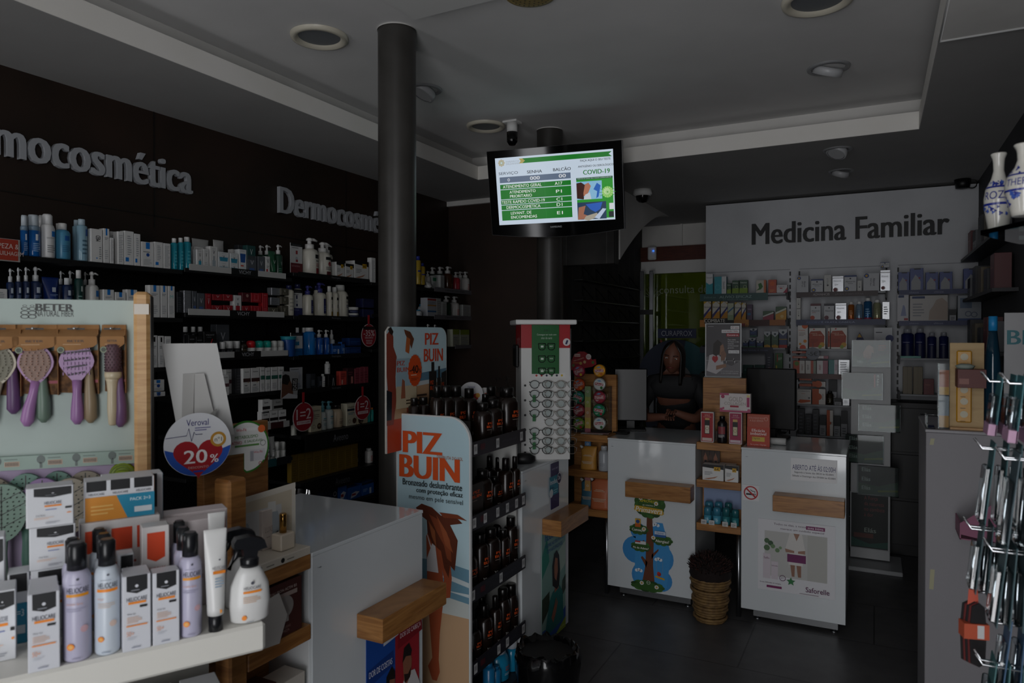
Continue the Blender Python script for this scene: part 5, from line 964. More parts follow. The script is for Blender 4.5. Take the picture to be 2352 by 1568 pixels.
def veroval():
 P=onX(-1.545,455,1020);t=thing('round_discount_sign','round white sign with a red heart and 20% in front of the oak board','sign',P,R(64),'round signs on the near oak unit');r_=.081
 o=MB().lathe([(r_,-.0015),(r_,.0015)],M('d6d8dc',.4),44).build('sign_disc',t);o.rotation_euler=(R(90),0,0)
 f=plane((0,-.0016,0));mb=MB()
 mb.poly([(-.99*r_,-.1*r_)]+[(r_*.99*math.cos(PI+.1+k*(PI-.2)/20),r_*.99*math.sin(PI+.1+k*(PI-.2)/20))for k in range(21)]+[(.4*r_,-.3*r_),(-.4*r_,-.3*r_)],'1f4fa8',f,.0003)
 H=[]
 for k in range(40):
  a_=2*PI*k/40;H.append((16*math.sin(a_)**3/17*.78*r_,((13*math.cos(a_)-5*math.cos(2*a_)-2*math.cos(3*a_)-math.cos(4*a_))/17*.72-.38)*r_))
 mb.poly(H,'a0141f',f,.0006);mb.text('Veroval',-.02*r_,.7*r_,.66*r_,.2*r_,'3a3a7a',f,.001)
 mb.tube([(-.95*r_,-.0026,.26*r_),(-.35*r_,-.0026,.3*r_),(-.28*r_,-.0026,.52*r_),(-.2*r_,-.0026,.12*r_),(-.12*r_,-.0026,.4*r_),(-.08*r_,-.0026,.32*r_),(.12*r_,-.0026,.32*r_)],.0008,M('2a2a6a'),4)
 mb.lines(-.1*r_,.44*r_,.4*r_,.58*r_,2,'6a6a9a',f,.001)
 mb.disc(.6*r_,.12*r_,.24*r_,'b8862c',f,.0012);mb.disc(.6*r_,.12*r_,.16*r_,'dcd8cc',f,.0016);mb.text('nº1',.6*r_,.12*r_,.22*r_,.14*r_,'2c2c2c',f,.002)
 mb.text('20',-.08*r_,-.38*r_,.7*r_,.42*r_,'e8e4e4',f,.001,.02);mb.text('%',.48*r_,-.48*r_,.26*r_,.26*r_,'e8e4e4',f,.001,.01);mb.text('DESCONTO',0,-.72*r_,.6*r_,.07*r_,'d0a8a8',f,.001);mb.rect(-.16*r_,-.88*r_,.16*r_,-.82*r_,'2a3a9c',f,.001);mb.build('sign_print',t)
veroval()
def winfit():
 P=onX(-1.575,566,1026);t=thing('round_offer_sign','round white sign with green rim and a notch on the oak board','sign',P,R(74),'round signs on the near oak unit');r_=.068
 f=plane((0,0,0));rim=[(r_*math.cos(a_),r_*1.08*math.sin(a_))for a_ in[R(195-k*285/34)for k in range(35)]]
 o=MB().prism(rim+[(-.1*r_,-.98*r_),(-.1*r_,-.25*r_)],M('2f6f22',.45),f,-.003,0).build('sign_disc',t)
 mb=MB().poly([(x*.93,z*.93)for x,z in rim]+[(-.1*r_,-.9*r_),(-.1*r_,-.25*r_)],'d2d3d0',f,.0004)
 mb.rect(-.5*r_,.66*r_,.45*r_,.78*r_,'dcdcda',f,.0007);mb.text('Win-Fit',-.22*r_,.72*r_,.44*r_,.12*r_,'b02034',f,.001,.02)
 mb.disc(.66*r_,.7*r_,.16*r_,'d0602c',f,.001);mb.text('METABOLISMO',0,.42*r_,1.0*r_,.13*r_,'4a7a3c',f,.001,.015);mb.text('ATIVO',-.42*r_,.2*r_,.44*r_,.13*r_,'b02034',f,.001,.02);mb.text('E SAUDÁVEL',.32*r_,.24*r_,.8*r_,.13*r_,'4a7a3c',f,.001,.015)
 mb.rect(-.5*r_,.02*r_,.55*r_,.1*r_,'5a8a4a',f,.001);mb.ring(.72*r_,.1*r_,.1*r_,.13*r_,'8a8c88',f,.001,18)
 mb.rect(.15*r_,-.62*r_,.8*r_,-.14*r_,'c6c4c8',f,.001);mb.rect(.15*r_,-.62*r_,.3*r_,-.2*r_,'9a9aa0',f,.0014);mb.text('Win-Fit',.5*r_,-.26*r_,.4*r_,.1*r_,'b02034',f,.0016);mb.ring(.6*r_,-.74*r_,.05*r_,.075*r_,'a02034',f,.001,14);mb.build('sign_print',t)
winfit()
g='perfume counter display on the near oak unit'
P=onX(-1.56,540,1130)
t=thing('perfume_poster_card','cream card with grey bottle drawings behind the oak upright','card',(-1.585,1.45,1.0005),R(72));w_,h_=.27,.175
mb=MB().prism([(-w_/2-.03,0),(w_/2,0),(w_/2,h_+.03),(-w_/2-.03,h_-.01)],M('d4cec2',.5),plane((0,0,0)),-.003,0);f=plane((0,0,0))
mb.poly([(-w_/2-.02,.012),(w_/2-.012,.012),(w_/2-.012,h_+.012),(-w_/2-.02,h_-.024)],'c4b9a4',f,.0004);mb.poly([(-w_/2-.014,.016),(.09,.016),(.09,h_-.025),(-w_/2-.014,h_-.05)],'bfc0c0',f,.0008)
for cx,hh in((-.03,.11),(.06,.13)):mb.poly([(cx-.03,.0),(cx+.03,.0),(cx+.03,hh*.7),(cx+.018,hh),(cx-.018,hh),(cx-.03,hh*.7)],'9aa2a8',f,.0012);mb.rect(cx-.012,hh,cx+.012,hh+.03,'d0d0cc',f,.0012)
mb.text('CALM',.02,.06,.12,.025,'3a3a3c',f,.0016);mb.rect(-.12,.04,-.095,.1,'d4d2cc',f,.0014);mb.disc(-.107,.056,.008,'6a6a66',f,.0018);mb.build('card',t)
tr=thing('perfume_tray','cream display tray on the near oak shelf','tray',(CX+.004,1.475,1.0005),R(90));mb=MB().box(-.125,.1,.0,.115,0,.024,M('d2cabc',.5),.002);f=plane((0,0,0));mb.disc(-.01,.012,.007,KK,f,.0006);mb.disc(-.09,.012,.005,KK,f,.0006);mb.lines(.006,.009,.045,.015,1,'6a665c',f,.0006);mb.lines(-.07,.009,-.03,.015,1,'6a665c',f,.0006);mb.build('tray',tr)
t=thing('perfume_bottle','cream cube perfume bottle with a gold cap on the tray','bottle',(CX-.045,1.515,1.025),R(90));MB().box(-.027,.027,-.02,.02,0,.048,M('d8cbb8',.25),.003).build('bottle_body',t);MB().lathe([(.0105,.048),(.0105,.1),(.009,.104)],M('b98e4c',.18,1),20).build('cap',t)
S['luxe']=('cfc4bc','bdb2aa',[('t','LUXE',.5,.5,.6,.14,'9a8c84'),('l',.3,.3,.7,.36,1,'a89a92')])
article('box',.05,.115,.04,'luxe','front cream carton beside the gold capped perfume',(CX-.1,1.495,1.025),R(90),g);article('box',.05,.13,.035,'luxe','rear cream carton behind the gold capped perfume',(CX-.105,1.553,1.0005),R(90),g)
S['hyal']=('4a2622','331a18',[('t','HYALURON ACTIV B3',.52,.86,.7,.05,'c8b8b0'),('r',.12,.72,.88,.8,'a89890'),('r',.36,.26,.66,.5,'a8a29e'),('o',.58,.54,.2,'9a9490'),('r',.4,.36,.6,.4,'6a6460'),('t','ANTIRRUGAS',.52,.17,.36,.045,'9a7c74'),('t','& FIRMEZA',.52,.1,.3,.045,'9a7c74')])
article('box',.155,.155,.1,'hyal','dark brown face cream carton on the middle near oak shelf',(CX-.055,1.47,.7905),R(90))
S['avene']=('cdc6bc','b8b0a6',[('t','Avène',.5,.4,.5,.2,'a05a48')])
article('box',.09,.11,.08,'avene','cream carton on the lowest near oak shelf',(CX-.05,1.52,.5455),R(90));article('box',.085,.12,.08,'hyal','small dark brown carton on the lowest near oak shelf',(CX-.06,1.42,.5455),R(90))
S['hexa']=('c4c0ba',None,[('l',.2,.2,.8,.8,3,'a8a49e')])
o=poster(lambda mb:mb.prism([(-.05,0),(.03,-.01),(.06,.06),(.03,.13),(-.05,.12)],M('b9b5b0',.5),plane((0,0,0)),0,.004),(CX+.012,1.41,.80),R(90),'pale hexagonal card in front of the dark brown carton','hexagon_card','card')
SX,SY0,SY1=-1.455,2.44,2.955
t=thing('sun_care_stand','tall sun care floor stand with blue end panel and black shelves','display stand',(SX,SY0,0),R(90))
L_=SY1-SY0;D_=.34
SZ=(1.165,.865,.572,.265)
MB().box(0,L_,D_-.02,D_,0,1.3,M('c9c9c6',.5)).build('back_panel',t)
mb=MB().box(L_-.012,L_,.04,D_,0,1.2,M('c4c4c0',.5));mb.build('side_panel',t)
for i,z in enumerate(SZ):
 sh=MB().box(0,L_-.013,.0,D_-.021,z-.012,z,M('1a181c',.5)).build('black_shelf',t)
 f=plane((0,-.004,0));mb=MB().box(-.004,L_,-.004,.002,z-.016,z+.045,M('23222a',.45));mb.box(-.006,-.001,-.004,D_-.03,z-.016,z+.05,M('2a2224',.5))
 mb.text('PROTEÇÃO SOLAR',L_*.68,z+.014,.13,.014,'4a4a58',f,.0008);mb.rect(.09,z+.005,.13,z+.03,'4a1c24',f,.0006)
 for k,s_ in enumerate(((.05,.24,.47),(.04,.13,.24,.33,.42,.49),(.03,.27,.49),(.05,.25,.33,.49))[i]):
  mb.rect(s_-.014,z-.006,s_+.014,z+.034,'c8c8c8',f,.001)
  for b_ in range(7):mb.rect(s_-.009+.0026*b_,z+.006,s_-.0078+.0026*b_,z+.026,'6a6a6e',f,.0014)
 part_label(mb.build('shelf_lip',t),'dark shelf lip with barcode tags')
MB().box(-.002,L_,.0,D_,0,.07,M('1c1b20',.5)).build('base',t)
SKY,SEA,SAND='8fb1bc','6a94a8','c4a07c'
def endpanel(mb):
 w_,h_=.365,1.315;U=lambda a:(a-.5)*w_
 out=[(-w_/2,0),(w_/2,0),(w_/2,h_-.1)]+[(w_/2-.1+.1*math.cos(k*PI/16),h_-.1+.1*math.sin(k*PI/16))for k in range(9)]+[(-w_/2+.012,h_),(-w_/2,h_-.012)]
 f=plane((0,0,0));mb.prism(out,M('d4d6d6',.4),f,-.012,0)
 mb.poly([(x*.965,.004+z*.993)for x,z in out],ramp_sky,f,.0004)
 a=[]
 a+=[('p',[(.02,.42),(.98,.42),(.98,.535),(.6,.55),(.02,.54)],SEA),('p',[(.02,.0),(.98,.0),(.98,.385),(.02,.39)],SAND),('p',[(.02,.39),(.98,.385),(.98,.43),(.5,.445),(.02,.44)],'c6ccc8'),('p',[(.6,.5),(.98,.48),(.98,.495),(.7,.51)],'cdd8da'),('p',[(.65,.46),(.98,.45),(.98,.46)],'cdd8da')]
 deco(mb,a,w_,h_,f)
 sk,hr,wh='a5502f','5f2c18','dcd8d8'
 b=[('p',[(.44,.21),(.5,.24),(.47,.33),(.43,.45),(.43,.56),(.62,.56),(.66,.45),(.6,.32),(.585,.24),(.6,.2),(.56,.17),(.5,.17)],sk),('p',[(.43,.52),(.42,.62),(.5,.66),(.62,.66),(.72,.6),(.76,.5),(.74,.44),(.62,.43),(.6,.45),(.66,.49),(.62,.54)],sk),('p',[(.43,.55),(.53,.62),(.585,.51),(.43,.51)],wh),('p',[(.43,.625),(.44,.625),(.53,.56),(.52,.55)],wh),('p',[(.43,.44),(.62,.44),(.63,.475),(.43,.475)],wh),('p',[(.28,.705),(.36,.72),(.5,.712),(.62,.69),(.8,.695),(.9,.675),(.74,.665),(.84,.62),(.82,.57),(.8,.525),(.74,.54),(.72,.5),(.66,.53),(.62,.58),(.5,.6),(.44,.63),(.43,.67),(.33,.685)],hr),('p',[(.46,.69),(.6,.675),(.74,.62),(.76,.55),(.7,.56),(.66,.6),(.56,.64)],'8a4426'),('p',[(.45,.67),(.5,.62),(.56,.59),(.54,.64)],'a05a34'),('p',[(.56,.69),(.7,.64),(.78,.58),(.68,.6),(.62,.65)],'9a5230'),('p',[(.6,.7),(.84,.7),(.96,.685),(.82,.688),(.66,.685)],'7a3a20')]
 mb2=plane((0,-.0016,0));deco(mb,b,w_,h_,mb2)
 m_=[('t','PIZ',.37,.912,.54,.068,'d0501c',.06),('t','BUIN',.46,.834,.82,.072,'d0501c',.06),('t','DESFRUTA DO SOL',.74,.872,.34,.01,'b06a48'),('t','Bronzeado deslumbrante',.5,.784,.8,.02,'1c2426',.03),('t','com proteção eficaz',.6,.76,.62,.02,'1c2426',.03),('t','mesmo em pele sensível',.55,.737,.72,.019,'2c3638')]
 deco(mb,m_,w_,h_,plane((0,-.004,0)))
ramp_sky=ramped('printed_sky','noise',1.5,'b4d2dc','c2dce4',.4)
mb=MB();endpanel(mb);o=mb.build('end_panel',t,None);o.rotation_euler=(0,0,R(-90));o.location=(-.012,D_/2-.005,0)
part_label(o,'pale blue end panel with orange lettering and a woman on a beach')
def header(mb):
 w_,h_=.455,.52;f=plane((0,0,0));out=[(-w_/2,0),(w_/2,0),(w_/2,h_-.05)]+[(w_/2-.05+.05*math.cos(k*PI/12),h_-.05+.05*math.sin(k*PI/12))for k in range(7)]+[(-w_/2+.02,h_),(-w_/2,h_-.02)]
 mb.prism(out,M('c8c4bc',.45),f,-.008,0)
 mb.poly([(x*.985,z)for x,z in out],ramp_sky,f,.0004)
 deco(mb,[('r',.01,0,.99,.26,'b83c14'),('p',[(.01,.26),(.99,.26),(.99,.54),(.01,.5)],'b7906c'),('p',[(.3,.52),(.99,.54),(.99,.64),(.3,.6)],'5a7f94'),('p',[(.3,.5),(.99,.53),(.99,.56),(.3,.54)],'c4cacb'),('p',[(0,.22),(.02,.45),(.0,.62),(.0,.94),(.06,.98),(.1,.92),(.1,.84),(.15,.76),(.13,.6),(.14,.4),(.1,.22)],'8a3c2c'),('p',[(0,.26),(0,.5),(.08,.48),(.07,.26)],'1a1c22'),('p',[(.02,.98),(.06,1),(.1,.96),(.08,.93),(.04,.95)],'241812'),('p',[(.26,.98),(.36,.96),(.42,.9),(.38,.82),(.34,.88),(.28,.94)],'6a3a22'),('p',[(.3,.92),(.36,.9),(.34,.78),(.28,.8)],'b8602c'),('p',[(.3,.3),(.32,.45),(.36,.3)],'8a3c2c'),('t','PIZ',.72,.9,.24,.1,'d0421c',.035),('t','BUIN',.75,.76,.34,.11,'d0421c',.035),('r',.67,.2,.8,.62,'17110f'),('r',.71,.6,.76,.7,'17110f'),('r',.81,.22,.88,.56,'17110f'),('r',.83,.55,.86,.66,'17110f'),('p',[(.88,.22),(.98,.22),(.98,.62),(.89,.6)],'17110f'),('t','PIZ\nBUIN',.735,.5,.1,.08,'c84a1c',.03),('t','PIZ\nBUIN',.93,.48,.07,.07,'c84a1c',.03),('l',.46,.34,.64,.46,3,'3a2a20'),('r',.13,.34,.45,.74,'c2b294'),('r',.13,.52,.4,.74,'9ab4c0'),('t','PIZ\nBUIN',.24,.68,.2,.09,'b8452c',.03),('p',[(.2,.42),(.22,.58),(.26,.56),(.27,.42)],'9a5a40'),('l',.28,.37,.42,.42,2,'4a3a28'),('t','DESFRUTE DO SOL',.62,.2,.24,.014,'e0a890')],w_,h_,plane((0,0,0)))
 ff=plane((0,-.006,0));cx=(.42-.5)*w_;mb.poly([(cx+(.052 if k%2 else.048)*math.cos(k*PI/20),.64*h_+(.07 if k%2 else.066)*math.sin(k*PI/20))for k in range(40)],'d04a12',ff,.001);mb.text('-40',cx-.008,.65*h_,.066,.034,'1a1210',ff,.0018,.03);mb.text('%',cx+.036,.635*h_,.018,.018,'1a1210',ff,.0018);mb.lines(cx-.03,.6*h_,cx+.03,.615*h_,1,'e8c8b4',ff,.0018);mb.lines(cx-.03,.56*h_,cx+.03,.585*h_,2,'8a2c0c',ff,.0018)
mb=MB();header(mb);o=mb.build('header_card',t,(-.115+.2275,D_-.02,1.16));part_label(o,'header card with beach couple, orange 40 percent seal and black bottles')
PB=[('t','PIZ',.5,.78,.5,.075,'d0501c',.04),('t','BUIN',.52,.67,.66,.08,'d0501c',.04),('l',.2,.56,.7,.6,1,'8a7a70'),('t','30',.26,.2,.22,.08,'c8c4c0'),('l',.2,.06,.7,.14,2,'6a6460')]
S['pb']=(M('1c120e',.22),'0f0c0b',PB);S['pb_box']=('1b1210','55504c',PB)
S['pb_side']=('1b1210','1b1210',PB)
g='black sun lotions on the sun care stand'
def sc(items,z):row(0,SX-.02,z+.0005,R(90),items,g)
lc=q(8,'small black cartons lined up along the end panel')
cm=cached('pbside',lambda:(lambda mb:(mb.box(-.0155,.0155,-.03,.03,0,.125,M('1b1210',.4),.001),mb.poly([(-.0285,.02),(.022,.02),(.026,.09),(.018,.118),(-.0285,.118)],'a8a4a0',plane((-.0156,0,0),(0,1,0),(0,0,1),(-1,0,0)),.0004)if 0 else None,mb.rect(-.012,.022,.012,.116,'a8a4a0',plane((0,-.03,0)),.0004),mb.lines(-.01,.028,.01,.11,14,'5a5450',plane((0,-.03,0)),.0008,.3),mb.rect(-.01,.004,.008,.018,'b0aca8',plane((0,-.03,0)),.0006),mb)[-1].mesh('carton'))(MB()))
for i in range(8):tag(link('carton',cm,None,(SX-.3+.0365*i,SY0+.037,SZ[0]+.0005),0),lc[7-i],'box',g)
lt1=q(4,'tall black bottles behind the small cartons');lt2=q(3,'black capped bottles showing above the small cartons')
sc([('spout',1078,1115,938,'pb_box','black carton at the front corner of the top stand shelf',dict(name='carton',cat='box',d=.05))]if 0 else[],SZ[0])
row(0,SX-.02,SZ[0]+.0005,R(90),[('bottle',1117,1139,925,'pb','first front black bottle on the top stand shelf'),('bottle',1141,1163,918,'pb','second front black bottle on the top stand shelf'),('bottle',1176,1201,890,'pb','tall black bottle at the far end of the top stand shelf'),('bottle',1163,1178,889,'pb','black bottle just behind the tall end bottle',dict(back=.07)),('bottle',1135,1153,887,'pb','tall black bottle behind the second front bottle',dict(back=.11)),('bottle',1120,1134,905,'pb','black bottle behind the first front bottle',dict(back=.08))],g)
row(0,SX-.17,SZ[0]+.0005,R(90),[('bottle',1008,1026,886,'pb',lt1[0]),('bottle',1030,1052,886,'pb',lt1[1]),('bottle',1054,1078,886,'pb',lt1[2]),('bottle',1084,1104,892,'pb',lt1[3])],g)
row(0,SX-.255,SZ[0]+.0005,R(90),[('slim',954,970,914,'pb',lt2[0]),('slim',976,994,912,'pb',lt2[1]),('slim',997,1012,912,'pb',lt2[2])],g)
sc([('box',1078,1110,1110,'pb_box','black carton at the front of the second stand shelf',dict(d=.05)),('bottle',1117,1141,1081,'pb','black bottle with copper shine on the second stand shelf'),('bottle',1143,1160,1096,'pb','short black bottle on the second stand shelf',dict(back=.03)),('spout',1169,1186,1052,'pb','nozzle bottle near the end of the second stand shelf'),('spout',1188,1200,1048,'pb','last nozzle bottle of the second stand shelf'),('bottle',1108,1122,1077,'pb','black bottle in the second row of the second stand shelf',dict(back=.09)),('spout',1150,1164,1050,'pb','black nozzle bottle in the second row, third along',dict(back=.09)),('spout',1166,1178,1049,'pb','black nozzle bottle in the second row, fourth along',dict(back=.1)),('spout',1130,1144,1047,'pb','black nozzle bottle in the second row, second along',dict(back=.1))],SZ[1])
sc([('bottle',1080,1106,1262,'pb','black bottle at the front of the third stand shelf'),('bottle',1110,1131,1228,'pb','second black bottle of the third stand shelf'),('bottle',1136,1159,1215,'pb','third black bottle of the third stand shelf'),('bottle',1162,1177,1217,'pb','fourth black bottle of the third stand shelf'),('bottle',1181,1198,1188,'pb','tallest black bottle ending the third stand shelf'),('bottle',1084,1100,1248,'pb','black bottle behind the front of the third stand shelf',dict(back=.09)),('bottle',1152,1166,1184,'pb','black bottle behind the third one of the third stand shelf',dict(back=.09))],SZ[2])
sc([('spout',1076,1090,1435,'pb','black nozzle bottle at the front of the lowest stand shelf'),('spout',1093,1113,1424,'pb','second nozzle bottle of the lowest stand shelf'),('spout',1119,1139,1391,'pb','third nozzle bottle of the lowest stand shelf'),('spout',1143,1157,1370,'pb','fourth nozzle bottle of the lowest stand shelf'),('can',1162,1178,1351,'pb','black spray can near the end of the lowest stand shelf'),('can',1181,1197,1342,'pb','last black spray can of the lowest stand shelf'),('spout',1112,1128,1372,'pb','black nozzle bottle behind the third on the lowest shelf',dict(back=.1)),('can',1150,1166,1338,'pb','black spray can in the rear of the lowest stand shelf',dict(back=.1))],SZ[3])
S['pb_blue']=(M('1b7fa6',.2),'c2c8d0',[('t','PIZ\nBUIN',.6,.6,.5,.2,'a8402c',.04),('l',.3,.3,.8,.42,2,'a8c8d4')]);S['pb_blu2']=(M('1a6a98',.25),'1a6a98',[])
row(0,SX-.03,.071,R(90),[('can',1153,1180,1485,'pb_blue','front turquoise spray can at the foot of the stand'),('can',1182,1198,1474,'pb_blue','rear turquoise spray can at the foot of the stand'),('slim',1128,1142,1524,'pb_blu2','first small blue bottle at the foot of the stand'),('slim',1143,1155,1531,'pb_blu2','second small blue bottle at the foot of the stand',dict(back=-.0))],'blue after sun bottles at the stand foot')
BXY=onZ(.3,1243,1492)
t=thing('waste_bin','black waste bin lined with a shiny black bag on the floor','bin',(BXY.x+.03,BXY.y,0))
MB().lathe([(.1,0),(.125,.3)],M('141416',.5),30).build('bin_body',t)
mb=MB();rd=random.Random(7);seg=40;prof=[(.118,.12),(.134,.2),(.14,.27),(.138,.318),(.122,.325),(.1,.27),(.06,.18),(.001,.15)];V=[]
for r_,z in prof:
 for k in range(seg):V.append(((r_+(rd.uniform(-.007,.007)if r_>.05 else 0))*math.cos(2*PI*k/seg),(r_+(rd.uniform(-.007,.007)if r_>.05 else 0))*math.sin(2*PI*k/seg),z+rd.uniform(-.012,.012)))
mb.add(V,[(i*seg+k,i*seg+(k+1)%seg,(i+1)*seg+(k+1)%seg,(i+1)*seg+k)for i in range(len(prof)-1)for k in range(seg)],M('0a0a0b',.14),True);mb.build('bin_bag',t)
tc=onD(4.42,1273,437);TW,TH=.86,.535
t=thing('television','wall mounted television showing a green pharmacy queue list','television',tc,R(9));t.rotation_euler=(R(12),R(0),R(9))
mb=MB();f=plane((0,0,0))
out=[(-TW/2,TH/2),(TW/2,TH/2),(TW/2,-TH/2+.01)]+[(TW/2-TW*k/14,-TH/2-.03*math.sin(PI*k/14)+.01)for k in range(1,14)]+[(-TW/2,-TH/2+.01)]
mb.prism(out,BLKG,f,-.06,0);mb.box(-.2,.2,.06,.1,-.15,.15,BLK);mb.build('television_body',t)
MB().prism([(x*1.006,z*1.008)for x,z in out],M('2c2c30',.3),f,-.05,-.004).build('outer_trim',t)
SW,SH_=.755,.42
E_=lambda c,s=1.0:M(c,.3,em=s)
mb=MB();f=plane((0,-.001,.012));ES=.72
U=lambda a:(a-.5)*SW
V_=lambda a:(a-.5)*SH_
mb.rect(U(0),V_(0),U(1),V_(1),E_('d3e2f2',ES),f,0)
def er(a,b,c,d,col,o=.0004):mb.rect(U(a),V_(b),U(c),V_(d),E_(col,ES),f,o)
def et(s,a,b,w_,h_,col,o=.0008,bo=.015):mb.text(s,U(a),V_(b),w_*SW if w_ else None,h_*SH_,E_(col,ES),f,o,bo)
GN_='127a22'
mb.poly([(U(.24),V_(.9)),(U(.99),V_(.9)),(U(.965),V_(.935)),(U(.99),V_(.97)),(U(.24),V_(.97)),(U(.262),V_(.935))],E_(GN_,ES),f,.0004);mb.poly([(U(.21),V_(.9)),(U(.26),V_(.9)),(U(.26),V_(.97)),(U(.21),V_(.97)),(U(.225),V_(.935))],E_('b8a860',ES),f,.0003)
for k in range(8):
 a_=k*PI/4;mb.disc(U(.055)+.016*math.cos(a_),V_(.925)+.016*math.sin(a_),.007,E_('c0b9a0',ES),f,.0005,n=10)
mb.ring(U(.055),V_(.925),.006,.01,E_('a8b890',ES),f,.0008,16);et('FARMÁCIA',.155,.94,.12,.03,'a8b0b8',bo=0);et('SALDANHA',.155,.905,.12,.03,'a8b0b8',bo=0)
et('SERVIÇO',.11,.765,.17,.05,'3c4450',bo=0);et('SENHA',.34,.765,.13,.045,'14181c');et('BALCÃO',.575,.775,.15,.055,'14181c')
er(.03,.63,.645,.715,'64748c');et('0',.11,.67,.02,.045,'e4e8ee');et('000',.34,.672,.085,.05,'f0f2f4');et('00',.575,.675,.06,.05,'f0f2f4')
for lab,cd,b,d,two in(('ATENDIMENTO GERAL','A17',.535,.605,0),('ATENDIMENTO\nPRIORITARIO','P1',.385,.525,1),('TESTE RAPIDO COVID-19','C1',.305,.375,0),('DERMOCOSMETICA','D1',.225,.295,0),('LEVANT. DE\nENCOMENDAS','E1',.065,.215,1)):
 er(.03,b,.645,d,GN_);er(.42,b,.4215,d,'3c9a48',.0006)
 wd_={'ATENDIMENTO GERAL':.34,'TESTE RAPIDO COVID-19':.38,'DERMOCOSMETICA':.3}.get(lab,.23)
 et(lab,.225,(b+d)/2,wd_,(.105 if two else.045),'f2f6f2');et(cd,.54,(b+d)/2,.05 if len(cd)<3 else.065,.045,'f2f6f2')
et('FAÇA AQUI O SEU TESTE',.855,.865,.25,.035,'101418');et('ANTIGÉNIO OU SEROLÓGICO',.855,.79,.29,.035,'101418');et('COVID-19',.86,.7,.22,.065,GN_,bo=.03)
er(.69,.03,.99,.6,'2a9a2c',.0003);er(.69,.595,.99,.625,'1c5a3c',.0004);et('Informe-se junto dos nossos colaboradores',.84,.61,.28,.02,'d8e4dc',bo=0)
er(.69,.31,.9,.57,'8fc4e4',.0006);er(.69,.02,.93,.27,'27405c',.0006)
P_=lambda pts,c,o:mb.poly([(U(a),V_(b))for a,b in pts],E_(c,ES),f,o)
P_([(.69,.33),(.69,.55),(.73,.56),(.76,.52),(.745,.4),(.75,.31)],'3c1c14',.001);P_([(.735,.36),(.75,.52),(.79,.55),(.81,.5),(.79,.42),(.77,.36)],'b8785c',.0008);P_([(.745,.31),(.76,.38),(.8,.41),(.81,.31)],'d0d8e0',.0012);P_([(.83,.45),(.86,.54),(.89,.5),(.87,.34),(.85,.32),(.86,.42)],'2466c0',.0012)
P_([(.69,.02),(.7,.2),(.76,.22),(.74,.1),(.82,.04)],'a87058',.001);P_([(.76,.24),(.9,.26),(.88,.16),(.84,.12),(.8,.16)],'2c62c0',.001);P_([(.74,.02),(.76,.07),(.85,.11),(.87,.06),(.78,.0)],'b0a898',.0014);P_([(.83,.04),(.9,.17),(.93,.16),(.87,.02)],'c4d4ec',.0016)
for k in range(14):
 a_=2*PI*k/14;mb.tube([(U(.945),-.0025,V_(.4)+.012),(U(.945)+.05*math.cos(a_),-.0025,V_(.4)+.012+.05*math.sin(a_))],.0014,E_('3c9a30',ES),4)
mb.disc(U(.945),V_(.4),.034,E_('a8e07c',ES),f,.002);mb.disc(U(.94),V_(.41),.02,E_('d0f0b0',ES),f,.0024)
er(.955,.15,.99,.24,'e0e4e8',.001);er(.95,.04,.99,.12,'20282c',.001)
mb.build('screen_picture',t);MB().text('SAMSUNG',0,-.225,.075,.011,'b8bcc0',plane((0,-.001,0)),.0006,bold=.04).build('maker_badge',t)
mb=MB().tube([(0,.1,0),(-.14,.2,.02)],.02,BLK,8);mb.box(-.06,.06,.09,.11,-.1,.1,BLK);mb.build('wall_bracket',t)
ga=math.atan2(math.sin(R(32.5)),math.cos(R(32.5)))
gp=onZ(1.0,1197,1062);GA=R(33)
GF=Face((gp.x,gp.y),GA);GW=.25
zc=GF.at(1197,745)[0].z
t=thing('spectacle_tower','revolving reading glasses tower with red and green signs on the white counter','display stand',(gp.x,gp.y,1.0),GA)
BOARD=M('d3d3d1',.45);REDB=M('a3121c',.4);ht=zc-1.0
MB().lathe([(.1,0),(.1,.006),(.03,.01)],BOARD,30,cx=GW/2,cy=GW/2).build('turntable',t)
mb=MB().box(0,GW,0,GW,.012,ht,BOARD,.001);f=plane((0,0,0));fl=plane((0,0,0),(0,-1,0),(0,0,1),(-1,0,0))
zr=GF.at(1250,799)[0].z-1.0
mb.rect(0,zr,GW,ht,REDB,f,.0006);mb.rect(-GW,zr,0,ht,REDB,fl,.0006)
for px_ in(.02,.1,.18):mb.disc(-px_,ht-.008,.003,'b8b0b0',fl,.001,n=10)
mb.text('S I L',-.145,ht-.1,.07,.062,'d8c0c0',fl,.001);mb.text('A',-.09,ht-.095,.022,.085,'d8c0c0',fl,.001);mb.text('C',-.06,ht-.1,.014,.062,'d8c0c0',fl,.001);mb.lines(-.14,ht-.178,-.06,ht-.172,1,'b88a8c',fl,.001)
zd=GF.at(1250,862)[0].z-1.0;mb.rect(.07,zd-.012,GW*.9,zd+.012,'dcdcda',f,.0006)
for k,c_ in enumerate(('b8281c','9c1c1c','1c2440','1c6a34','1c2030','c8a818')):mb.disc(.078+.026*k,zd,.0055,c_,f,.001,n=14)
for r_ in range(10):mb.disc(.02,zd-.05-.075*r_ if zd-.05-.075*r_>.05 else.05,.006,KK,f,.001,n=12)
mb.build('display_post',t)
zcap=.024;MB().box(-.03,GW+.03,-.03,GW+.03,ht,ht+zcap,M('dfe0de',.4),.004).build('top_cap',t)
g_=MB();a_,b_=GF.at(1221,784)[1],GF.at(1283,784)[1];z1_,z0_=GF.at(1250,746)[0].z-1,GF.at(1250,858)[0].z-1
g_.box(a_,b_,-.012,-.002,z0_,z1_,M('0d5a24',.35));gf=plane((0,-.012,0));cx=(a_+b_)/2+.006;wv=b_-a_;hv=z1_-z0_
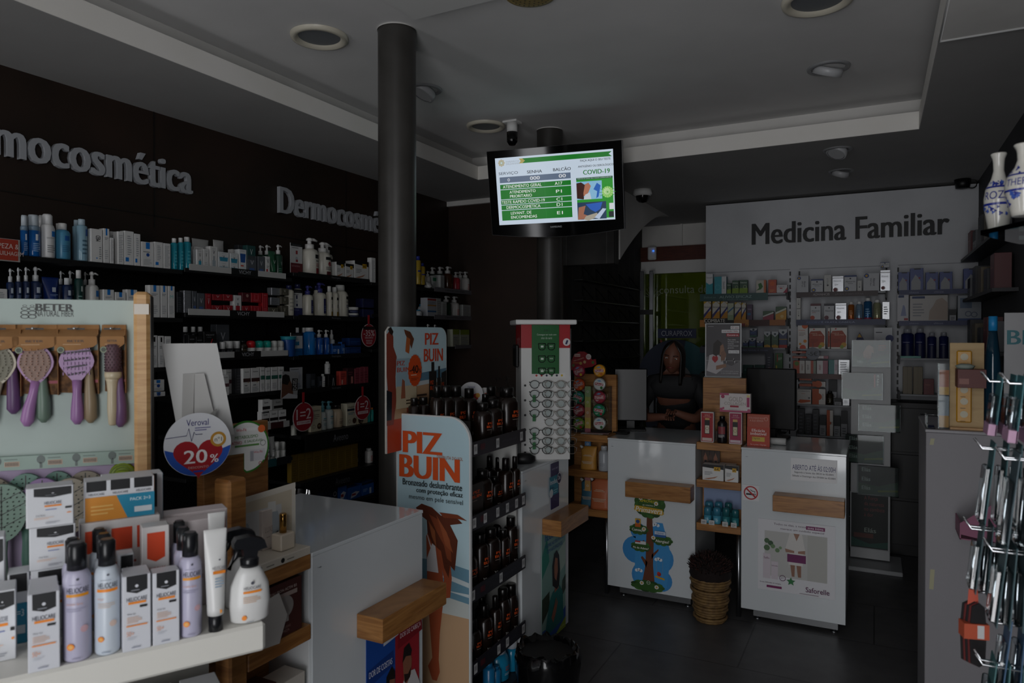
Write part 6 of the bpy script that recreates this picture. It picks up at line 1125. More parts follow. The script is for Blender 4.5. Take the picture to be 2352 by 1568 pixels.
g_.text('3 IN 1',cx,z1_-.028,.03,.012,'0c2410',gf,.0006,bold=.02);g_.text('Consegue ver tudo sem',cx,z1_-.05,wv*.72,.012,'b8c8b8',gf,.0006);g_.text('tirar do nariz',cx,z1_-.066,wv*.4,.011,'b8c8b8',gf,.0006)
for k,tx in enumerate(('MEET','WORK','READ')):
 zz=z1_-.11-.062*k
 for sg in(-1,1):
  o_=[(-.018,.016),(.018,.016),(.016,-.008),(.008,-.016),(-.008,-.016),(-.016,-.008)]
  for q1,q2 in zip(o_,o_[1:]+o_[:1]):g_.tube([(cx+sg*.024+q1[0],-.013,zz+q1[1]),(cx+sg*.024+q2[0],-.013,zz+q2[1])],.002,M(KK),4)
 g_.tube([(cx-.006,-.013,zz+.008),(cx+.006,-.013,zz+.008)],.0018,M(KK),4)
 g_.text(tx,cx+.024,zz+.002,.018,.007,'c8d4c8',gf,.002,bold=.03);g_.rect(cx-.03,zz-.004,cx-.016,zz+.006,'c8d4c8',gf,.002)
g_.text('SILAC',cx-.012,z0_+.02,.04,.012,'b8c8b8',gf,.0008);g_.lines(cx+.014,z0_+.014,cx+.032,z0_+.026,3,'7a9a7c',gf,.0008)
part_label(g_.build('green_sign',t),'green poster with three drawn pairs of glasses')
mb=MB().disc(0,0,.019,'d8d4d4',plane((GW-.018,-.001,zr+.03)),.001);mb.poly([(-.008,-.01),(.002,-.012),(.009,.008),(0,.011)],NV,plane((GW-.018,-.001,zr+.03)),.0016);mb.build('round_sticker',t)
MB().tube([(GW+.004,.01,.1),(GW+.004,.01,ht-.02)],.004,STEEL,8).build('side_rod',t)
zm0,zm1=GF.at(1155,845)[0].z-1,GF.at(1155,792)[0].z-1
mb=MB().box(-.06,-.008,-.0,-.0,0,0,BLK)if 0 else MB();fm=plane((-.012,0,0),(0,-1,0),(0,0,1),(-1,0,0))
mb.box(-.022,-.006,.06,.2,zm0,zm1,BLK,.005);mb.rect(-.193,zm0+.01,-.067,zm1-.008,M('1a2028',.04),plane((-.0222,0,0),(0,-1,0),(0,0,1),(-1,0,0)),.0006);part_label(mb.build('mirror',t),'small black framed mirror')
def glasses(s,z,col,lb,side=0,tag_c=None,rim=.0016,w_=.062):
 """a folded pair facing out of the tower face"""
 sg=thing('spectacles',lb,'glasses',(0,0,0),GA,'reading glasses on the spectacle tower')
 base=GF.p+GF.u*s+GF.n*.018 if not side else GF.p-GF.n*s+Vector((-GF.u.x,-GF.u.y,0))*.018
 sg.location=(base.x,base.y,z);sg.rotation_euler=(0,0,GA if not side else GA-R(90))
 mt=M(col,.3);mb=MB();lens=MB()
 for d_ in(-1,1):
  ring=[]
  for k in range(16):
   an=2*PI*k/16;x,y=.023*math.cos(an),.0195*math.sin(an);x*=1.05 if y>0 else.95;ring.append((d_*.031+x,0,y))
  mb.tube(ring,rim,mt,5,True);lens.add(ring,[tuple(range(16))],clear('f4f8f8',.04,'lens'))
 mb.tube([(-.0085,0,.006),(0,-.002,.009),(.0085,0,.006)],rim,mt,5);mb.build('frame',sg);lens.build('lens',sg)
 MB().tube([(0,.0175,.004),(0,-.006,.006)],.0022,M(KK),6).build('nose_peg',t_)if 0 else None
 for d_ in(-1,1):MB().tube([(d_*.055,0,.01),(d_*.057,.012,.011),(d_*.052,.03,.008)],[rim*1.3,rim*1.2,rim],mt,5).build('temple',sg)
 if tag_c:MB().box(-.042,-.026,-.001,.001,-.04,-.006,M(tag_c)).build('price_tag',sg)
 return sg
rows_=[882,904,926,948,968,990,1012,1032];cols=[(1236,'131313','g'),(1276,'6a5248',None)]
nm_=['top','second','third','fourth','fifth','sixth','seventh','lowest']
for i,py in enumerate(rows_):
 for j,px in enumerate((1241,1275,1299)):
  if(i==4 and j==0):continue
  P,s=GF.at(px,py)
  c_=('121212','8a7c70','7c7268')[j]if i%3!=1 or j!=1 else '55402c'
  if s>GW-.01:continue
  glasses(s,P.z,c_,'%s pair in the %s row of the spectacle tower'%(['dark thick rimmed','pale thin rimmed','outer thin rimmed'][j],nm_[i]),0,'1c6a34' if(j==0 and i in(1,3,5,6))else None,.0019 if j==0 else.0012)
mb=MB()
for i,(px,py)in enumerate(((1146,872),(1172,872),(1150,895),(1176,893))):
 d=ray(px,py);o_=GF.p.copy();k_=(o_-CAM).dot(GF.u)/d.dot(GF.u);P=CAM+d*k_;s=-(P-GF.p).dot(GF.n)
 glasses(s,P.z,'3a3634',['first wire pair hanging under the mirror','second wire pair hanging under the mirror','third wire pair hanging under the mirror','fourth wire pair hanging under the mirror'][i],1,None,.001)
P=onZ(1.03,1222,1030)
t=thing('glasses_case','black spectacle case lying at the tower foot','case',(gp.x+.0,gp.y-.035,1.001),GA);MB().lathe([(.02,0),(.03,.012),(.028,.035),(.015,.05),(.001,.053)],M('121214',.4),24,sx=2.0,cx=.03,cy=-.0).build('case_body',t)
P=onD(3.35,1082,905)
t=thing('round_discount_sign','small round sign with a red heart seen behind the black bottles','sign',P,R(40),'round signs');o=MB().lathe([(.058,-.001),(.058,.001)],M('c4c4c6',.45),32).build('sign_disc',t);o.rotation_euler=(R(90),0,0)
mb=MB();f=plane((0,-.0012,0));mb.poly([(-.03,-.015),(-.02,.002),(0,-.004),(.025,.004),(.035,-.02),(.0,-.052)],'a0141f',f,.0004);mb.text('Veroval',0,.035,.036,.01,'3a3a7a',f,.0006);mb.text('20%',.0,-.026,.03,.016,'d8d0d0',f,.0008,bold=.02);mb.disc(.032,-.006,.011,'b8862c',f,.0008);mb.build('sign_print',t)
MB().box(-.003,.003,-.002,.002,P.z*-1+1.0,-.05,M('c4c4c6')).build('stem',t)
P=onD(3.4,1113,907)
t=thing('round_price_sign','small white arched sign marked 30 next to the red heart sign','sign',P,R(40),'round signs');o=MB().lathe([(.036,-.001),(.036,.001)],M('bfbdbb',.45),28).build('sign_disc',t);o.rotation_euler=(R(90),0,0)
mb=MB();f=plane((0,-.0012,0));mb.text('30',-.016,.002,.016,.018,'3a3a3c',f,.0006);mb.lines(.0,-.01,.03,.014,3,'a03a30',f,.0006,.55);mb.build('sign_print',t);MB().box(-.003,.003,-.002,.002,P.z*-1+1.0,-.03,M('bfbdbb')).build('stem',t)
QY=4.28
pz=lambda px,py:onY(QY,px,py)
z0=1.0105
t=thing('sweet_tin_rack','clear rack of round sweet tins with a red header and pastel strip','display stand',(pz(1352,900).x,QY,z0));x0=t.location.x
mb=MB().box(pz(1318,0).x-x0,pz(1396,0).x-x0,.02,.09,0,pz(0,838).z-z0,BLISTER);mb.build('clear_rack',t)
mb=MB().box(pz(1320,0).x-x0,pz(1396,0).x-x0,-.01,.09,0,.012,M('2a2226',.3));mb.box(pz(1346,0).x-x0,pz(1359,0).x-x0,-.008,0,.0,.03,M('3a2a2e'));mb.rect(pz(1347,0).x-x0,.012,pz(1358,0).x-x0,.026,'b02c3c',plane((0,-.008,0)),.0006);mb.build('base',t)
hp=[(pz(px,py).x-x0,pz(px,py).z-z0)for px,py in((1311,850),(1312,830),(1318,815),(1330,807),(1342,807),(1353,814),(1360,826),(1368,824),(1370,836),(1360,842),(1318,850))]
mb=MB().prism(hp,M('8c1620',.45),plane((0,0,0)),-.003,0);f=plane((0,0,0));hx,hzz=pz(1326,816).x-x0,pz(1326,816).z-z0
mb.rect(hx-.02,hzz-.008,hx+.02,hzz+.01,'d8c8c0',f,.0006);mb.text('Pulmoll',hx,hzz+.001,.034,.012,'a01420',f,.001,bold=.03);mb.text('PARA A GARGANTA',hx+.01,hzz-.026,.075,.007,'e0c0a8',f,.0008,rot=.3);mb.lines(hx-.03,hzz-.05,hx+.06,hzz-.042,1,'c88a40',f,.0008)
cx,cz=pz(1352,819).x-x0,pz(1352,819).z-z0;mb.disc(cx,cz,.018,'d8d0cc',f,.0012);mb.text('LEVE 2\nPAGUE 1',cx,cz,.026,.016,'7c1420',f,.0018,bold=.02)
for px,py,c_ in((1317,839,'5a6a3c'),(1334,834,'b89a50'),(1343,831,'c0a070'),(1362,832,'3c6a2c')):mb.disc(pz(px,py).x-x0,pz(px,py).z-z0,.01,c_,f,.0012,n=14)
mb.build('header_card',t)
mb=MB();xa,xb=pz(1346,0).x-x0,pz(1359,0).x-x0;zt_,zb_=pz(0,838).z-z0,pz(0,980).z-z0
for k,c_ in enumerate(('8fa878','a8b060','c09468','c4ac58','9a5a68','5a84b0','9c6a7c','8fb0b4','b87a7c','c89a58')):
 a1=zt_-(zt_-zb_)*k/10;a2=zt_-(zt_-zb_)*(k+1)/10;mb.box(xa,xb,-.012,.0,a2,a1,M(c_,.5));mb.ring((xa+xb)/2,(a1+a2)/2,.005,.0075,'d8d8d0',plane((0,-.012,0)),.0006,14)
part_label(mb.build('pastel_strip',t),'strip of ten pastel squares')
TINS=[((1330,852,'a82c48'),(1377,851,'d8951c')),((1330,883,'c84c18'),(1377,882,'b4b8b6')),((1329,912,'1a7a5c'),(1377,912,'8c2438')),((1330,942,'8c1c30'),(1376,942,'157a50')),((1330,972,'5a8018'),(1377,972,'b4b8b6'))]
TN=[('crimson','yellow'),('orange','upper white'),('teal','wine red'),('dark red','emerald green'),('lime green','lower white')]
for i,pr in enumerate(TINS):
 for j,(px,py,c_)in enumerate(pr):
  P=pz(px,py);r_=.0405
  tt=thing('sweet_tin','%s round sweet tin in the clear rack'%TN[i][j],'tin',(P.x,QY+.004,P.z),0,'round sweet tins in the clear rack')
  o=MB().lathe([(.001,-.012),(r_,-.012),(r_,.006),(r_*.96,.012),(r_*.9,.013),(.001,.013)],M(c_,.22,.3),34,cap=False).build('tin_body',tt);o.rotation_euler=(R(90),0,0)
  mb=MB();f=plane((0,-.0132,0));an=R(20)if j==0 else R(4 if i%2==0 else-8)
  if i==2 and j==0:an=R(-20)
  ru=lambda x,y:(x*math.cos(an)-y*math.sin(an),x*math.sin(an)+y*math.cos(an))
  mb.poly([(.034*math.cos(k*PI/14),.034*math.sin(k*PI/14))for k in range(28)],c_ if c_!='b4b8b6' else 'c8ccca',f,.0002)
  mb.poly([ru(*q_)for q_ in((-.03,.01),(.03,.01),(.03,-.01),(-.03,-.01))],'d8d0cc',f,.0006);mb.poly([ru(*q_)for q_ in((-.028,.008),(.028,.008),(.028,-.008),(-.028,-.008))],'9c1824',f,.001);mb.text('Pulmoll',0,0,.048,.013,'e4dcdc',f,.0014,bold=.03,rot=an)
  mb.poly([ru(-.018,.02),ru(.0,.028),ru(.016,.022),ru(.0,.017)],'6a9cc8',f,.0006);mb.disc(.016,-.022,.009,{'a82c48':'d8b020','d8951c':'c06a20','c84c18':'e08a20','b4b8b6':'2c6a30'}.get(c_,'9a2030'),f,.0008,n=14);mb.lines(-.022,-.024,.0,-.014,2,'d8d8d4',f,.0008);mb.build('lid_print',tt)
  MB().tube([(-.02,-.01,-r_-.002),(.02,-.01,-r_-.002)],.0022,CHROME,6).build('wire_rest',tt)if 0 else None
def pouch(px0,px1,py,z,c_,lb,back=0,lean=1,capc='d4d4d0'):
 y=4.22+back;A,B=onY(y,px0,780),onY(y,px1,780);h_=onY(y,px0,py).z-z;w_=B.x-A.x
 tt=thing('refill_pouch',lb,'pouch',((A.x+B.x)/2,y+.045,z+.0006),0,'refill pouches on the oak shelves')
 mb=MB();N,n_=20,12;V=[]
 for i in range(n_+1):
  s=i/n_;wx=w_/2*(1-.12*math.sin(PI*s)*.6);wy=.034*(1-s)**.7+.003;zz=h_*s
  for k in range(N):
   an=2*PI*k/N;x=wx*math.copysign(abs(math.cos(an))**.6,math.cos(an));yy=wy*math.copysign(abs(math.sin(an))**.8,math.sin(an))+.002*math.sin(9*s+x*60)
   if i==n_ and x<-w_*.25:zz2=h_*.84
   else:zz2=zz if not(s>.84 and x<-w_*.25)else h_*(.84+(s-.84)*.0+max(0,(x+w_/2)/(w_*.25))*(s-.84))
   V.append((x,yy,zz2))
 mb.add(V,[(i*N+k,i*N+(k+1)%N,(i+1)*N+(k+1)%N,(i+1)*N+k)for i in range(n_)for k in range(N)]+[tuple(range(N))[::-1],tuple(range(n_*N,n_*N+N))],M(c_,.5),True)
 for k,(wv,zv)in enumerate(((.2,.62),(.28,.58),(.34,.34),(.3,.3),(.26,.26))):mb.rect(-w_*wv,h_*zv,w_*wv,h_*zv+.003,'d0c0a8',plane((0,-.037*(1-zv)**.7-.005,0)),.001)
 mb.build('pouch_body',tt);o=MB().lathe([(.009,0),(.009,.02)],M(capc),14).build('spout_cap',tt,(-w_*.4,0,h_*.9));o.rotation_euler=(0,R(-45),0)
pouch(1329,1366,1025,.78,'c08a3a','mustard refill pouch on the upper oak shelf')
S['grey_btl']=('a9adb2','b4b6b8',[('l',.25,.3,.75,.5,3,'8a8e94')])
row(1,4.225,.7805,0,[('bottle',1371,1396,1025,'grey_btl','pale grey plastic bottle beside the mustard pouch')],'bottle beside the mustard pouch')
pouch(1330,1364,1100,.535,'3c6a80','teal blue refill pouch behind the terracotta one',.04);pouch(1352,1398,1098,.535,'b8643c','terracotta refill pouch on the lower oak shelf',-.01)
o=poster(lambda mb:(mb.box(-.09,.05,-.05,.05,0,.004,'a8a8a4'),mb.box(-.05,.09,-.06,.03,.004,.007,'8a6a68')),(-1.6,4.29,1.0106),.2,'loose flyers lying beside the sweet tin rack','flyers','flyer')
UY=4.215;zU=1.0125
S['goldred']=('d4ccca','b8a8a8',[('r',.05,.03,.95,.97,'a01420'),('t','GOLD',.5,.9,.4,.05,'d8b0a0'),('t','COLLAGEN',.5,.84,.6,.03,'d8b0a0'),('r',.34,.74,.68,.8,'c8a060'),('r',.3,.28,.7,.74,'1c1210'),('r',.34,.3,.66,.56,'d0c8b8'),('c',.5,.46,.1,.13,'8a6a40'),('r',.12,.05,.88,.15,'d0b8b0')])
S['goldpink']=('d4ccca','b8a8a8',[('r',.05,.03,.95,.97,'9a1c48'),('t','GOLD',.5,.9,.4,.05,'d8b0b8'),('t','COLLAGEN',.5,.84,.6,.03,'d8b0b8'),('r',.3,.7,.66,.78,'c8a060'),('r',.28,.26,.68,.7,'1c1210'),('r',.32,.28,.64,.54,'c8c0a0'),('c',.48,.42,.1,.13,'9a8a50'),('r',.1,.05,.9,.13,'d0b8c0')])
S['goldblk']=('141012','0e0c0e',[('r',.08,.3,.92,.95,'2c2c34'),('r',.12,.5,.88,.9,'8a3a40'),('l',.15,.32,.85,.48,3,'c0b8b8')])
S['goldwide']=('d0c8c6','b8b0ae',[('r',.0,.0,1,.1,'b04a6c'),('r',0,.9,.3,1,'b04a6c'),('o',.1,.82,.06,'a02c54'),('t','GOLD',.52,.7,.44,.24,'9c948c'),('t','COLLAGEN',.5,.46,.7,.16,'9c948c'),('r',.34,.26,.62,.36,'a0283c'),('l',.3,.12,.7,.2,2,'a8a0a0'),('r',.88,.3,.97,.8,'a0285c'),('r',.88,.82,.98,.94,'d0c080'),('o',.95,.12,.05,'b04a6c'),('o',.05,.14,.05,'b04a6c'),('o',.12,.2,.035,'b04a6c')])
S['ceg']=('a83c18','7c2c12',[('r',0,.0,1,.6,'b0381c'),('t','Eficácia',.5,.5,.58,.09,'e8d8d4',.02),('t','imbatível',.5,.4,.7,.09,'e8d8d4',.02),('r',.22,.16,.78,.3,'c8a83c'),('t','Cêgripe',.4,.25,.34,.07,'4a4020'),('t','Se é gripe, Cêgripe',.5,.06,.7,.05,'d8b8b0'),('t','COLOQUE AQUI',.42,.88,.7,.06,'d8a898'),('t','A SUA SENHA',.42,.8,.6,.06,'d8a898'),('c',.84,.86,.07,.085,'d8a898')])
S['models']=('3c2c22',None,[('t','GOLD',.48,.9,.4,.06,'b8a890'),('t','COLLAGEN',.48,.84,.6,.04,'b8a890'),*[k for i in range(3)for k in(('p',[(.12+.28*i,.0),(.14+.28*i,.35),(.1+.28*i,.5),(.2+.28*i,.6),(.32+.28*i,.5),(.3+.28*i,.3),(.32+.28*i,0)],['8a5a44','4a3024','8a5a44'][i]),('o',.21+.28*i,.66,.07,['8a5a44','4a3024','8a5a44'][i]),('p',[(.14+.28*i,.55),(.15+.28*i,.72),(.22+.28*i,.76),(.28+.28*i,.7),(.27+.28*i,.62),(.2+.28*i,.73),(.17+.28*i,.55)],'1c1412'),('p',[(.14+.28*i,.3),(.3+.28*i,.3),(.29+.28*i,.46),(.15+.28*i,.46)],'1a1416'),('p',[(.13+.28*i,.02),(.31+.28*i,.02),(.28+.28*i,.14),(.16+.28*i,.14)],['1a1416','1a1416','a09890'][i]))]])
g='gifts on the middle oak unit'
row(1,UY,zU,0,[('box',1610,1640,946,'goldred','red gift carton at the doorway end of the oak unit'),('bottle',1646,1669,956,'goldblk','dark bottle between the red and pink gift cartons'),('box',1675,1705,947,'goldpink','deep pink gift carton beside the dark bottle')],g)
o_=article('card',onY(UY+.1,1657,0).x-onY(UY+.1,1615,0).x,onY(UY+.1,0,888).z-onY(UY+.1,0,944).z+.06,.006,'models','brown card with three women in black against the oak board',((onY(UY+.1,1657,0).x+onY(UY+.1,1615,0).x)/2,UY+.1,onY(UY+.1,0,944).z-.06),0)
zz=max(onY(UY,0,946).z,0)
A,B=onY(UY,1656,0),onY(UY,1727,0)
article('box',B.x-A.x,onY(UY,1690,904).z-onY(UY,1690,947).z,.04,'goldwide','white and pink gift carton lying across the other cartons',((A.x+B.x)/2,UY+.022,onY(UY,1690,947).z+.001),0,g)
zc_=1.0008
A,B=onY(4.26,1713,0),onY(4.26,1765,0)
article('box',B.x-A.x,onY(4.26,1740,951).z-zc_,.03,'ceg','orange ticket holder reading Eficácia imbatível on the counter corner',((A.x+B.x)/2+.016,4.275,zc_),0,None,'ticket_holder','display')
row(1,UY,.7905,0,[('box',1614,1663,1067,'n_hand','hand cream carton with 6 euro tag on the oak shelf'),('box',1666,1697,1070,'n_hand','second hand cream carton with 6 euro tag on the oak shelf'),('box',1650,1690,1066,'n_hand','hand cream carton behind the two tagged ones',dict(back=.07))],'hand creams on the oak shelf')
S['teal_b']=('4a9ab4','3c7f98',[('l',.25,.3,.75,.75,5,'a8d0dc')]);S['teal_d']=('2f7a80','2a666c',[('l',.25,.3,.75,.75,5,'8ac0c4')])
lq=q(4,'teal shampoo bottles in the front row')
row(1,UY,.5355,0,[('roll',1616,1634,1165,'teal_b',lq[0]),('roll',1637,1656,1166,'teal_b',lq[1]),('roll',1659,1677,1167,'teal_d',lq[2]),('roll',1680,1698,1171,'teal_d',lq[3]),('roll',1618,1638,1152,'teal_b','teal shampoo bottle behind the first two',dict(back=.07)),('roll',1641,1660,1153,'teal_b','teal shampoo bottle behind the second and third',dict(back=.07)),('roll',1664,1682,1155,'teal_d','teal shampoo bottle behind the last two',dict(back=.07))],'teal shampoo bottles on the oak shelf')
SHU=[o for o in COL.objects if o.get('label','').startswith('oak shelf unit holding')][0]
mb=MB()
for px in(1618,1636,1667,1687):x=onY(4.21,px,780).x-SHU.location.x;mb.box(x-.016,x+.016,-.003,-.0005,.535-.005,.535+.022,M('c8c8c6'));mb.lines(x-.011,.535,x+.011,.535+.016,3,'6a6a6a',plane((0,-.003,0)),.0006)
mb.build('price_tags',SHU);MB().box(.01,.245,.16,.169,.6,.74,M('8a9cc0',.5)).build('blue_back_card',SHU)
t=thing('heart_poster','grey poster of a couple with a red heart on the oak board','poster',(onY(4.39,1663,0).x,4.395,1.3855))
w_,h_=onY(4.39,1703,0).x-onY(4.39,1624,0).x,onY(4.39,0,754).z-1.395
MB().box(-w_/2-.006,w_/2+.006,-.03,.03,0,.006,ACRYL).box(-w_/2-.006,w_/2+.006,.0,.002,0,h_+.012,M('c4c6c8',.3)).build('stand',t)
mb=MB();deco(mb,[('r',0,0,1,1,'4a474a'),('p',[(0,0),(0,.36),(.2,.42),(.4,.38),(.5,.26),(.75,.2),(1,.3),(1,0)],'6a676a'),('p',[(.02,.1),(.1,.4),(.3,.44),(.5,.34),(.52,.16),(.3,.04)],'b0acae'),('p',[(.2,.42),(.22,.62),(.34,.7),(.46,.64),(.44,.46),(.3,.38)],'2a2220'),('p',[(.4,.4),(.42,.58),(.5,.62),(.54,.52),(.5,.42)],'8a6650'),('p',[(.44,.28),(.44,.46),(.54,.5),(.6,.42),(.56,.3)],'7c5a48'),('p',[(.3,.12),(.6,.18),(.58,.24),(.3,.2)],'8a6650'),('r',.72,.9,.97,.96,'d0d0d2'),('t','O seu',.845,.93,.2,.035,'7c1c28',.015),('r',.46,.83,.97,.89,'d0d0d2'),('t','coração fala.',.715,.86,.46,.035,'7c1c28',.015),('r',.6,.76,.97,.82,'9c1c2c'),('t','Escute-o.',.79,.79,.32,.035,'e0d4d4',.015),('t','Faça nesta\nfarmácia o seu\nrastreio\ncardiovascular\ngratuito.',.8,.62,.32,.19,'d0d0d2'),('r',.66,.44,.97,.5,'d0d0d2'),('t','De 1 a 31 Maio',.815,.47,.26,.025,'3a3a3c'),('t','Para si e para quem o ama,',.68,.1,.56,.028,'c0c0c2'),('t','o seu coração importa.',.7,.06,.5,.028,'c0c0c2'),('p',[(.18,.35),(.21,.385),(.245,.39),(.27,.37),(.295,.39),(.33,.385),(.36,.35),(.35,.31),(.27,.255),(.19,.31)],'a01820'),('r',0,.298,.18,.302,'c0c0c2'),('r',.36,.298,1,.302,'c0c0c2'),('p',[(.55,.3),(.58,.38),(.6,.24),(.62,.3),(.6,.29),(.585,.33)],'c0c0c2'),('p',[(.8,.3),(.82,.36),(.84,.24),(.86,.3),(.84,.3),(.825,.33)],'c0c0c2'),('l',.06,.95,.3,.97,1,'a0a0a2')],w_,h_,plane((0,-.001,0)),1,.008);mb.build('printed_sheet',t)
def monitor(x,y,z,w_,h_,rz,lb):
 t=thing('computer_monitor',lb,'monitor',(x,y,z),rz,'monitors on the back counters')
 MB().box(-w_/2,w_/2,0,.035,.06,.06+h_,M('08080a',.35),.006).build('monitor_body',t);MB().box(-.03,.03,.01,.05,.0,.12,BLK,.004).box(-.1,.1,-.06,.1,0,.012,BLK,.004).build('stand',t)
a_,b_=onY(4.6,1416,846),onY(4.6,1478,846)
monitor((a_.x+b_.x)/2,4.62,1.0005,.22,a_.z-1.06,R(20),'black monitor back on the counter with the tree')
a_,b_=onY(4.6,1712,845),onY(4.6,1828,845)
monitor((a_.x+b_.x)/2,4.62,1.0005,b_.x-a_.x,a_.z-1.06,R(-6),'black monitor back on the counter with the opening hours')
p=onZ(1.0,1456,985)
tag(MB().box(-.05,.05,-.03,.03,0,.016,M('0f0f10',.4),.004).build('card_reader',None,(p.x,4.4,1.0005)),'dark red lit card terminal on the tree counter','card terminal')
p=onZ(1.0,1800,1008)
t=thing('receipt_roll','white paper roll lying on the counter top near the monitor','paper roll',(onZ(1,1797,1010).x,4.38,1.022),R(20));o=MB().lathe([(.02,-.045),(.02,.045)],M('c8c8c6',.7),24).build('roll',t);o.rotation_euler=(R(90),0,R(70));MB().box(-.09,-.03,-.035,.035,-.0205,-.0195,M('c8c8c6',.7)).build('loose_end',t)
SKIN=M('6f4636',.6);HAIRM=ramped('dark_hair','noise',40,'0d0a09','1a1412',.45,(1,1,.1));TOP=M('141518',.75)
pt=onY(5.02,1550,820);PX=pt.x;ZH=pt.z
root=thing('person','dark haired person in black clothes leaning behind the tree counter','person',(PX,5.02,0),R(8))
def skin_body(name,verts,edges,mat,parent,lvl=2):
 me=bpy.data.meshes.new(name);me.from_pydata([v[:3]for v in verts],edges,[]);me.materials.append(mat)
 o=link(name,me,parent);sk=o.modifiers.new('skin','SKIN');
 for i,v in enumerate(verts):me.skin_vertices[0].data[i].radius=(v[3],v[4]if len(v)>4 else v[3])
 me.skin_vertices[0].data[0].use_root=True
 sb=o.modifiers.new('smooth','SUBSURF');sb.levels=lvl;sb.render_levels=lvl
 for p_ in me.polygons:p_.use_smooth=True
 sk.use_smooth_shade=True;return o
zs=ZH-1.52
HD=(0,-.1,ZH)
v=[(0,.14,.92,.14,.11),(0,.1,1.08,.125,.1),(0,.02,1.22,.14,.1),(0,-.03,1.32+zs*.5,.12,.085),(0,-.06,1.39+zs,.05,.05),(0,-.085,1.46+zs,.052,.055),(-.15,-.02,1.31+zs*.5,.06),(-.23,-.06,1.14,.046),(-.17,-.24,1.07,.036),(-.05,-.31,1.09,.026),(.0,-.33,1.09,.022,.016),(.15,-.02,1.31+zs*.5,.06),(.24,-.05,1.13,.046),(.16,-.22,1.07,.036),(.06,-.27,1.11,.026),(.02,-.29,1.125,.022,.016),(-.09,.14,.86,.085),(-.1,.08,.5,.06),(-.1,.14,.1,.042),(-.1,.05,.05,.035),(.09,.14,.86,.085),(.1,.08,.5,.06),(.1,.14,.1,.042),(.1,.05,.05,.035)]
e=[(0,1),(1,2),(2,3),(3,4),(4,5),(3,6),(6,7),(7,8),(8,9),(9,10),(3,11),(11,12),(12,13),(13,14),(14,15),(0,16),(16,17),(17,18),(18,19),(0,20),(20,21),(21,22),(22,23)]
me_b=skin_body('body',v,e,SKIN,root)
def dress(nm,vs,es,mat,k=1.12):skin_body(nm,[(a[0],a[1],a[2],*[x*k+.006 for x in a[3:]])for a in vs],es,mat,root)
dress('blouse',[v[0],v[1],v[2],(0,-.03,1.325+zs*.5,.125,.09),v[6],v[7],(-.2,-.16,1.1,.04),v[11],v[12],(.2,-.14,1.1,.04),(0,-.045,1.37+zs*.8,.08,.066)],[(0,1),(1,2),(2,3),(3,4),(4,5),(5,6),(3,7),(7,8),(8,9),(3,10)],TOP)
dress('trousers',[v[0],v[16],v[17],v[18],v[20],v[21],v[22]],[(0,1),(1,2),(2,3),(0,4),(4,5),(5,6)],M('101114',.8))
for s,w0 in((-1,10),(1,15)):
 b=Vector(v[w0][:3])
 for k in range(4):
  d_=Vector((s*-.012+(k-1.5)*.016*1.0,-.03,.0));skin_body('finger',[(b.x+(k-1.5)*.015,b.y-.005,b.z,.0085),(b.x+(k-1.5)*.016-s*.008,b.y-.04-.006*(k in(1,2)),b.z+.004,.0078),(b.x+(k-1.5)*.016-s*.014,b.y-.068-.01*(k in(1,2)),b.z-.012,.0065)],[(0,1),(1,2)],SKIN,root,1)
 skin_body('thumb',[(b.x-s*.02,b.y+.03,b.z+.005,.01),(b.x-s*.035,b.y-.005,b.z+.012,.009),(b.x-s*.035,b.y-.03,b.z+.01,.007)],[(0,1),(1,2)],SKIN,root,1)
mb=MB();n1,n2=24,28;V=[]
for i in range(n1+1):
 th=PI*i/n1
 for k in range(n2):
  ph=2*PI*k/n2;x=math.sin(th)*math.sin(ph);y=-math.sin(th)*math.cos(ph);z=math.cos(th)
  X,Y,Z=.072*x,.09*y,.112*z
  if z<0:X*=1-.32*(-z)**1.4;
  if y<0:
   Y*=.96;fx=math.exp(-(X/.011)**2)
   Y-=.018*fx*math.exp(-((Z+.018)/.016)**2)+.008*fx*math.exp(-((Z-.008)/.02)**2)
   Y-=.006*math.exp(-(X/.02)**2)*math.exp(-((Z+.052)/.009)**2)+.008*math.exp(-(X/.02)**2)*math.exp(-((Z+.092)/.014)**2)
   for s in(-1,1):Y+=.007*math.exp(-((X-s*.03)/.014)**2)*math.exp(-((Z-.012)/.01)**2)
  V.append((X,Y,Z))
mb.add(V,[(i*n2+k,(i+1)*n2+k,(i+1)*n2+(k+1)%n2,i*n2+(k+1)%n2)for i in range(n1)for k in range(n2)],SKIN,True)
for s in(-1,1):mb.lathe([(.001,-.02),(.01,-.016),(.014,.002),(.009,.018),(.001,.02)],SKIN,12,cx=s*.074,cy=.008,sx=.5,cap=False)
hd=mb.build('head',root,HD);hd.rotation_euler=(R(12),R(6),R(-4))
mb=MB()
for s in(-1,1):
 mb.lathe([(.001,-.006),(.0115,-.003),(.0125,0),(.0115,.003),(.001,.006)],M('c8c0b8',.2),14,cx=s*.03,cy=-.072,z0=.012,sy=.4,cap=False)
 mb.lathe([(.001,-.005),(.005,0),(.001,.005)],M('1c1210',.1),12,cx=s*.03,cy=-.0775,z0=.012,sy=.3,cap=False)
 mb.tube([(s*.014,-.083,.03),(s*.03,-.082,.035),(s*.046,-.07,.03)],.0024,M('120d0b'),5)
mb.tube([(-.02,-.083,-.052),(0,-.09,-.05),(.02,-.083,-.052)],.0045,M('7a3a36',.4),6);mb.build('face_features',hd)
mb=MB();V=[]
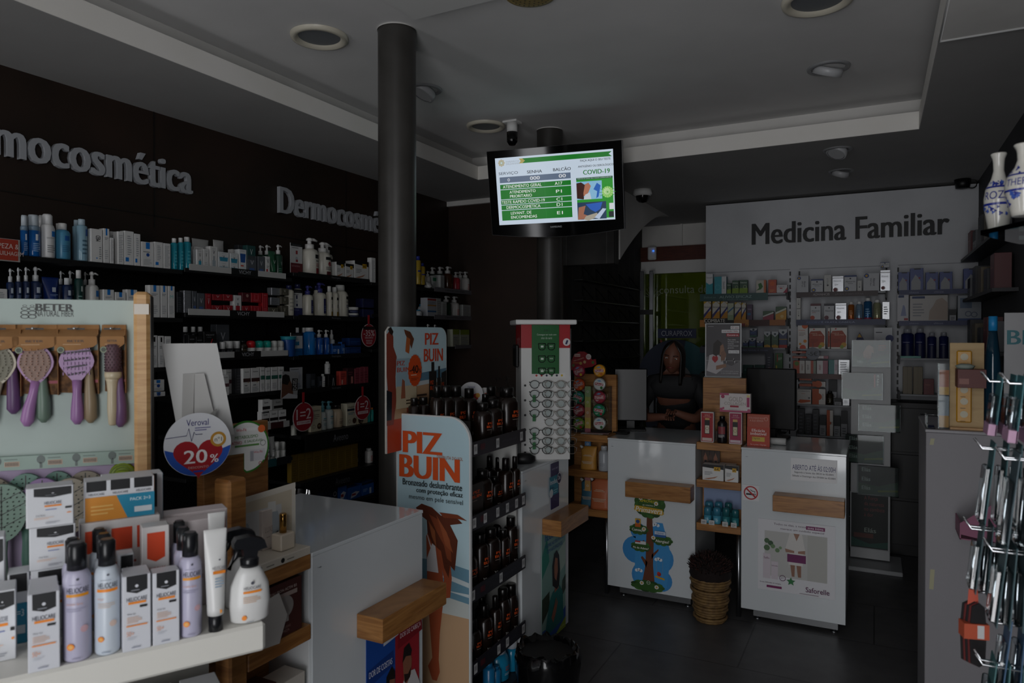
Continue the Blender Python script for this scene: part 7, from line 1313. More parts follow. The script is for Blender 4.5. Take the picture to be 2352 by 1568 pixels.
for i in range(15):
 s=i/14
 for k in range(25):
  ph=R(50)+R(260)*k/24;
  if s<.4:th=PI*.5*s/.4;r_=math.sin(th);z=.122*math.cos(th)
  else:r_=1+.12*(s-.4);z=-.3*(s-.4)
  a0=R(50)if s>.3 else R(50)*s/.3
  ph=a0+(2*PI-2*a0)*k/24
  w_=1+.03*math.sin(k*2.3)
  V.append((.084*r_*w_*math.sin(ph),-.098*r_*w_*math.cos(ph)+.006,z))
mb.add(V,[(i*25+k,i*25+k+1,(i+1)*25+k+1,(i+1)*25+k)for i in range(14)for k in range(24)],HAIRM,True)
h_=mb.build('hair',hd);sd=h_.modifiers.new('thick','SOLIDIFY');sd.thickness=.012;sd.offset=1
CY=6.55;cc=onY(CY,1552,868);hb,ht_=onY(CY,1512,776),onY(CY,1600,757)
t=thing('round_brand_stand','navy round topped display stand lettered CURAPROX behind the person','display stand',(cc.x,CY,0));r_=.36
mb=MB().prism([(r_*math.cos(R(200-k*220/30)),cc.z+r_*math.sin(R(200-k*220/30)))for k in range(31)]+[(.2,.3),(-.2,.3)],M('0f1e3c',.5),plane((0,0,0)),-.03,0);f=plane((0,0,0))
mb.poly([(r_*math.cos(R(a)),cc.z+r_*math.sin(R(a)))for a in range(5,80,5)]+[(.03,cc.z+.05)],'125a64',f,.001);mb.poly([(.16*math.cos(R(a)),cc.z-.06+.2*math.sin(R(a)))for a in range(0,181,10)],'9a9ca0',f,.002);mb.poly([(.1*math.cos(R(a)),cc.z-.06+.13*math.sin(R(a)))for a in range(0,181,10)],'1c2438',f,.003)
mb.build('round_board',t)
mb=MB().box(hb.x-cc.x,ht_.x-cc.x,-.02,-.005,hb.z,ht_.z+.01,M('14224c',.5));mb.text('CURAPROX',(hb.x+ht_.x)/2-cc.x,(hb.z+ht_.z)/2+.005,(ht_.x-hb.x)*.8,.05,'a8acb8',plane((0,-.02,0)),.001);mb.text('+',hb.x-cc.x+.03,hb.z-.03,.03,.03,'a03030',plane((0,-.01,0)),.001,bold=.03);mb.build('name_board',t)
MB().box(-.25,.25,-.15,.0,0,.3,M('101a34',.5),.01).build('base',t)
mb=MB()
for i in range(2):
 for k in range(5):mb.box(-.24+.09*k,-.17+.09*k,-.14,-.06,.92+.2*i,1.06+.2*i,M(['8a8e94','5a6470','9a9ea4','4a5a70','7a7e88'][k],.4))
for i in range(2):mb.box(-.27,.23,-.16,0,.9+.2*i,.915+.2*i,M('14224c'))
mb.build('stocked_shelf',t)
mb=MB()
for i in range(9):
 z=2.1-.17*i;mb.box(-2.235,-2.15,5.45,7.05,z-.005,z+.004,BLK)
 for k in range(5):
  y=5.48+.32*k;mb.tube([(-2.16,y,z),(-2.225,y+.15,z+.13),(-2.16,y+.3,z)],.004,M(KK),5)
tag(mb.build('wire_brochure_rack',None),'black wire rack with zigzag rods on the grey block wall','rack')
t=thing('door_post','pair of pale aluminium posts beside the glass door','post',(-2.18,7.16,0))
for dx in(0.02,.12):MB().box(dx-.022,dx+.022,-.03,.03,0,2.3,STEEL,.004).build('post',t)
for z in(1.15,1.85):MB().box(0,.14,-.04,-.03,z,z+.05,M('2a2a2c')).build('bracket',t)
bp=onZ(.0,1645,1398)
t=thing('wicker_basket','round wicker basket of dark dried flowers under the oak unit','basket',(bp.x,4.02+.12,0));bx_=t.location
mb=MB();hB=.27
for i in range(17):
 z=.008+hB*i/17;r_=.08+.028*(i/17)**.8+.006*math.sin(i*1.9)
 mb.tube([((r_+.003*(k%2)*(1 if i%2 else-1))*math.cos(2*PI*k/26),(r_+.003*(k%2)*(1 if i%2 else-1))*math.sin(2*PI*k/26),z)for k in range(26)],.0088,ramped('wicker','noise',30,'6a5030','8c6e42',.7)if i==0 else WICK,6,True)
 if i==0:WICK=mb.ms[0]
mb.lathe([(.001,.01),(.085,.01)],WICK,20,cap=False);mb.build('basket',t)
mb=MB();rd=random.Random(3)
for k in range(520):
 a_,r_=rd.uniform(0,2*PI),.118*math.sqrt(rd.random());z=hB-.02+.13*math.sqrt(max(0,1-(r_/.14)**2))*rd.uniform(.6,1.05)
 x,y=r_*math.cos(a_),r_*math.sin(a_);d_=Vector((x*2+rd.uniform(-.1,.1),y*2+rd.uniform(-.1,.1),.15+rd.uniform(-.1,.2))).normalized()*.022
 mb.tube([(x,y,z),(x+d_.x,y+d_.y,z+d_.z)],[.0045,.002],M(['2a1512','3a1c16','1e100e'][k%3],.8),4)
mb.lathe([(.1,hB-.05),(.12,hB),(.1,hB+.06),(.001,hB+.1)],M('1a0d0b',.9),20,cap=False)
o=mb.build('dried_flowers',t);o['kind']='stuff'
PF=6.05
BAYS={'L':(-1.315,-.645,'nearest the doorway'),'M':(-.555,.065,'in the middle bay'),'R':(.165,.655,'in the bay near the vases')}
PZ={'L':(1.982,1.765,1.538,1.315,1.08),'M':(1.977,1.76,1.533,1.332,1.093,.85),'R':(1.974,1.744,1.47,1.2)}
PT={('L',0):('1a4a48',[('DulcoLax',.11,.1,.016,'6a8a88'),('ALIVIO EFICAZ',.42,.26,.022,'8aa8a4'),('DA PRISÃO DE VENTRE',.42,.2,.01,'6a8a88')],.8,.06),('L',1):('b4741c',[('COMBATE',.17,.17,.03,'d8d4cc'),('A TOSSE',.3,.09,.018,'d8c8b8'),('Bisolvon',.55,.12,.022,'2a1c14')],.58,.06),('L',2):('161b30',[('CONGESTÃO NASAL E TOSSE',.58,.3,.014,'6a7494')],.86,.05),('L',3):('103430',[('Ilvico',.2,.07,.018,'6a9a94'),('Ilvico',.45,.07,.018,'6a9a94')],.86,.05),('M',0):('2a1114',[('ADVANCIS',.28,.12,.018,'a8a4a4'),('SAÚDE E BEM-ESTAR',.6,.2,.016,'6c6466')],.92,.04),('M',1):('15234e',[('ABSORVIT',.2,.12,.016,'5a6a94'),('É MUITA CABEÇA.',.48,.24,.017,'98a4c0')],1,.045),('M',3):('4a1c14',[('NAT',.62,.06,.014,'7a4a3c')],.9,.04),('R',0):('26305c',[('chicco',.18,.06,.012,'8a90a8'),('chicco',.5,.06,.012,'8a90a8')],.98,.035),('R',1):('26305c',[('chicco',.18,.06,.012,'8a90a8'),('chicco',.5,.06,.012,'8a90a8')],.98,.035)}
for b,zs_ in PZ.items():
 x0_,x1_,wh=BAYS[b];wd=x1_-x0_
 for i,z in enumerate(zs_):
  t=thing('panel_shelf','%s shelf from the top %s'%(NTH[i],wh),'shelf',(x0_,PY,z),0,'shelves on the pale grey panel')
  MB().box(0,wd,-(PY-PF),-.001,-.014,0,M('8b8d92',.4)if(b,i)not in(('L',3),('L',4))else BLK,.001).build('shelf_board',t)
  MB().box(-.012,0,-.2,-.001,-.05,.012,M('2a2b2e')).box(wd,wd+.012,-.2,-.001,-.05,.012,M('2a2b2e')).build('bracket',t)
  if(b,i)in PT:
   c_,tx,fw,fh=PT[b,i];mb=MB().box(-.01,wd*fw,-(PY-PF)-.004,-(PY-PF)-.001,-fh+.004,.004,M(c_,.45));f=plane((0,-(PY-PF)-.004,0))
   if(b,i)==('L',1):mb.rect(.03,-.03,.27,.016,'14100e',f,.0006);mb.rect(.21,-.054,.36,-.028,'7c1c1c',f,.0008);mb.rect(wd*.58,-.05,wd,.0,'3c1410',plane((0,-(PY-PF)-.002,0)),.0006);mb.rect(wd*.82,-.045,wd,.0,'9a5a1c',plane((0,-(PY-PF)-.002,0)),.001)
   for k,(s_,u_,w2,h2,cc_)in enumerate(tx):mb.text(s_,u_*wd,-.004 if(b,i,k)==('L',1,0)else(-.042 if(b,i,k)==('L',1,1)else(-fh*.4 if k<2 else-fh*.78)),w2,h2,cc_,f,.001,bold=.02)
   mb.build('promo_strip',t)
W2='d6d8da'
S['dul_t']=(W2,'1c8a94',[('p',[(0,0),(1,0),(1,.55),(.5,.48),(0,.6)],'2496a4'),('t','Dulcosoft',.5,.82,.8,.07,'2a3a40')]);S['dul_w']=('2a98a8','1c7a88',[('r',.62,0,1,1,W2),('t','DulcoSoft',.8,.5,.6,.1,'1c3038',.01,-PI/2),('c',.3,.4,.2,.22,'6ac0c8')])
S['dul_g']=('1c4a2c','143820',[('r',0,0,1,.42,'7a9a20'),('t','DulcoLax',.5,.82,.8,.1,'d0d8d0',.02),('c',.66,.5,.18,.22,'b8c890')])
S['tea']=('b8b4a8','9a968a',[('p',[(.0,.2),(.3,.4),(.2,.7),(.5,.8),(.7,.5),(.5,.3)],'2c6a28'),('r',.78,0,1,1,'c06a3c')]);S['orangeb']=('b03c14','8a2c0e',[('o',.5,.7,.3,'c85a20'),('l',.2,.1,.8,.3,2,'d89a60')]);S['aspi']=('c8c4c6','a8a4a6',[('t','Aspirin',.4,.75,.6,.14,'2a3040',.01),('r',.3,.5,.55,.62,'b02030'),('p',[(.6,0),(1,0),(1,.7),(.8,.3)],'9c2440')])
S['biso']=('d0ccc0','b88a1c',[('p',[(0,0),(1,0),(1,.5),(.5,.4),(0,.15)],'c88a18'),('p',[(0,.1),(1,.62),(1,.74),(0,.3)],'2a2a70'),('p',[(0,.85),(0,1),(.6,1),(1,.84),(1,.9),(.5,1)],'c8a018'),('t','Bisolvon',.5,.7,.8,.1,'2a3040')]);S['biso2']=('b8c0a4','98a084',[('p',[(0,.4),(1,.7),(1,.8),(0,.5)],'3a6a9c'),('r',0,0,1,.3,'9ab08a')]);S['purp']=('3c1e44','2a1430',[('t','Antitusc',.5,.7,.7,.1,'b0a0b8'),('r',.1,.3,.7,.45,'2a6a94')])
S['melh']=('1f4a24','16361a',[('p',[(0,0),(1,0),(1,.7),(0,.3)],'8a2c44'),('p',[(0,.3),(1,.75),(1,.9),(0,.45)],'c8c8c4')]);S['melh2']=('1f4a24','16361a',[('p',[(0,0),(1,0),(1,.75),(0,.4)],'c08a20'),('p',[(0,.42),(1,.78),(1,.92),(0,.56)],'c8c8b4'),('o',.6,.25,.16,'d0b070')])
VK=[('p',[(0,1),(0,.84),(.5,.66),(1,.84),(1,1)],'b8bcc0'),('o',.5,.84,.16,'14303c')]
S['vick_b']=('17305e','10224a',[*VK,('l',.1,.4,.8,.6,3,'4a6aa8'),('r',.0,.06,1,.14,'3c8a3c')]);S['vick_g']=('1f4a26','16361c',[*VK,('t','VapoRub',.45,.52,.7,.06,'8ab08c'),('p',[(0,0),(1,0),(1,.12),(.5,.2),(0,.14)],'b88a1c')]);S['vick_r']=('152c5c','0f2048',[*VK,('r',0,.44,1,.48,'b0902c'),('r',0,0,1,.16,'b03020')])
S['ilv']=('15483e','103830',[('t','ilvico',.5,.5,.6,.2,'7aa8a0')]);S['elas_g']=('23601c','1a4a16',[('t','Elás',.65,.75,.36,.16,'c8d0c8',.02,-PI/2),('r',.25,.6,.38,.95,'a83c2c'),('r',.1,.1,.3,.45,'b0a03c')]);S['volt']=('1c2438','141a2a',[('l',.3,.1,.7,.9,7,'7a7c84'),('r',.5,.2,.7,.35,'9a2c48')])
S['abs']=('b4b6ba','2c3f70',[('r',0,.9,1,1,'2c3f70'),('o',.5,.8,.07,'2a2c34'),('t','Absorvit',.5,.62,.8,.1,'2a2c34',.01),('l',.3,.48,.9,.54,1,'3c4048'),('o',.22,.18,.18,'2c4480'),('o',.22,.18,.1,'b8a040')]);S['abs_side']=('b0b2b6','2c3f70',[('o',.2,.86,.16,'2c4480'),('o',.2,.86,.08,'b8942c'),('t','Absorvit',.68,.5,.55,.12,'2a2c34',.01,-PI/2),('t','SMART Neuro',.48,.5,.55,.07,'3a3c44',.01,-PI/2)]);S['abs_50']=(M('a8aaae',.25,.5),'6a6c70',[('r',0,.86,1,.9,'d8dadc'),('t','Absorvit',.45,.7,.7,.1,'2a2c34',.01),('t','50+',.35,.46,.36,.12,'e0e0e0',.02),('o',.3,.14,.22,'d0d0d0'),('o',.26,.14,.18,'6c1c24')]);S['abs_r']=('b4b6ba','8a8c90',[('r',0,.86,1,1,'5c2c34'),('o',.5,.74,.07,'2a2c34'),('t','Absorvit',.5,.56,.8,.1,'2a2c34',.01),('l',.15,.44,.7,.5,1,'8a3028'),('o',.2,.14,.22,'a83c20')]);S['abs_d']=('b0b2b6','8a8c90',[('r',0,.86,1,1,'30303a'),('o',.5,.74,.07,'2a2c34'),('t','Absorvit',.5,.56,.8,.1,'2a2c34',.01),('o',.25,.14,.22,'5c2430')]);S['slimw']=('b8b8b4','9a9a96',[('o',.5,.4,.14,'3a3a3c'),('l',.35,.5,.65,.85,4,'8a8c8e')])
S['tub_o']=(M('b0662c',.2,.3),None,[('r',0,0,1,.1,'a03020'),('l',.2,.3,.8,.7,4,'d0a880')]);S['tub_b']=(M('8aa4b8',.2,.3),None,[('r',0,0,1,.1,'9c2c38'),('l',.2,.3,.8,.8,4,'4a6a88')]);S['tub_bl']=(M('2a6494',.2,.3),None,[('r',0,0,1,.12,'9c2c48'),('l',.2,.2,.8,.7,4,'8ab0d0')]);S['tub_g']=(M('a4a684',.2,.3),None,[('r',0,0,1,.1,'a05030'),('l',.2,.3,.8,.8,4,'7a7c58')]);S['sil2']=(M('a0a2a4',.25,.5),'8a8c8e',[('l',.2,.3,.8,.8,4,'6a6c6e')])
S['vit']=('d0ccc8','a8a4a0',[('o',.7,.98,.3,'d05c1c'),('t','FORTE',.4,.78,.6,.05,'c86030',.02),('l',.1,.55,.8,.72,3,'9a8a80'),('o',.72,.32,.17,'d8801c'),('o',.25,.2,.12,'d0902c'),('o',.5,.04,.3,'c8441c')]);S['geleia']=('d0ccc4','7a2a18',[('p',[(0,.08),(.9,.08),(.95,.6),(.7,.86),(.1,.84),(0,.7)],'a03a1c'),('t','FORTÉ',.3,.74,.4,.06,'e0c8b0'),('t','GELEIA REAL',.52,.66,.6,.06,'e0c8b0'),('l',.1,.3,.6,.5,3,'7a2410'),('o',.8,.2,.16,'c8962c'),('o',.68,.1,.12,'8a9c3c'),('o',.3,.94,.05,'b02c3c')])
S['abox']=('c4c6ca','a0a2a6',[('o',.85,.5,.22,'23306c'),('l',.1,.76,.6,.86,1,'4a4c54'),('l',.15,.2,.5,.5,3,'6a6c74')]);S['pack_o']=('b0401c','8c3014',[('r',.08,.4,.7,.7,'d8cabc'),('l',.14,.5,.6,.6,1,'8a6a50')]);S['stem1']=('b4461c','c8a89c',[('r',.55,0,1,1,'d0ccc8'),('o',.3,.78,.2,'6a8a3c'),('t','WINFIT',.78,.5,.6,.14,'7a4a3c',.01,PI/2)]);S['stem2']=('c8c4c0','b04a38',[('t','WIN FIT',.25,.5,.55,.14,'3a3a3c',.01,PI/2),('r',.5,.0,1,1,'b85a48'),('r',.74,0,1,1,'8a9488')]);S['stem3']=('c8c4c4','b06070',[('t','WINFIT',.3,.5,.55,.14,'a04a54',.01,PI/2),('r',.55,0,1,1,'a8707c')]);S['stem4']=('1f7474','185c5c',[('r',.62,0,1,1,'d0c8cc'),('t','Novanight',.82,.5,.7,.16,'a05a78',.01,PI/2)]);S['stem5']=(M('a8aaac',.25,.4),'8a8c8e',[('l',.15,.1,.85,.9,7,'5a5c60')])
S['symb']=('cfcac4','a8a4a0',[('t','SYMBIOSYS',.5,.88,.8,.07,'4a4a4c',.015),('l',.3,.7,.7,.76,1,'c08060'),('p',[(.05,.1),(.2,.3),(.95,.28),(.95,.16),(.3,.05)],'c85a2c'),('o',.85,.42,.07,'6a6c70')]);S['symb2']=('cfcac4','b0481c',[('r',0,0,.5,1,'b8501c'),('o',.45,.5,.28,'b8501c'),('t','cimosys',.8,.5,.5,.1,'4a4a4c',.015,PI/2)]);S['orlow']=('b04a1c','8c3a14',[('l',.2,.4,.8,.6,1,'d09a70')])
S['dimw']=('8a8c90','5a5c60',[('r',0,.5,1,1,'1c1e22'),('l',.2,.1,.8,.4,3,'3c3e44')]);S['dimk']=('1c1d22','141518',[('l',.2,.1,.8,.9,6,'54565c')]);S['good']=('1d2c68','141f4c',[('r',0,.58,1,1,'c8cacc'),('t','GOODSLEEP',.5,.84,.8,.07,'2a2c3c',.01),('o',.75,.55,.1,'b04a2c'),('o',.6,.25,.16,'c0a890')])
S['chic']=('3d4c88','2c3868',[('r',.3,.94,.8,1,'1c1e2c'),('p',[(.1,0),(.8,0),(.8,.4),(.6,.6),(.4,.72),(.3,.6),(.1,.4)],'9a9ca0'),('o',.72,.56,.08,'8a2c38')]);S['chicw']=('b4b0ac','8a8a90',[('r',.06,.88,.4,.97,'2a3c68'),('p',[(.5,.05),(1,.05),(1,.7),(.85,.9),(.7,.82),(.62,.6),(.52,.4)],'a8988c'),('l',.08,.2,.4,.75,5,'8a8c90')]);S['chicb']=('8f959c','6a6e78',[('r',.1,.5,.6,.9,'5a6c84'),('c',.7,.25,.1,.14,'5a6478'),('c',.45,.28,.1,.14,'5a6478'),('r',0,0,1,.1,'2c4478')]);S['chicp']=('b8b8bc','8a8a90',[('r',.1,.88,.6,.97,'2a3c68'),('p',[(.3,.2),(.8,.2),(.7,.5),(.6,.6),(.5,.6)],'8890b0'),('r',.6,.04,.95,.12,'9c2c38')])
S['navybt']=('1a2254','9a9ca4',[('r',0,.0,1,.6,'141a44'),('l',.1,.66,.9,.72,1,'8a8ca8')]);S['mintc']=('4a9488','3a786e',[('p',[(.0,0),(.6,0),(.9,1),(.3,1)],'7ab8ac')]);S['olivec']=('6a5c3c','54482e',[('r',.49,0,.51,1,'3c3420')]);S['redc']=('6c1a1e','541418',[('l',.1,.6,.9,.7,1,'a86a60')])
def pan(b,i,items,grp):row(1,PF+.008,PZ[b][i]+.0006,0,items,grp)
ld=q(2,'green laxative cartons with lime foot');lbi=q(3,'yellow and white cough cartons at the doorway end')
pan('L',0,[('box',1621,1637,629,'dul_t','tall white and turquoise carton at the doorway end'),('box',1640,1668,635,'dul_w','wide turquoise carton with a sideways white label'),('box',1669,1679,650,'dul_g','narrow green carton beside the turquoise one'),('box',1681,1697,644,'dul_g',ld[0]),('box',1698,1717,643,'dul_g',ld[1]),('box',1736,1759,643,'tea','pale carton with green leaves and an orange edge'),('box',1764,1783,642,'orangeb','orange red carton beside the leaf carton'),('box',1783,1808,654,'aspi','low white carton with a red sweep')],'medicine cartons on the first panel shelf')
pan('L',1,[('box',1616,1633,692,'biso',lbi[0]),('box',1636,1653,692,'biso',lbi[1]),('box',1655,1671,692,'biso',lbi[2]),('box',1671,1685,696,'biso2','pale green carton in front of the cough cartons',dict(back=-.02)),('box',1687,1702,694,'biso','yellow and white cough carton after the pale green one'),('box',1703,1713,695,'biso','deep yellow carton side beside the purple carton'),('box',1715,1728,699,'purp','purple carton on the cough shelf'),('box',1752,1777,714,'melh','low green and crimson carton'),('box',1781,1806,704,'melh2','green and amber carton at the cough shelf end')],'medicine cartons on the second panel shelf')
pan('L',2,[('box',1626,1657,749,'dul_g','white and green topped carton behind the heart poster'),('box',1660,1690,749,'purp','white and purple topped carton behind the heart poster'),('box',1706,1719,783,'vick_b','first low blue carton of the pyramid'),('box',1720,1736,776,'vick_b','second low blue carton under the raised one'),('box',1738,1753,783,'vick_b','third low blue carton of the pyramid'),('box',1722,1739,754,'vick_b','blue carton raised on top of the pyramid',dict(up=.088)),('box',1755,1770,761,'vick_g','first dark green carton with amber foot'),('box',1772,1788,761,'vick_g','second dark green carton with amber foot'),('box',1789,1808,756,'vick_r','tall blue carton with red foot')],'medicine cartons on the third panel shelf')
pan('L',3,[('box',1706,1730,838,'ilv','low dark green carton beside the monitor top'),('box',1733,1757,838,'ilv','second low dark green carton beside the monitor top'),('box',1758,1776,811,'volt','dark carton with sideways grey lettering'),('box',1780,1798,811,'elas_g','tall green carton with white sideways lettering')],'medicine cartons on the fourth panel shelf')
pan('L',4,[('box',1782,1807,889,'good','white and navy sleep aid carton above the counter')],'carton on the fifth panel shelf')
lst=q(6,'thin dark stacked packs below the sleep aid carton')
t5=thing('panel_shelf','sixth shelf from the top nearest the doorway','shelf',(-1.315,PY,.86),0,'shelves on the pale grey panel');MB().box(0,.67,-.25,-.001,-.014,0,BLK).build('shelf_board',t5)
for i in range(6):row(1,PF+.008,.8606+.034*i,0,[('box',1795,1809,1000-12*i,'dimw',lst[i],dict(d=.06))],'thin packs on the sixth panel shelf')
for o in COL.objects:
 if 'thin dark stacked packs' in o.get('label',''):o.scale.z=.0325/max(v_.co.z for v_ in o.data.vertices)
pan('M',0,[('box',1829,1857,633,'abs_side','silver carton with sideways print at the first end'),('box',1862,1890,641,'abs','silver carton with a blue top band'),('box',1892,1909,631,'slimw','slim silver carton with upright print'),('box',1911,1937,634,'abs_50','shiny silver carton marked 50+'),('box',1938,1967,632,'abs','silver carton with blue emblem beside the 50+ carton'),('box',1968,1979,644,'slimw','small slim white carton'),('box',1982,2019,627,'abs_side','wide silver carton with sideways print'),('box',2021,2044,620,'abs_50','silver carton carrying a smaller carton at the shelf end'),('box',2021,2042,602,'abs','smaller silver carton on top at the shelf end',dict(up=.176))],'supplement cartons on the first middle shelf')
pan('M',1,[('box',1829,1839,709,'slimw','lower slim white carton of the first pair'),('box',1829,1839,684,'slimw','upper slim white carton of the first pair',dict(up=.093)),('box',1861,1885,697,'abs_r','silver carton with an orange red disc'),('box',1892,1916,697,'abs_d','silver carton with a dark disc'),('box',1918,1944,696,'abs_50','shiny silver carton marked 50 below the first shelf'),('slim',1947,1962,693,'tub_o','shiny orange tube on the second middle shelf'),('slim',1965,1981,692,'tub_b','pale blue shiny tube beside the orange tube'),('slim',1983,2003,684,'tub_bl','tall blue shiny tube beside the pale one'),('slim',2005,2024,688,'tub_g','olive shiny tube before the crumpled carton'),('box',2026,2043,693,'sil2','crumpled silver carton at the second shelf end')],'supplement cartons on the second middle shelf')
pan('M',2,[('box',1832,1856,747,'vit','white carton dotted with orange circles'),('box',1858,1896,753,'geleia','first wide amber and white carton'),('box',1901,1907,753,'geleia','amber carton showing behind the second wide one',dict(back=.04)),('box',1908,1946,752,'geleia','second wide amber and white carton'),('box',2007,2050,752,'abox','silver carton with a navy disc at the shelf end')],'supplement cartons on the third middle shelf')
cc_=onY(PF,1974,757);mb=MB().prism([(-.05,0),(.07,0),(0,.13)],M('23285c',.5),plane((0,0,0)),-.05,0);mb.poly([(-.015,.09),(.018,.09),(0,.12)],'c89a20',plane((0,0,0)),.0006);tag(mb.build('triangular_carton',None,(cc_.x,PF+.01,1.5336)),'navy triangular carton with a yellow tip','box')
lx_=q(2,'flat orange cartons stacked above the striped row')
pan('M',3,[('box',1822,1849,828,'stem1','orange and white carton starting the striped row'),('box',1850,1875,828,'stem2','white red and grey striped carton'),('box',1876,1902,828,'stem3','white and rose striped carton'),('box',1903,1925,826,'stem4','teal carton with a white edge'),('box',1926,1952,826,'stem5','crumpled silver carton beside the acrylic stand'),('box',1820,1853,818,'pack_o',lx_[0],dict(up=.124)),('box',1819,1852,807,'pack_o',lx_[1],dict(up=.164)),('box',1878,1903,817,'stem3','small pink carton lying above the striped row',dict(up=.124))],'supplement cartons on the fourth middle shelf')
w_=onY(PF,1867,812);t=thing('round_price_tag','round grey tag marked minus five euro','price tag',(w_.x,PF-.012,w_.z));mb=MB();o=MB().lathe([(.05,-.001),(.05,.001)],M('83868e',.6),30).build('tag_disc',t);o.rotation_euler=(R(90),0,0);MB().text('-5€',0,0,.072,.034,'1c1e24',plane((0,-.0012,0)),.0004,bold=.02).build('tag_print',t);MB().tube([(0,0,.05),(0,.03,.1)],.0015,M('83868e'),5).build('clip',t)
pan('M',4,[('box',1831,1864,894,'symb','white carton with an orange sweep'),('box',1866,1897,893,'symb2','half orange half white carton'),('box',1836,1865,881,'orlow','flat orange carton on the white sweep carton',dict(up=.14)),('box',1836,1865,871,'orlow','flat orange carton topping the stack',dict(up=.188)),('box',1866,1897,876,'symb2','flat orange and white carton on the half orange one',dict(up=.14)),('slim',1898,1915,899,'amber','dark jar beside the half orange carton'),('box',1917,1934,915,'dimw','small grey carton beside the dark jar'),('box',1903,1923,872,'dimw','dim white carton behind the dark jar',dict(back=.1)),('box',1936,1952,915,'sil2','small silver carton next to the acrylic stand')],'supplement cartons on the fifth middle shelf')
li=q(7,'dim cartons on the low middle shelf')
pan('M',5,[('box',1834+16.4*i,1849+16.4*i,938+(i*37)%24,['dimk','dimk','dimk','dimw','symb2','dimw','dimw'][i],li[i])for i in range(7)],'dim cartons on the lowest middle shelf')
pan('R',0,[('box',2062,2088,625,'chic','first blue baby bottle carton'),('box',2089,2120,616,'chic','tallest blue baby bottle carton'),('box',2125,2154,625,'chic','third blue baby bottle carton'),('box',2157,2187,624,'chic','fourth blue baby bottle carton'),('box',2212,2254,616,'chic','wide blue baby carton past the gap'),('box',2268,2300,610,'chic','last blue baby carton in the dark corner')],'baby goods on the first shelf near the vases')
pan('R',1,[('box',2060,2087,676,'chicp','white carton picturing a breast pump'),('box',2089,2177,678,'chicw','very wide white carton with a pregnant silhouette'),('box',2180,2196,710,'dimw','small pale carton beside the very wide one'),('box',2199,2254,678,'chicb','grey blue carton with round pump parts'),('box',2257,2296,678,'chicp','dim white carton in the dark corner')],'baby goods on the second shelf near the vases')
pan('R',2,[('slim',2070,2100,755,'navybt','first tall navy bottle with silver cap'),('slim',2101,2127,754,'navybt','second navy bottle with silver cap'),('slim',2130,2152,764,'navybt','third shorter navy bottle'),('slim',2157,2180,763,'navybt','fourth shorter navy bottle'),('box',2068,2116,826,'mintc','flat mint strip in front of the navy bottles',dict(back=-.02,d=.02))],'navy bottles near the vases')
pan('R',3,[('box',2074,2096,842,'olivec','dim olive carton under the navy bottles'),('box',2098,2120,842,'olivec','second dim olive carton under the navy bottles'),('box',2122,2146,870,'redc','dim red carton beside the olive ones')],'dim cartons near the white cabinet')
for x0_,x1_,z_,lb in((-1.3,.09,.8,'long low black drawer cabinet under the panel shelves behind the counters'),(.1,.66,1.14,'taller black cabinet under the navy bottles by the side wall')):
 t=thing('drawer_cabinet',lb,'cabinet',(x0_,PY-.3,0));n_=max(1,round((x1_-x0_)/.45));w1=(x1_-x0_)/n_
 MB().box(0,x1_-x0_,0,.295,0,z_,BLK,.003).build('cabinet_body',t)
 for i in range(n_):
  for k in range(3):d_=MB().box(i*w1+.008,(i+1)*w1-.008,-.012,-.001,.08+(z_-.1)/3*k,.06+(z_-.1)/3*(k+1),BLK,.002).build('drawer',t);MB().tube([(i*w1+w1*.35,-.02,(z_-.1)/3*(k+1)+.02),(i*w1+w1*.65,-.02,(z_-.1)/3*(k+1)+.02)],.004,STEEL,6).build('handle',d_)
EY=5.62;ex=lambda px,py:onY(EY,px,py)
eb=ex(2000,1000);t=thing('brochure_stand','tall white floor stand with five clear pockets of dark green brochures','display stand',(eb.x,EY+.03,0));X0=t.location.x
a_,b_=ex(1955,781),ex(2047,781)
MB().box(a_.x-X0,b_.x-X0,.0,.012,.04,a_.z,M('b9bbbc',.4),.002).build('back_board',t)
MB().box(-.22,.2,-.2,.18,0,.03,M('a4a6a8',.4),.004).build('base',t)
S['br']=('101714',None,[('p',[(0,0),(1,0),(1,.5),(.5,.3),(0,.4)],'1a3a24'),('p',[(.5,.1),(1,.15),(1,.22),(.5,.16)],'5a6420')])
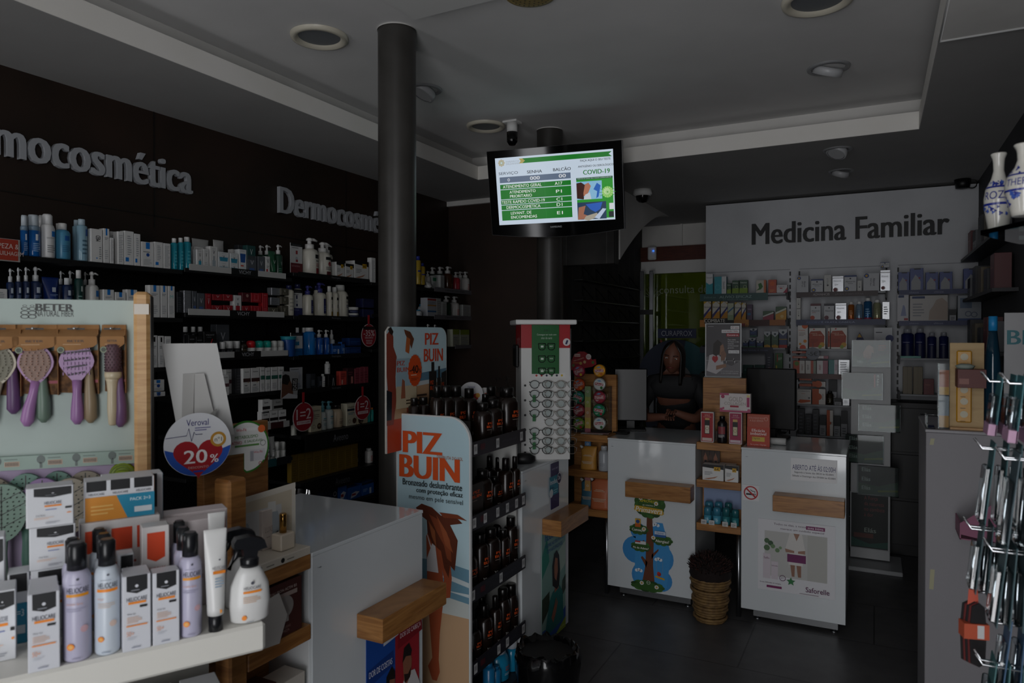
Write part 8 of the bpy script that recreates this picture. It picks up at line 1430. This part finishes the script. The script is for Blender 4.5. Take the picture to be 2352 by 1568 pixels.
def pocket(x0,y0,x1,y1,k):
 A,B=ex(x0,y1),ex(x1,y0);w_,h_=B.x-A.x,B.z-A.z;xc=(A.x+B.x)/2-X0;f=plane((xc,-.034,A.z))
 MB().box(xc-w_/2,xc+w_/2,-.05,-.047,A.z,B.z,ACRYL).box(xc-w_/2,xc+w_/2,-.047,0,A.z,A.z+.003,ACRYL).box(xc-w_/2,xc-w_/2+.003,-.047,-.001,A.z,B.z,ACRYL).box(xc+w_/2-.003,xc+w_/2,-.047,-.001,A.z,B.z,ACRYL).build('clear_pocket',t)
 o=thing('brochure_pack',['brochure showing a bare back in the top clear pocket','brochures with upright white lettering in the second pocket','three stepped brochures in the third pocket','stepped brochures with green glow in the fourth pocket','dim stepped brochures in the fifth pocket'][k],'brochure',(X0+xc,EY+.03-.022,A.z+.004),0,'brochures in the clear stand')
 mb=MB().box(-w_/2+.006,w_/2-.006,-.012,.012,0,h_*.97,M('0f1512',.6));f=plane((0,-.012,0));W_=w_-.012
 deco(mb,S['br'][2],W_,h_*.97,f)
 if k==0:deco(mb,[('p',[(.3,.3),(.28,.5),(.38,.75),(.46,.8),(.56,.72),(.58,.5),(.52,.52),(.5,.25),(.38,.22)],'8a5c44'),('t','Elás',.2,.18,.16,.08,'a8b0a8',.02),('l',.7,.6,.92,.84,3,'8a3030')],W_,h_,f)
 elif k==1:deco(mb,[('t','Elás',.9,.7,.3,.07,'c8ccc8',.02,-PI/2),('r',.8,.45,.84,.92,'9a3c34')],W_,h_,f)
 else:deco(mb,[('t','Elás',.2,v_,.22,.13,'9aa49c',.02)for v_ in(.22,.52,.84)],W_,h_,f)
 mb.build('brochure',o)
for k,b in enumerate(((1957,781,2045,842),(1933,857,2028,915),(1971,931,2068,988),(1941,1001,2030,1060),(1969,1074,2065,1133))):pocket(*b,k)
A,B=ex(1952,1258),ex(2043,1137);w_,h_=B.x-A.x,B.z-A.z
o=MB().box(-w_/2,w_/2,-.004,0,0,h_,M('a8aaac',.3));f=plane((0,-.004,0));deco(o,[('r',.03,.02,.97,.98,'141c1a'),('t','A Força\nda natureza\nno combate\nà dor',.62,.76,.52,.36,'7a3c3c'),('t','Elás',.52,.34,.3,.08,'8a948c',.02),('r',.1,.2,.6,.28,'5a3028'),('p',[(.03,.04),(.97,.04),(.97,.16),(.5,.1),(.03,.2)],'1c4a40')],w_,h_,f)
o.build('green_poster',t,((A.x+B.x)/2-X0,-.003,A.z))
KY=3.2;kx=lambda px,py:onY(KY,px,py);ka=kx(2127,985);KX,KZ=ka.x,ka.z
t=thing('white_cabinet','plain white cabinet with two bits of yellowed tape on its side','cabinet',(KX,KY,0))
KW=.655-KX;mb=MB().box(0,KW,0,.5,0,KZ-.012,M('8b898d',.55),.002);f=plane((0,0,0))  # white cabinet drawn grey, the weak light on it put into the colour
for x0,y0,x1,y1 in((2135,1021,2147,1007),(2134,1352,2147,1308)):P,Q=kx(x0,y0),kx(x1,y1);mb.poly([(P.x-KX,P.z),(Q.x-KX-.004,P.z),(Q.x-KX,Q.z),(P.x-KX+.004,Q.z)],'a8a484',f)
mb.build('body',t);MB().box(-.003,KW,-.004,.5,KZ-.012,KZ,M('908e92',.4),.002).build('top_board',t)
P=kx(2128,955);tag(MB().box(0,.004,0,.1,0,P.z-KZ,ACRYL).box(0,.03,0,.1,0,.004,ACRYL).build('acrylic_holder',None,(KX+.003,KY+.02,KZ+.0005)),'small clear acrylic holder on the white cabinet corner','holder')
A,B=kx(2184,980),kx(2266,788)
t=thing('pale_wood_board','pale plywood display board on the white cabinet','board',((A.x+B.x)/2,KY+.06,KZ+.0005));wb=B.x-A.x;hb_=B.z-KZ
MB().box(-wb/2,wb/2,0,.012,0,hb_,ramped('plywood','wood',3,'b09468','bfa478',.6,(1,1,6)),.001).box(-wb/2,wb/2,-.03,.08,0,.008,PINE).build('board',t)
A,B=kx(2199,972),kx(2236,806);xc=(A.x+B.x)/2;w_,h_=B.x-A.x,B.z-A.z
t=thing('yellow_pack','yellow hanging pack with pale round pictures on the plywood board','pack',(xc,KY+.055,A.z));mb=MB().box(-w_/2,w_/2,-.012,.0,0,h_,M('c08a1c',.25),.004);f=plane((0,-.012,0))
for v_ in(.1,.28,.44,.6,.9):mb.disc(0,h_*v_+.004,w_*.26,'c4bea8',f,.0006,n=20);mb.lines(-w_*.24,h_*v_-.024,w_*.24,h_*v_-.018,1,'5a4414',f)
mb.build('pack_body',t)
A,B=kx(2196,888),kx(2262,843)
t=thing('clip_box','dark red box with tissue hanging in front of the yellow pack','box',((A.x+B.x)/2,KY-.01,A.z));w_,h_=B.x-A.x,(B.z-A.z)*.9
MB().box(-w_/2,w_/2,-.04,.05,0,h_,M('5a201a',.5),.001).rect(-w_*.44,h_*.2,-w_*.1,h_*.5,'8a5a50',plane((0,-.04,0))).build('carton',t);MB().lathe([(.02,0),(.026,.012),(.012,.02),(.001,.018)],M('8a948c',.7),9,cx=-w_*.2,z0=h_,sx=1.3).build('tissue',t)
A,B=kx(2156,975),kx(2183,836);t=thing('acrylic_leaflet_holder','clear acrylic holder with orange leaflets beside the plywood board','holder',((A.x+B.x)/2,KY+.03,KZ+.0005));w_,h_=B.x-A.x,B.z-KZ
MB().box(-w_/2,w_/2,0,.003,0,h_,ACRYL).box(-w_/2,-w_/2+.003,0,.05,0,h_,ACRYL).build('holder',t);mb=MB()
for v0,v1,c_ in((.02,.2,'b07a2c'),(.2,.5,'8a8c94'),(.52,.64,'c08a2c'),(.64,.9,'a85c3c')):mb.box(-w_*.4,w_*.48,.01,.02,h_*v0,h_*v1,M(c_,.5))
mb.build('leaflets',t)
A,B=kx(2272,850),kx(2318,724);r_=(B.x-A.x)/2;h_=B.z-KZ
t=thing('blue_water_bottle','tapered dark bottle with a bright blue cap on the white cabinet','bottle',((A.x+B.x)/2,KY+.16,KZ+.0005))
MB().lathe([(r_*.95,0),(r_,.01),(r_,h_*.45),(r_*.8,h_*.65),(r_*.46,h_*.88)],M('16384a',.06),28).build('bottle_body',t);MB().lathe([(r_*.5,h_*.87),(r_*.5,h_)],M('2288c4',.4),22).build('cap',t)
A,B=kx(2316,862),kx(2400,716);t=thing('brand_sign','pale sign with teal capital letters cut by the picture edge','sign',(A.x,KY+.1,KZ+.0005));MB().box(0,.26,0,.006,0,B.z-KZ,M('a4a4a6',.6)).build('board',t)
P=kx(2323,775);MB().text('BETER',P.x-A.x,P.z-KZ,.24,.055,'1f6a74',plane((0,0,0)),.0006,.03,align='l').build('lettering',t)
BX=.5;t=thing('peg_board_rack','dark peg board rack with wire hooks near the white cabinet','rack',(BX,1.75,0))
MB().box(0,.03,-.35,.35,.0,2.05,M('17181b',.6)).build('peg_board',t);MB().box(-.2,.05,-.36,.36,0,.05,BLK,.004).build('base',t)
def hook(px,py,D,n,c_,foot,hp,wp,lbl,step=.022):
 P=onD(D,px,py);L=BX-P.x
 mb=MB()
 for d_ in(0,.022):mb.tube([(BX-.002-BX,P.y-1.75+d_,P.z-.006),(P.x-BX+.012,P.y-1.75+d_,P.z-.006),(P.x-BX,P.y-1.75+d_,P.z+.012)],.0026,CHROME,6)
 mb.build('wire_hook',t)
 for i in range(n):
  o=thing('nail_care_pack',lbl[i],'pack',(P.x+.03+step*i,P.y+.011,P.z-.012),0,'hanging packs on the wire hooks');wp*=1 if i else 1.3;o.rotation_euler=(0,R(6-2*i),0)
  MB().box(-.001,.001,-wp/2,wp/2,-hp,.02,M(c_,.5)).build('backing_card',o)
  mb=MB().box(-.012,-.001,-wp*.4,wp*.4,-hp*.95,-hp*.2,BLISTER,.003);mb.tube([(-.006,0,-hp*.25),(-.006,.003,-hp*.6),(-.006,0,-hp*.9)],[.003,.005,.003],CHROME,8)
  mb.build('blister',o)
  if foot:MB().box(-.013,.0015,-wp/2,wp/2,-hp,-hp*.78,M(foot,.4)).build('pink_foot',o)
def lab(n,s):return q(n,s)
hook(2256,868,1.4,5,'24666e','b48aa8',.1,.05,lab(5,'teal packs with pink foot on the upper hook'));hook(2300,872,1.28,4,'24666e','b48aa8',.1,.05,lab(4,'teal packs with pink foot on the nearer upper hook'))
hook(2240,1022,1.42,5,'2a5a60',None,.15,.05,lab(5,'long silver tweezer packs on the second hook'));hook(2290,1045,1.3,4,'3a5058',None,.16,.055,lab(4,'long clear tool packs on the nearer second hook'))
hook(2215,1205,1.42,7,'1f3f46',None,.12,.05,lab(7,'shiny clipper packs on the third hook'),.015);hook(2262,1255,1.3,6,'24464c',None,.13,.05,lab(6,'shiny clipper packs on the nearer third hook'),.015)
hook(2275,1420,1.36,5,'32587a',None,.14,.05,lab(5,'blue carded packs on the lowest hook'));hook(2240,1515,1.36,5,'3a6a6c',None,.12,.05,lab(5,'pale green carded packs at the bottom edge'))
P=onD(1.42,2228,1372);t=thing('sock_pack','folded black and red socks with a paper band hanging by the white cabinet','socks',P,R(15));t.scale=(.66,.7,1);mb=MB()
for i in range(5):mb.prism([(-.022,-.125),(-.026,-.06),(-.02,-.012),(.0,-.004),(.014,-.012),(.02,-.06),(.016,-.125),(.0,-.132)],M('141214' if i%2==0 else '5a1c1c',.9),plane((.004*i,0,0)),-.004+.006*i,.001+.006*i)
mb.build('socks',t);MB().box(-.028,.04,-.032,.008,-.075,-.045,M('a8482c',.7)).rect(.008,-.073,.026,-.047,'b8b8b8',plane((0,-.032,0))).build('paper_band',t);MB().prism([(-.012,-.02),(.02,-.02),(.016,.02),(-.008,.02)],M('b8503c',.6),plane((0,-.01,0)),0,.001).build('hang_tag',t)
MB().tube([(0,.0,.012),(.26,.02,.012)],.0025,CHROME,6).build('wire_hook',t)
P=onY(KY-.16,2204,1225);t=thing('pink_tray','small pink triangular tray fixed on the cabinet side behind the packs','tray',(P.x,KY-.165,P.z));PK=M('8a4a68',.5)
MB().prism([(0,0),(.13,-.02),(.13,.07),(.1,.12),(0,.04)],PK,plane((0,0,0)),0,.004).box(0,.13,0,.16,-.02,-.016,PK).box(0,.004,0,.16,-.02,.04,PK).build('tray',t);mb=MB()
for i in range(5):mb.lathe([(.001,-.01),(.012,0),(.001,.012)],M(['b89a80','3a2c28','a88c78','4a3a30','c0a890'][i],.5),10,cx=.02+.02*i,cy=.05+.02*(i%2),z0=.0,cap=False)
mb.build('trinkets',t)
P=onD(1.5,2252,540);Q=onD(1.35,2352,540)
t=thing('glass_shelf','green edged glass shelf carrying two painted vases','shelf',(P.x,P.y,P.z));MB().prism([(0,.0),(.08,-.16),(BX-P.x-.002,-.2),(BX-P.x-.002,.3),(.1,.22)],GLASSG,plane((0,0,0),(1,0,0),(0,1,0),(0,0,1)),0,.01).build('glass_pane',t);MB().box(BX-P.x-.12,BX-P.x-.001,-.008,.008,-.03,-.001,STEEL).build('bracket',t)
CER=ramped('glazed_white','noise',4,'c6c4bc','cecbc2',.15,coat=.5);BLU=M('1d2a80',.25)
def vase(px0,px1,pyb,pyt,D,lb,tx,tilt=0):
 A,B,C_=onD(D,px0,pyb),onD(D,px1,pyb),onD(D,(px0+px1)/2,pyt);r_=(B-A).length/2;h_=C_.z-P.z-.0115
 t=thing('painted_vase',lb,'vase',((A.x+B.x)/2,(A.y+B.y)/2,P.z+.0108),R(YAW-30),'blue and white vases on the glass shelf')
 prof=[(r_*.62,0),(r_*.7,.008),(r_*.96,h_*.3),(r_,h_*.42),(r_*.9,h_*.54),(r_*.5,h_*.68),(r_*.36,h_*.78),(r_*.38,h_*.88),(r_*.42,h_*.93),(r_*.55,h_*.985),(r_*.52,h_),(r_*.38,h_*.97)]
 MB().lathe(prof,CER,36).build('vase_body',t)
 def rad(z):
  for(r0,z0),(r1,z1)in zip(prof,prof[1:]):
   if z0<=z<=z1:return r0+(r1-r0)*(z-z0)/(z1-z0+1e-9)
  return prof[0][0]
 fr=lambda u,v,o:Vector(((rad(v)+o+.0006)*math.sin(u/r_),-(rad(v)+o+.0006)*math.cos(u/r_),v));mb=MB()
 for v0,v1 in((.33,.36),(.55,.575)):
  for k in range(24):mb.rect(-r_*PI+k*r_*PI/12,h_*v0,-r_*PI+(k+1)*r_*PI/12,h_*v1,BLU,fr,0,2)
 rd=random.Random(int(px0))
 for k in range(46):
  u,v=rd.uniform(-2.4,2.4)*r_,h_*rd.choice([rd.uniform(.58,.66),rd.uniform(.14,.31),rd.uniform(.24,.32)]);s_=r_*rd.uniform(.06,.15);mb.poly([(u+s_*(1+.4*math.cos(3*a))*math.cos(a),v+s_*(1+.4*math.cos(3*a))*math.sin(a))for a in[2*PI*i/14 for i in range(14)]],BLU if k%3 else M('3d5aa8',.25),fr,.0003+.00002*k)
 mb.text(tx,0,h_*.455,r_*2.2,h_*.1,BLU,fr,.0006);mb.build('painted_pattern',t)
vase(2264,2322,521,352,1.53,'white vase with blue painted band on the glass shelf, slim neck','ROZAS');vase(2314,2392,478,330,1.32,'larger white and blue vase cut by the picture edge','THERIACA')
mb=None
for i,z in enumerate((1.2,1.55,1.9,2.2)):
 t=thing('side_shelf','%s dim shelf from below on the grey side wall'%ORD[i],'shelf',(XR,5.4,z),0,'shelves on the side wall');MB().box(-.12,-.001,-.8,.8,-.02,0,M('2a2b2e')).build('shelf_board',t)
 ls=q(5,'dim cartons on the %s side wall shelf'%ORD[i])
 for k in range(5):article('box',.16,.14+.03*((k*7+i)%3),.08,['dimk','dimw','redc','dimk','olivec'][(k+i)%5],ls[k],(XR-.055,4.8+.28*k,z+.0006),R(-90),'dim cartons on the side wall')
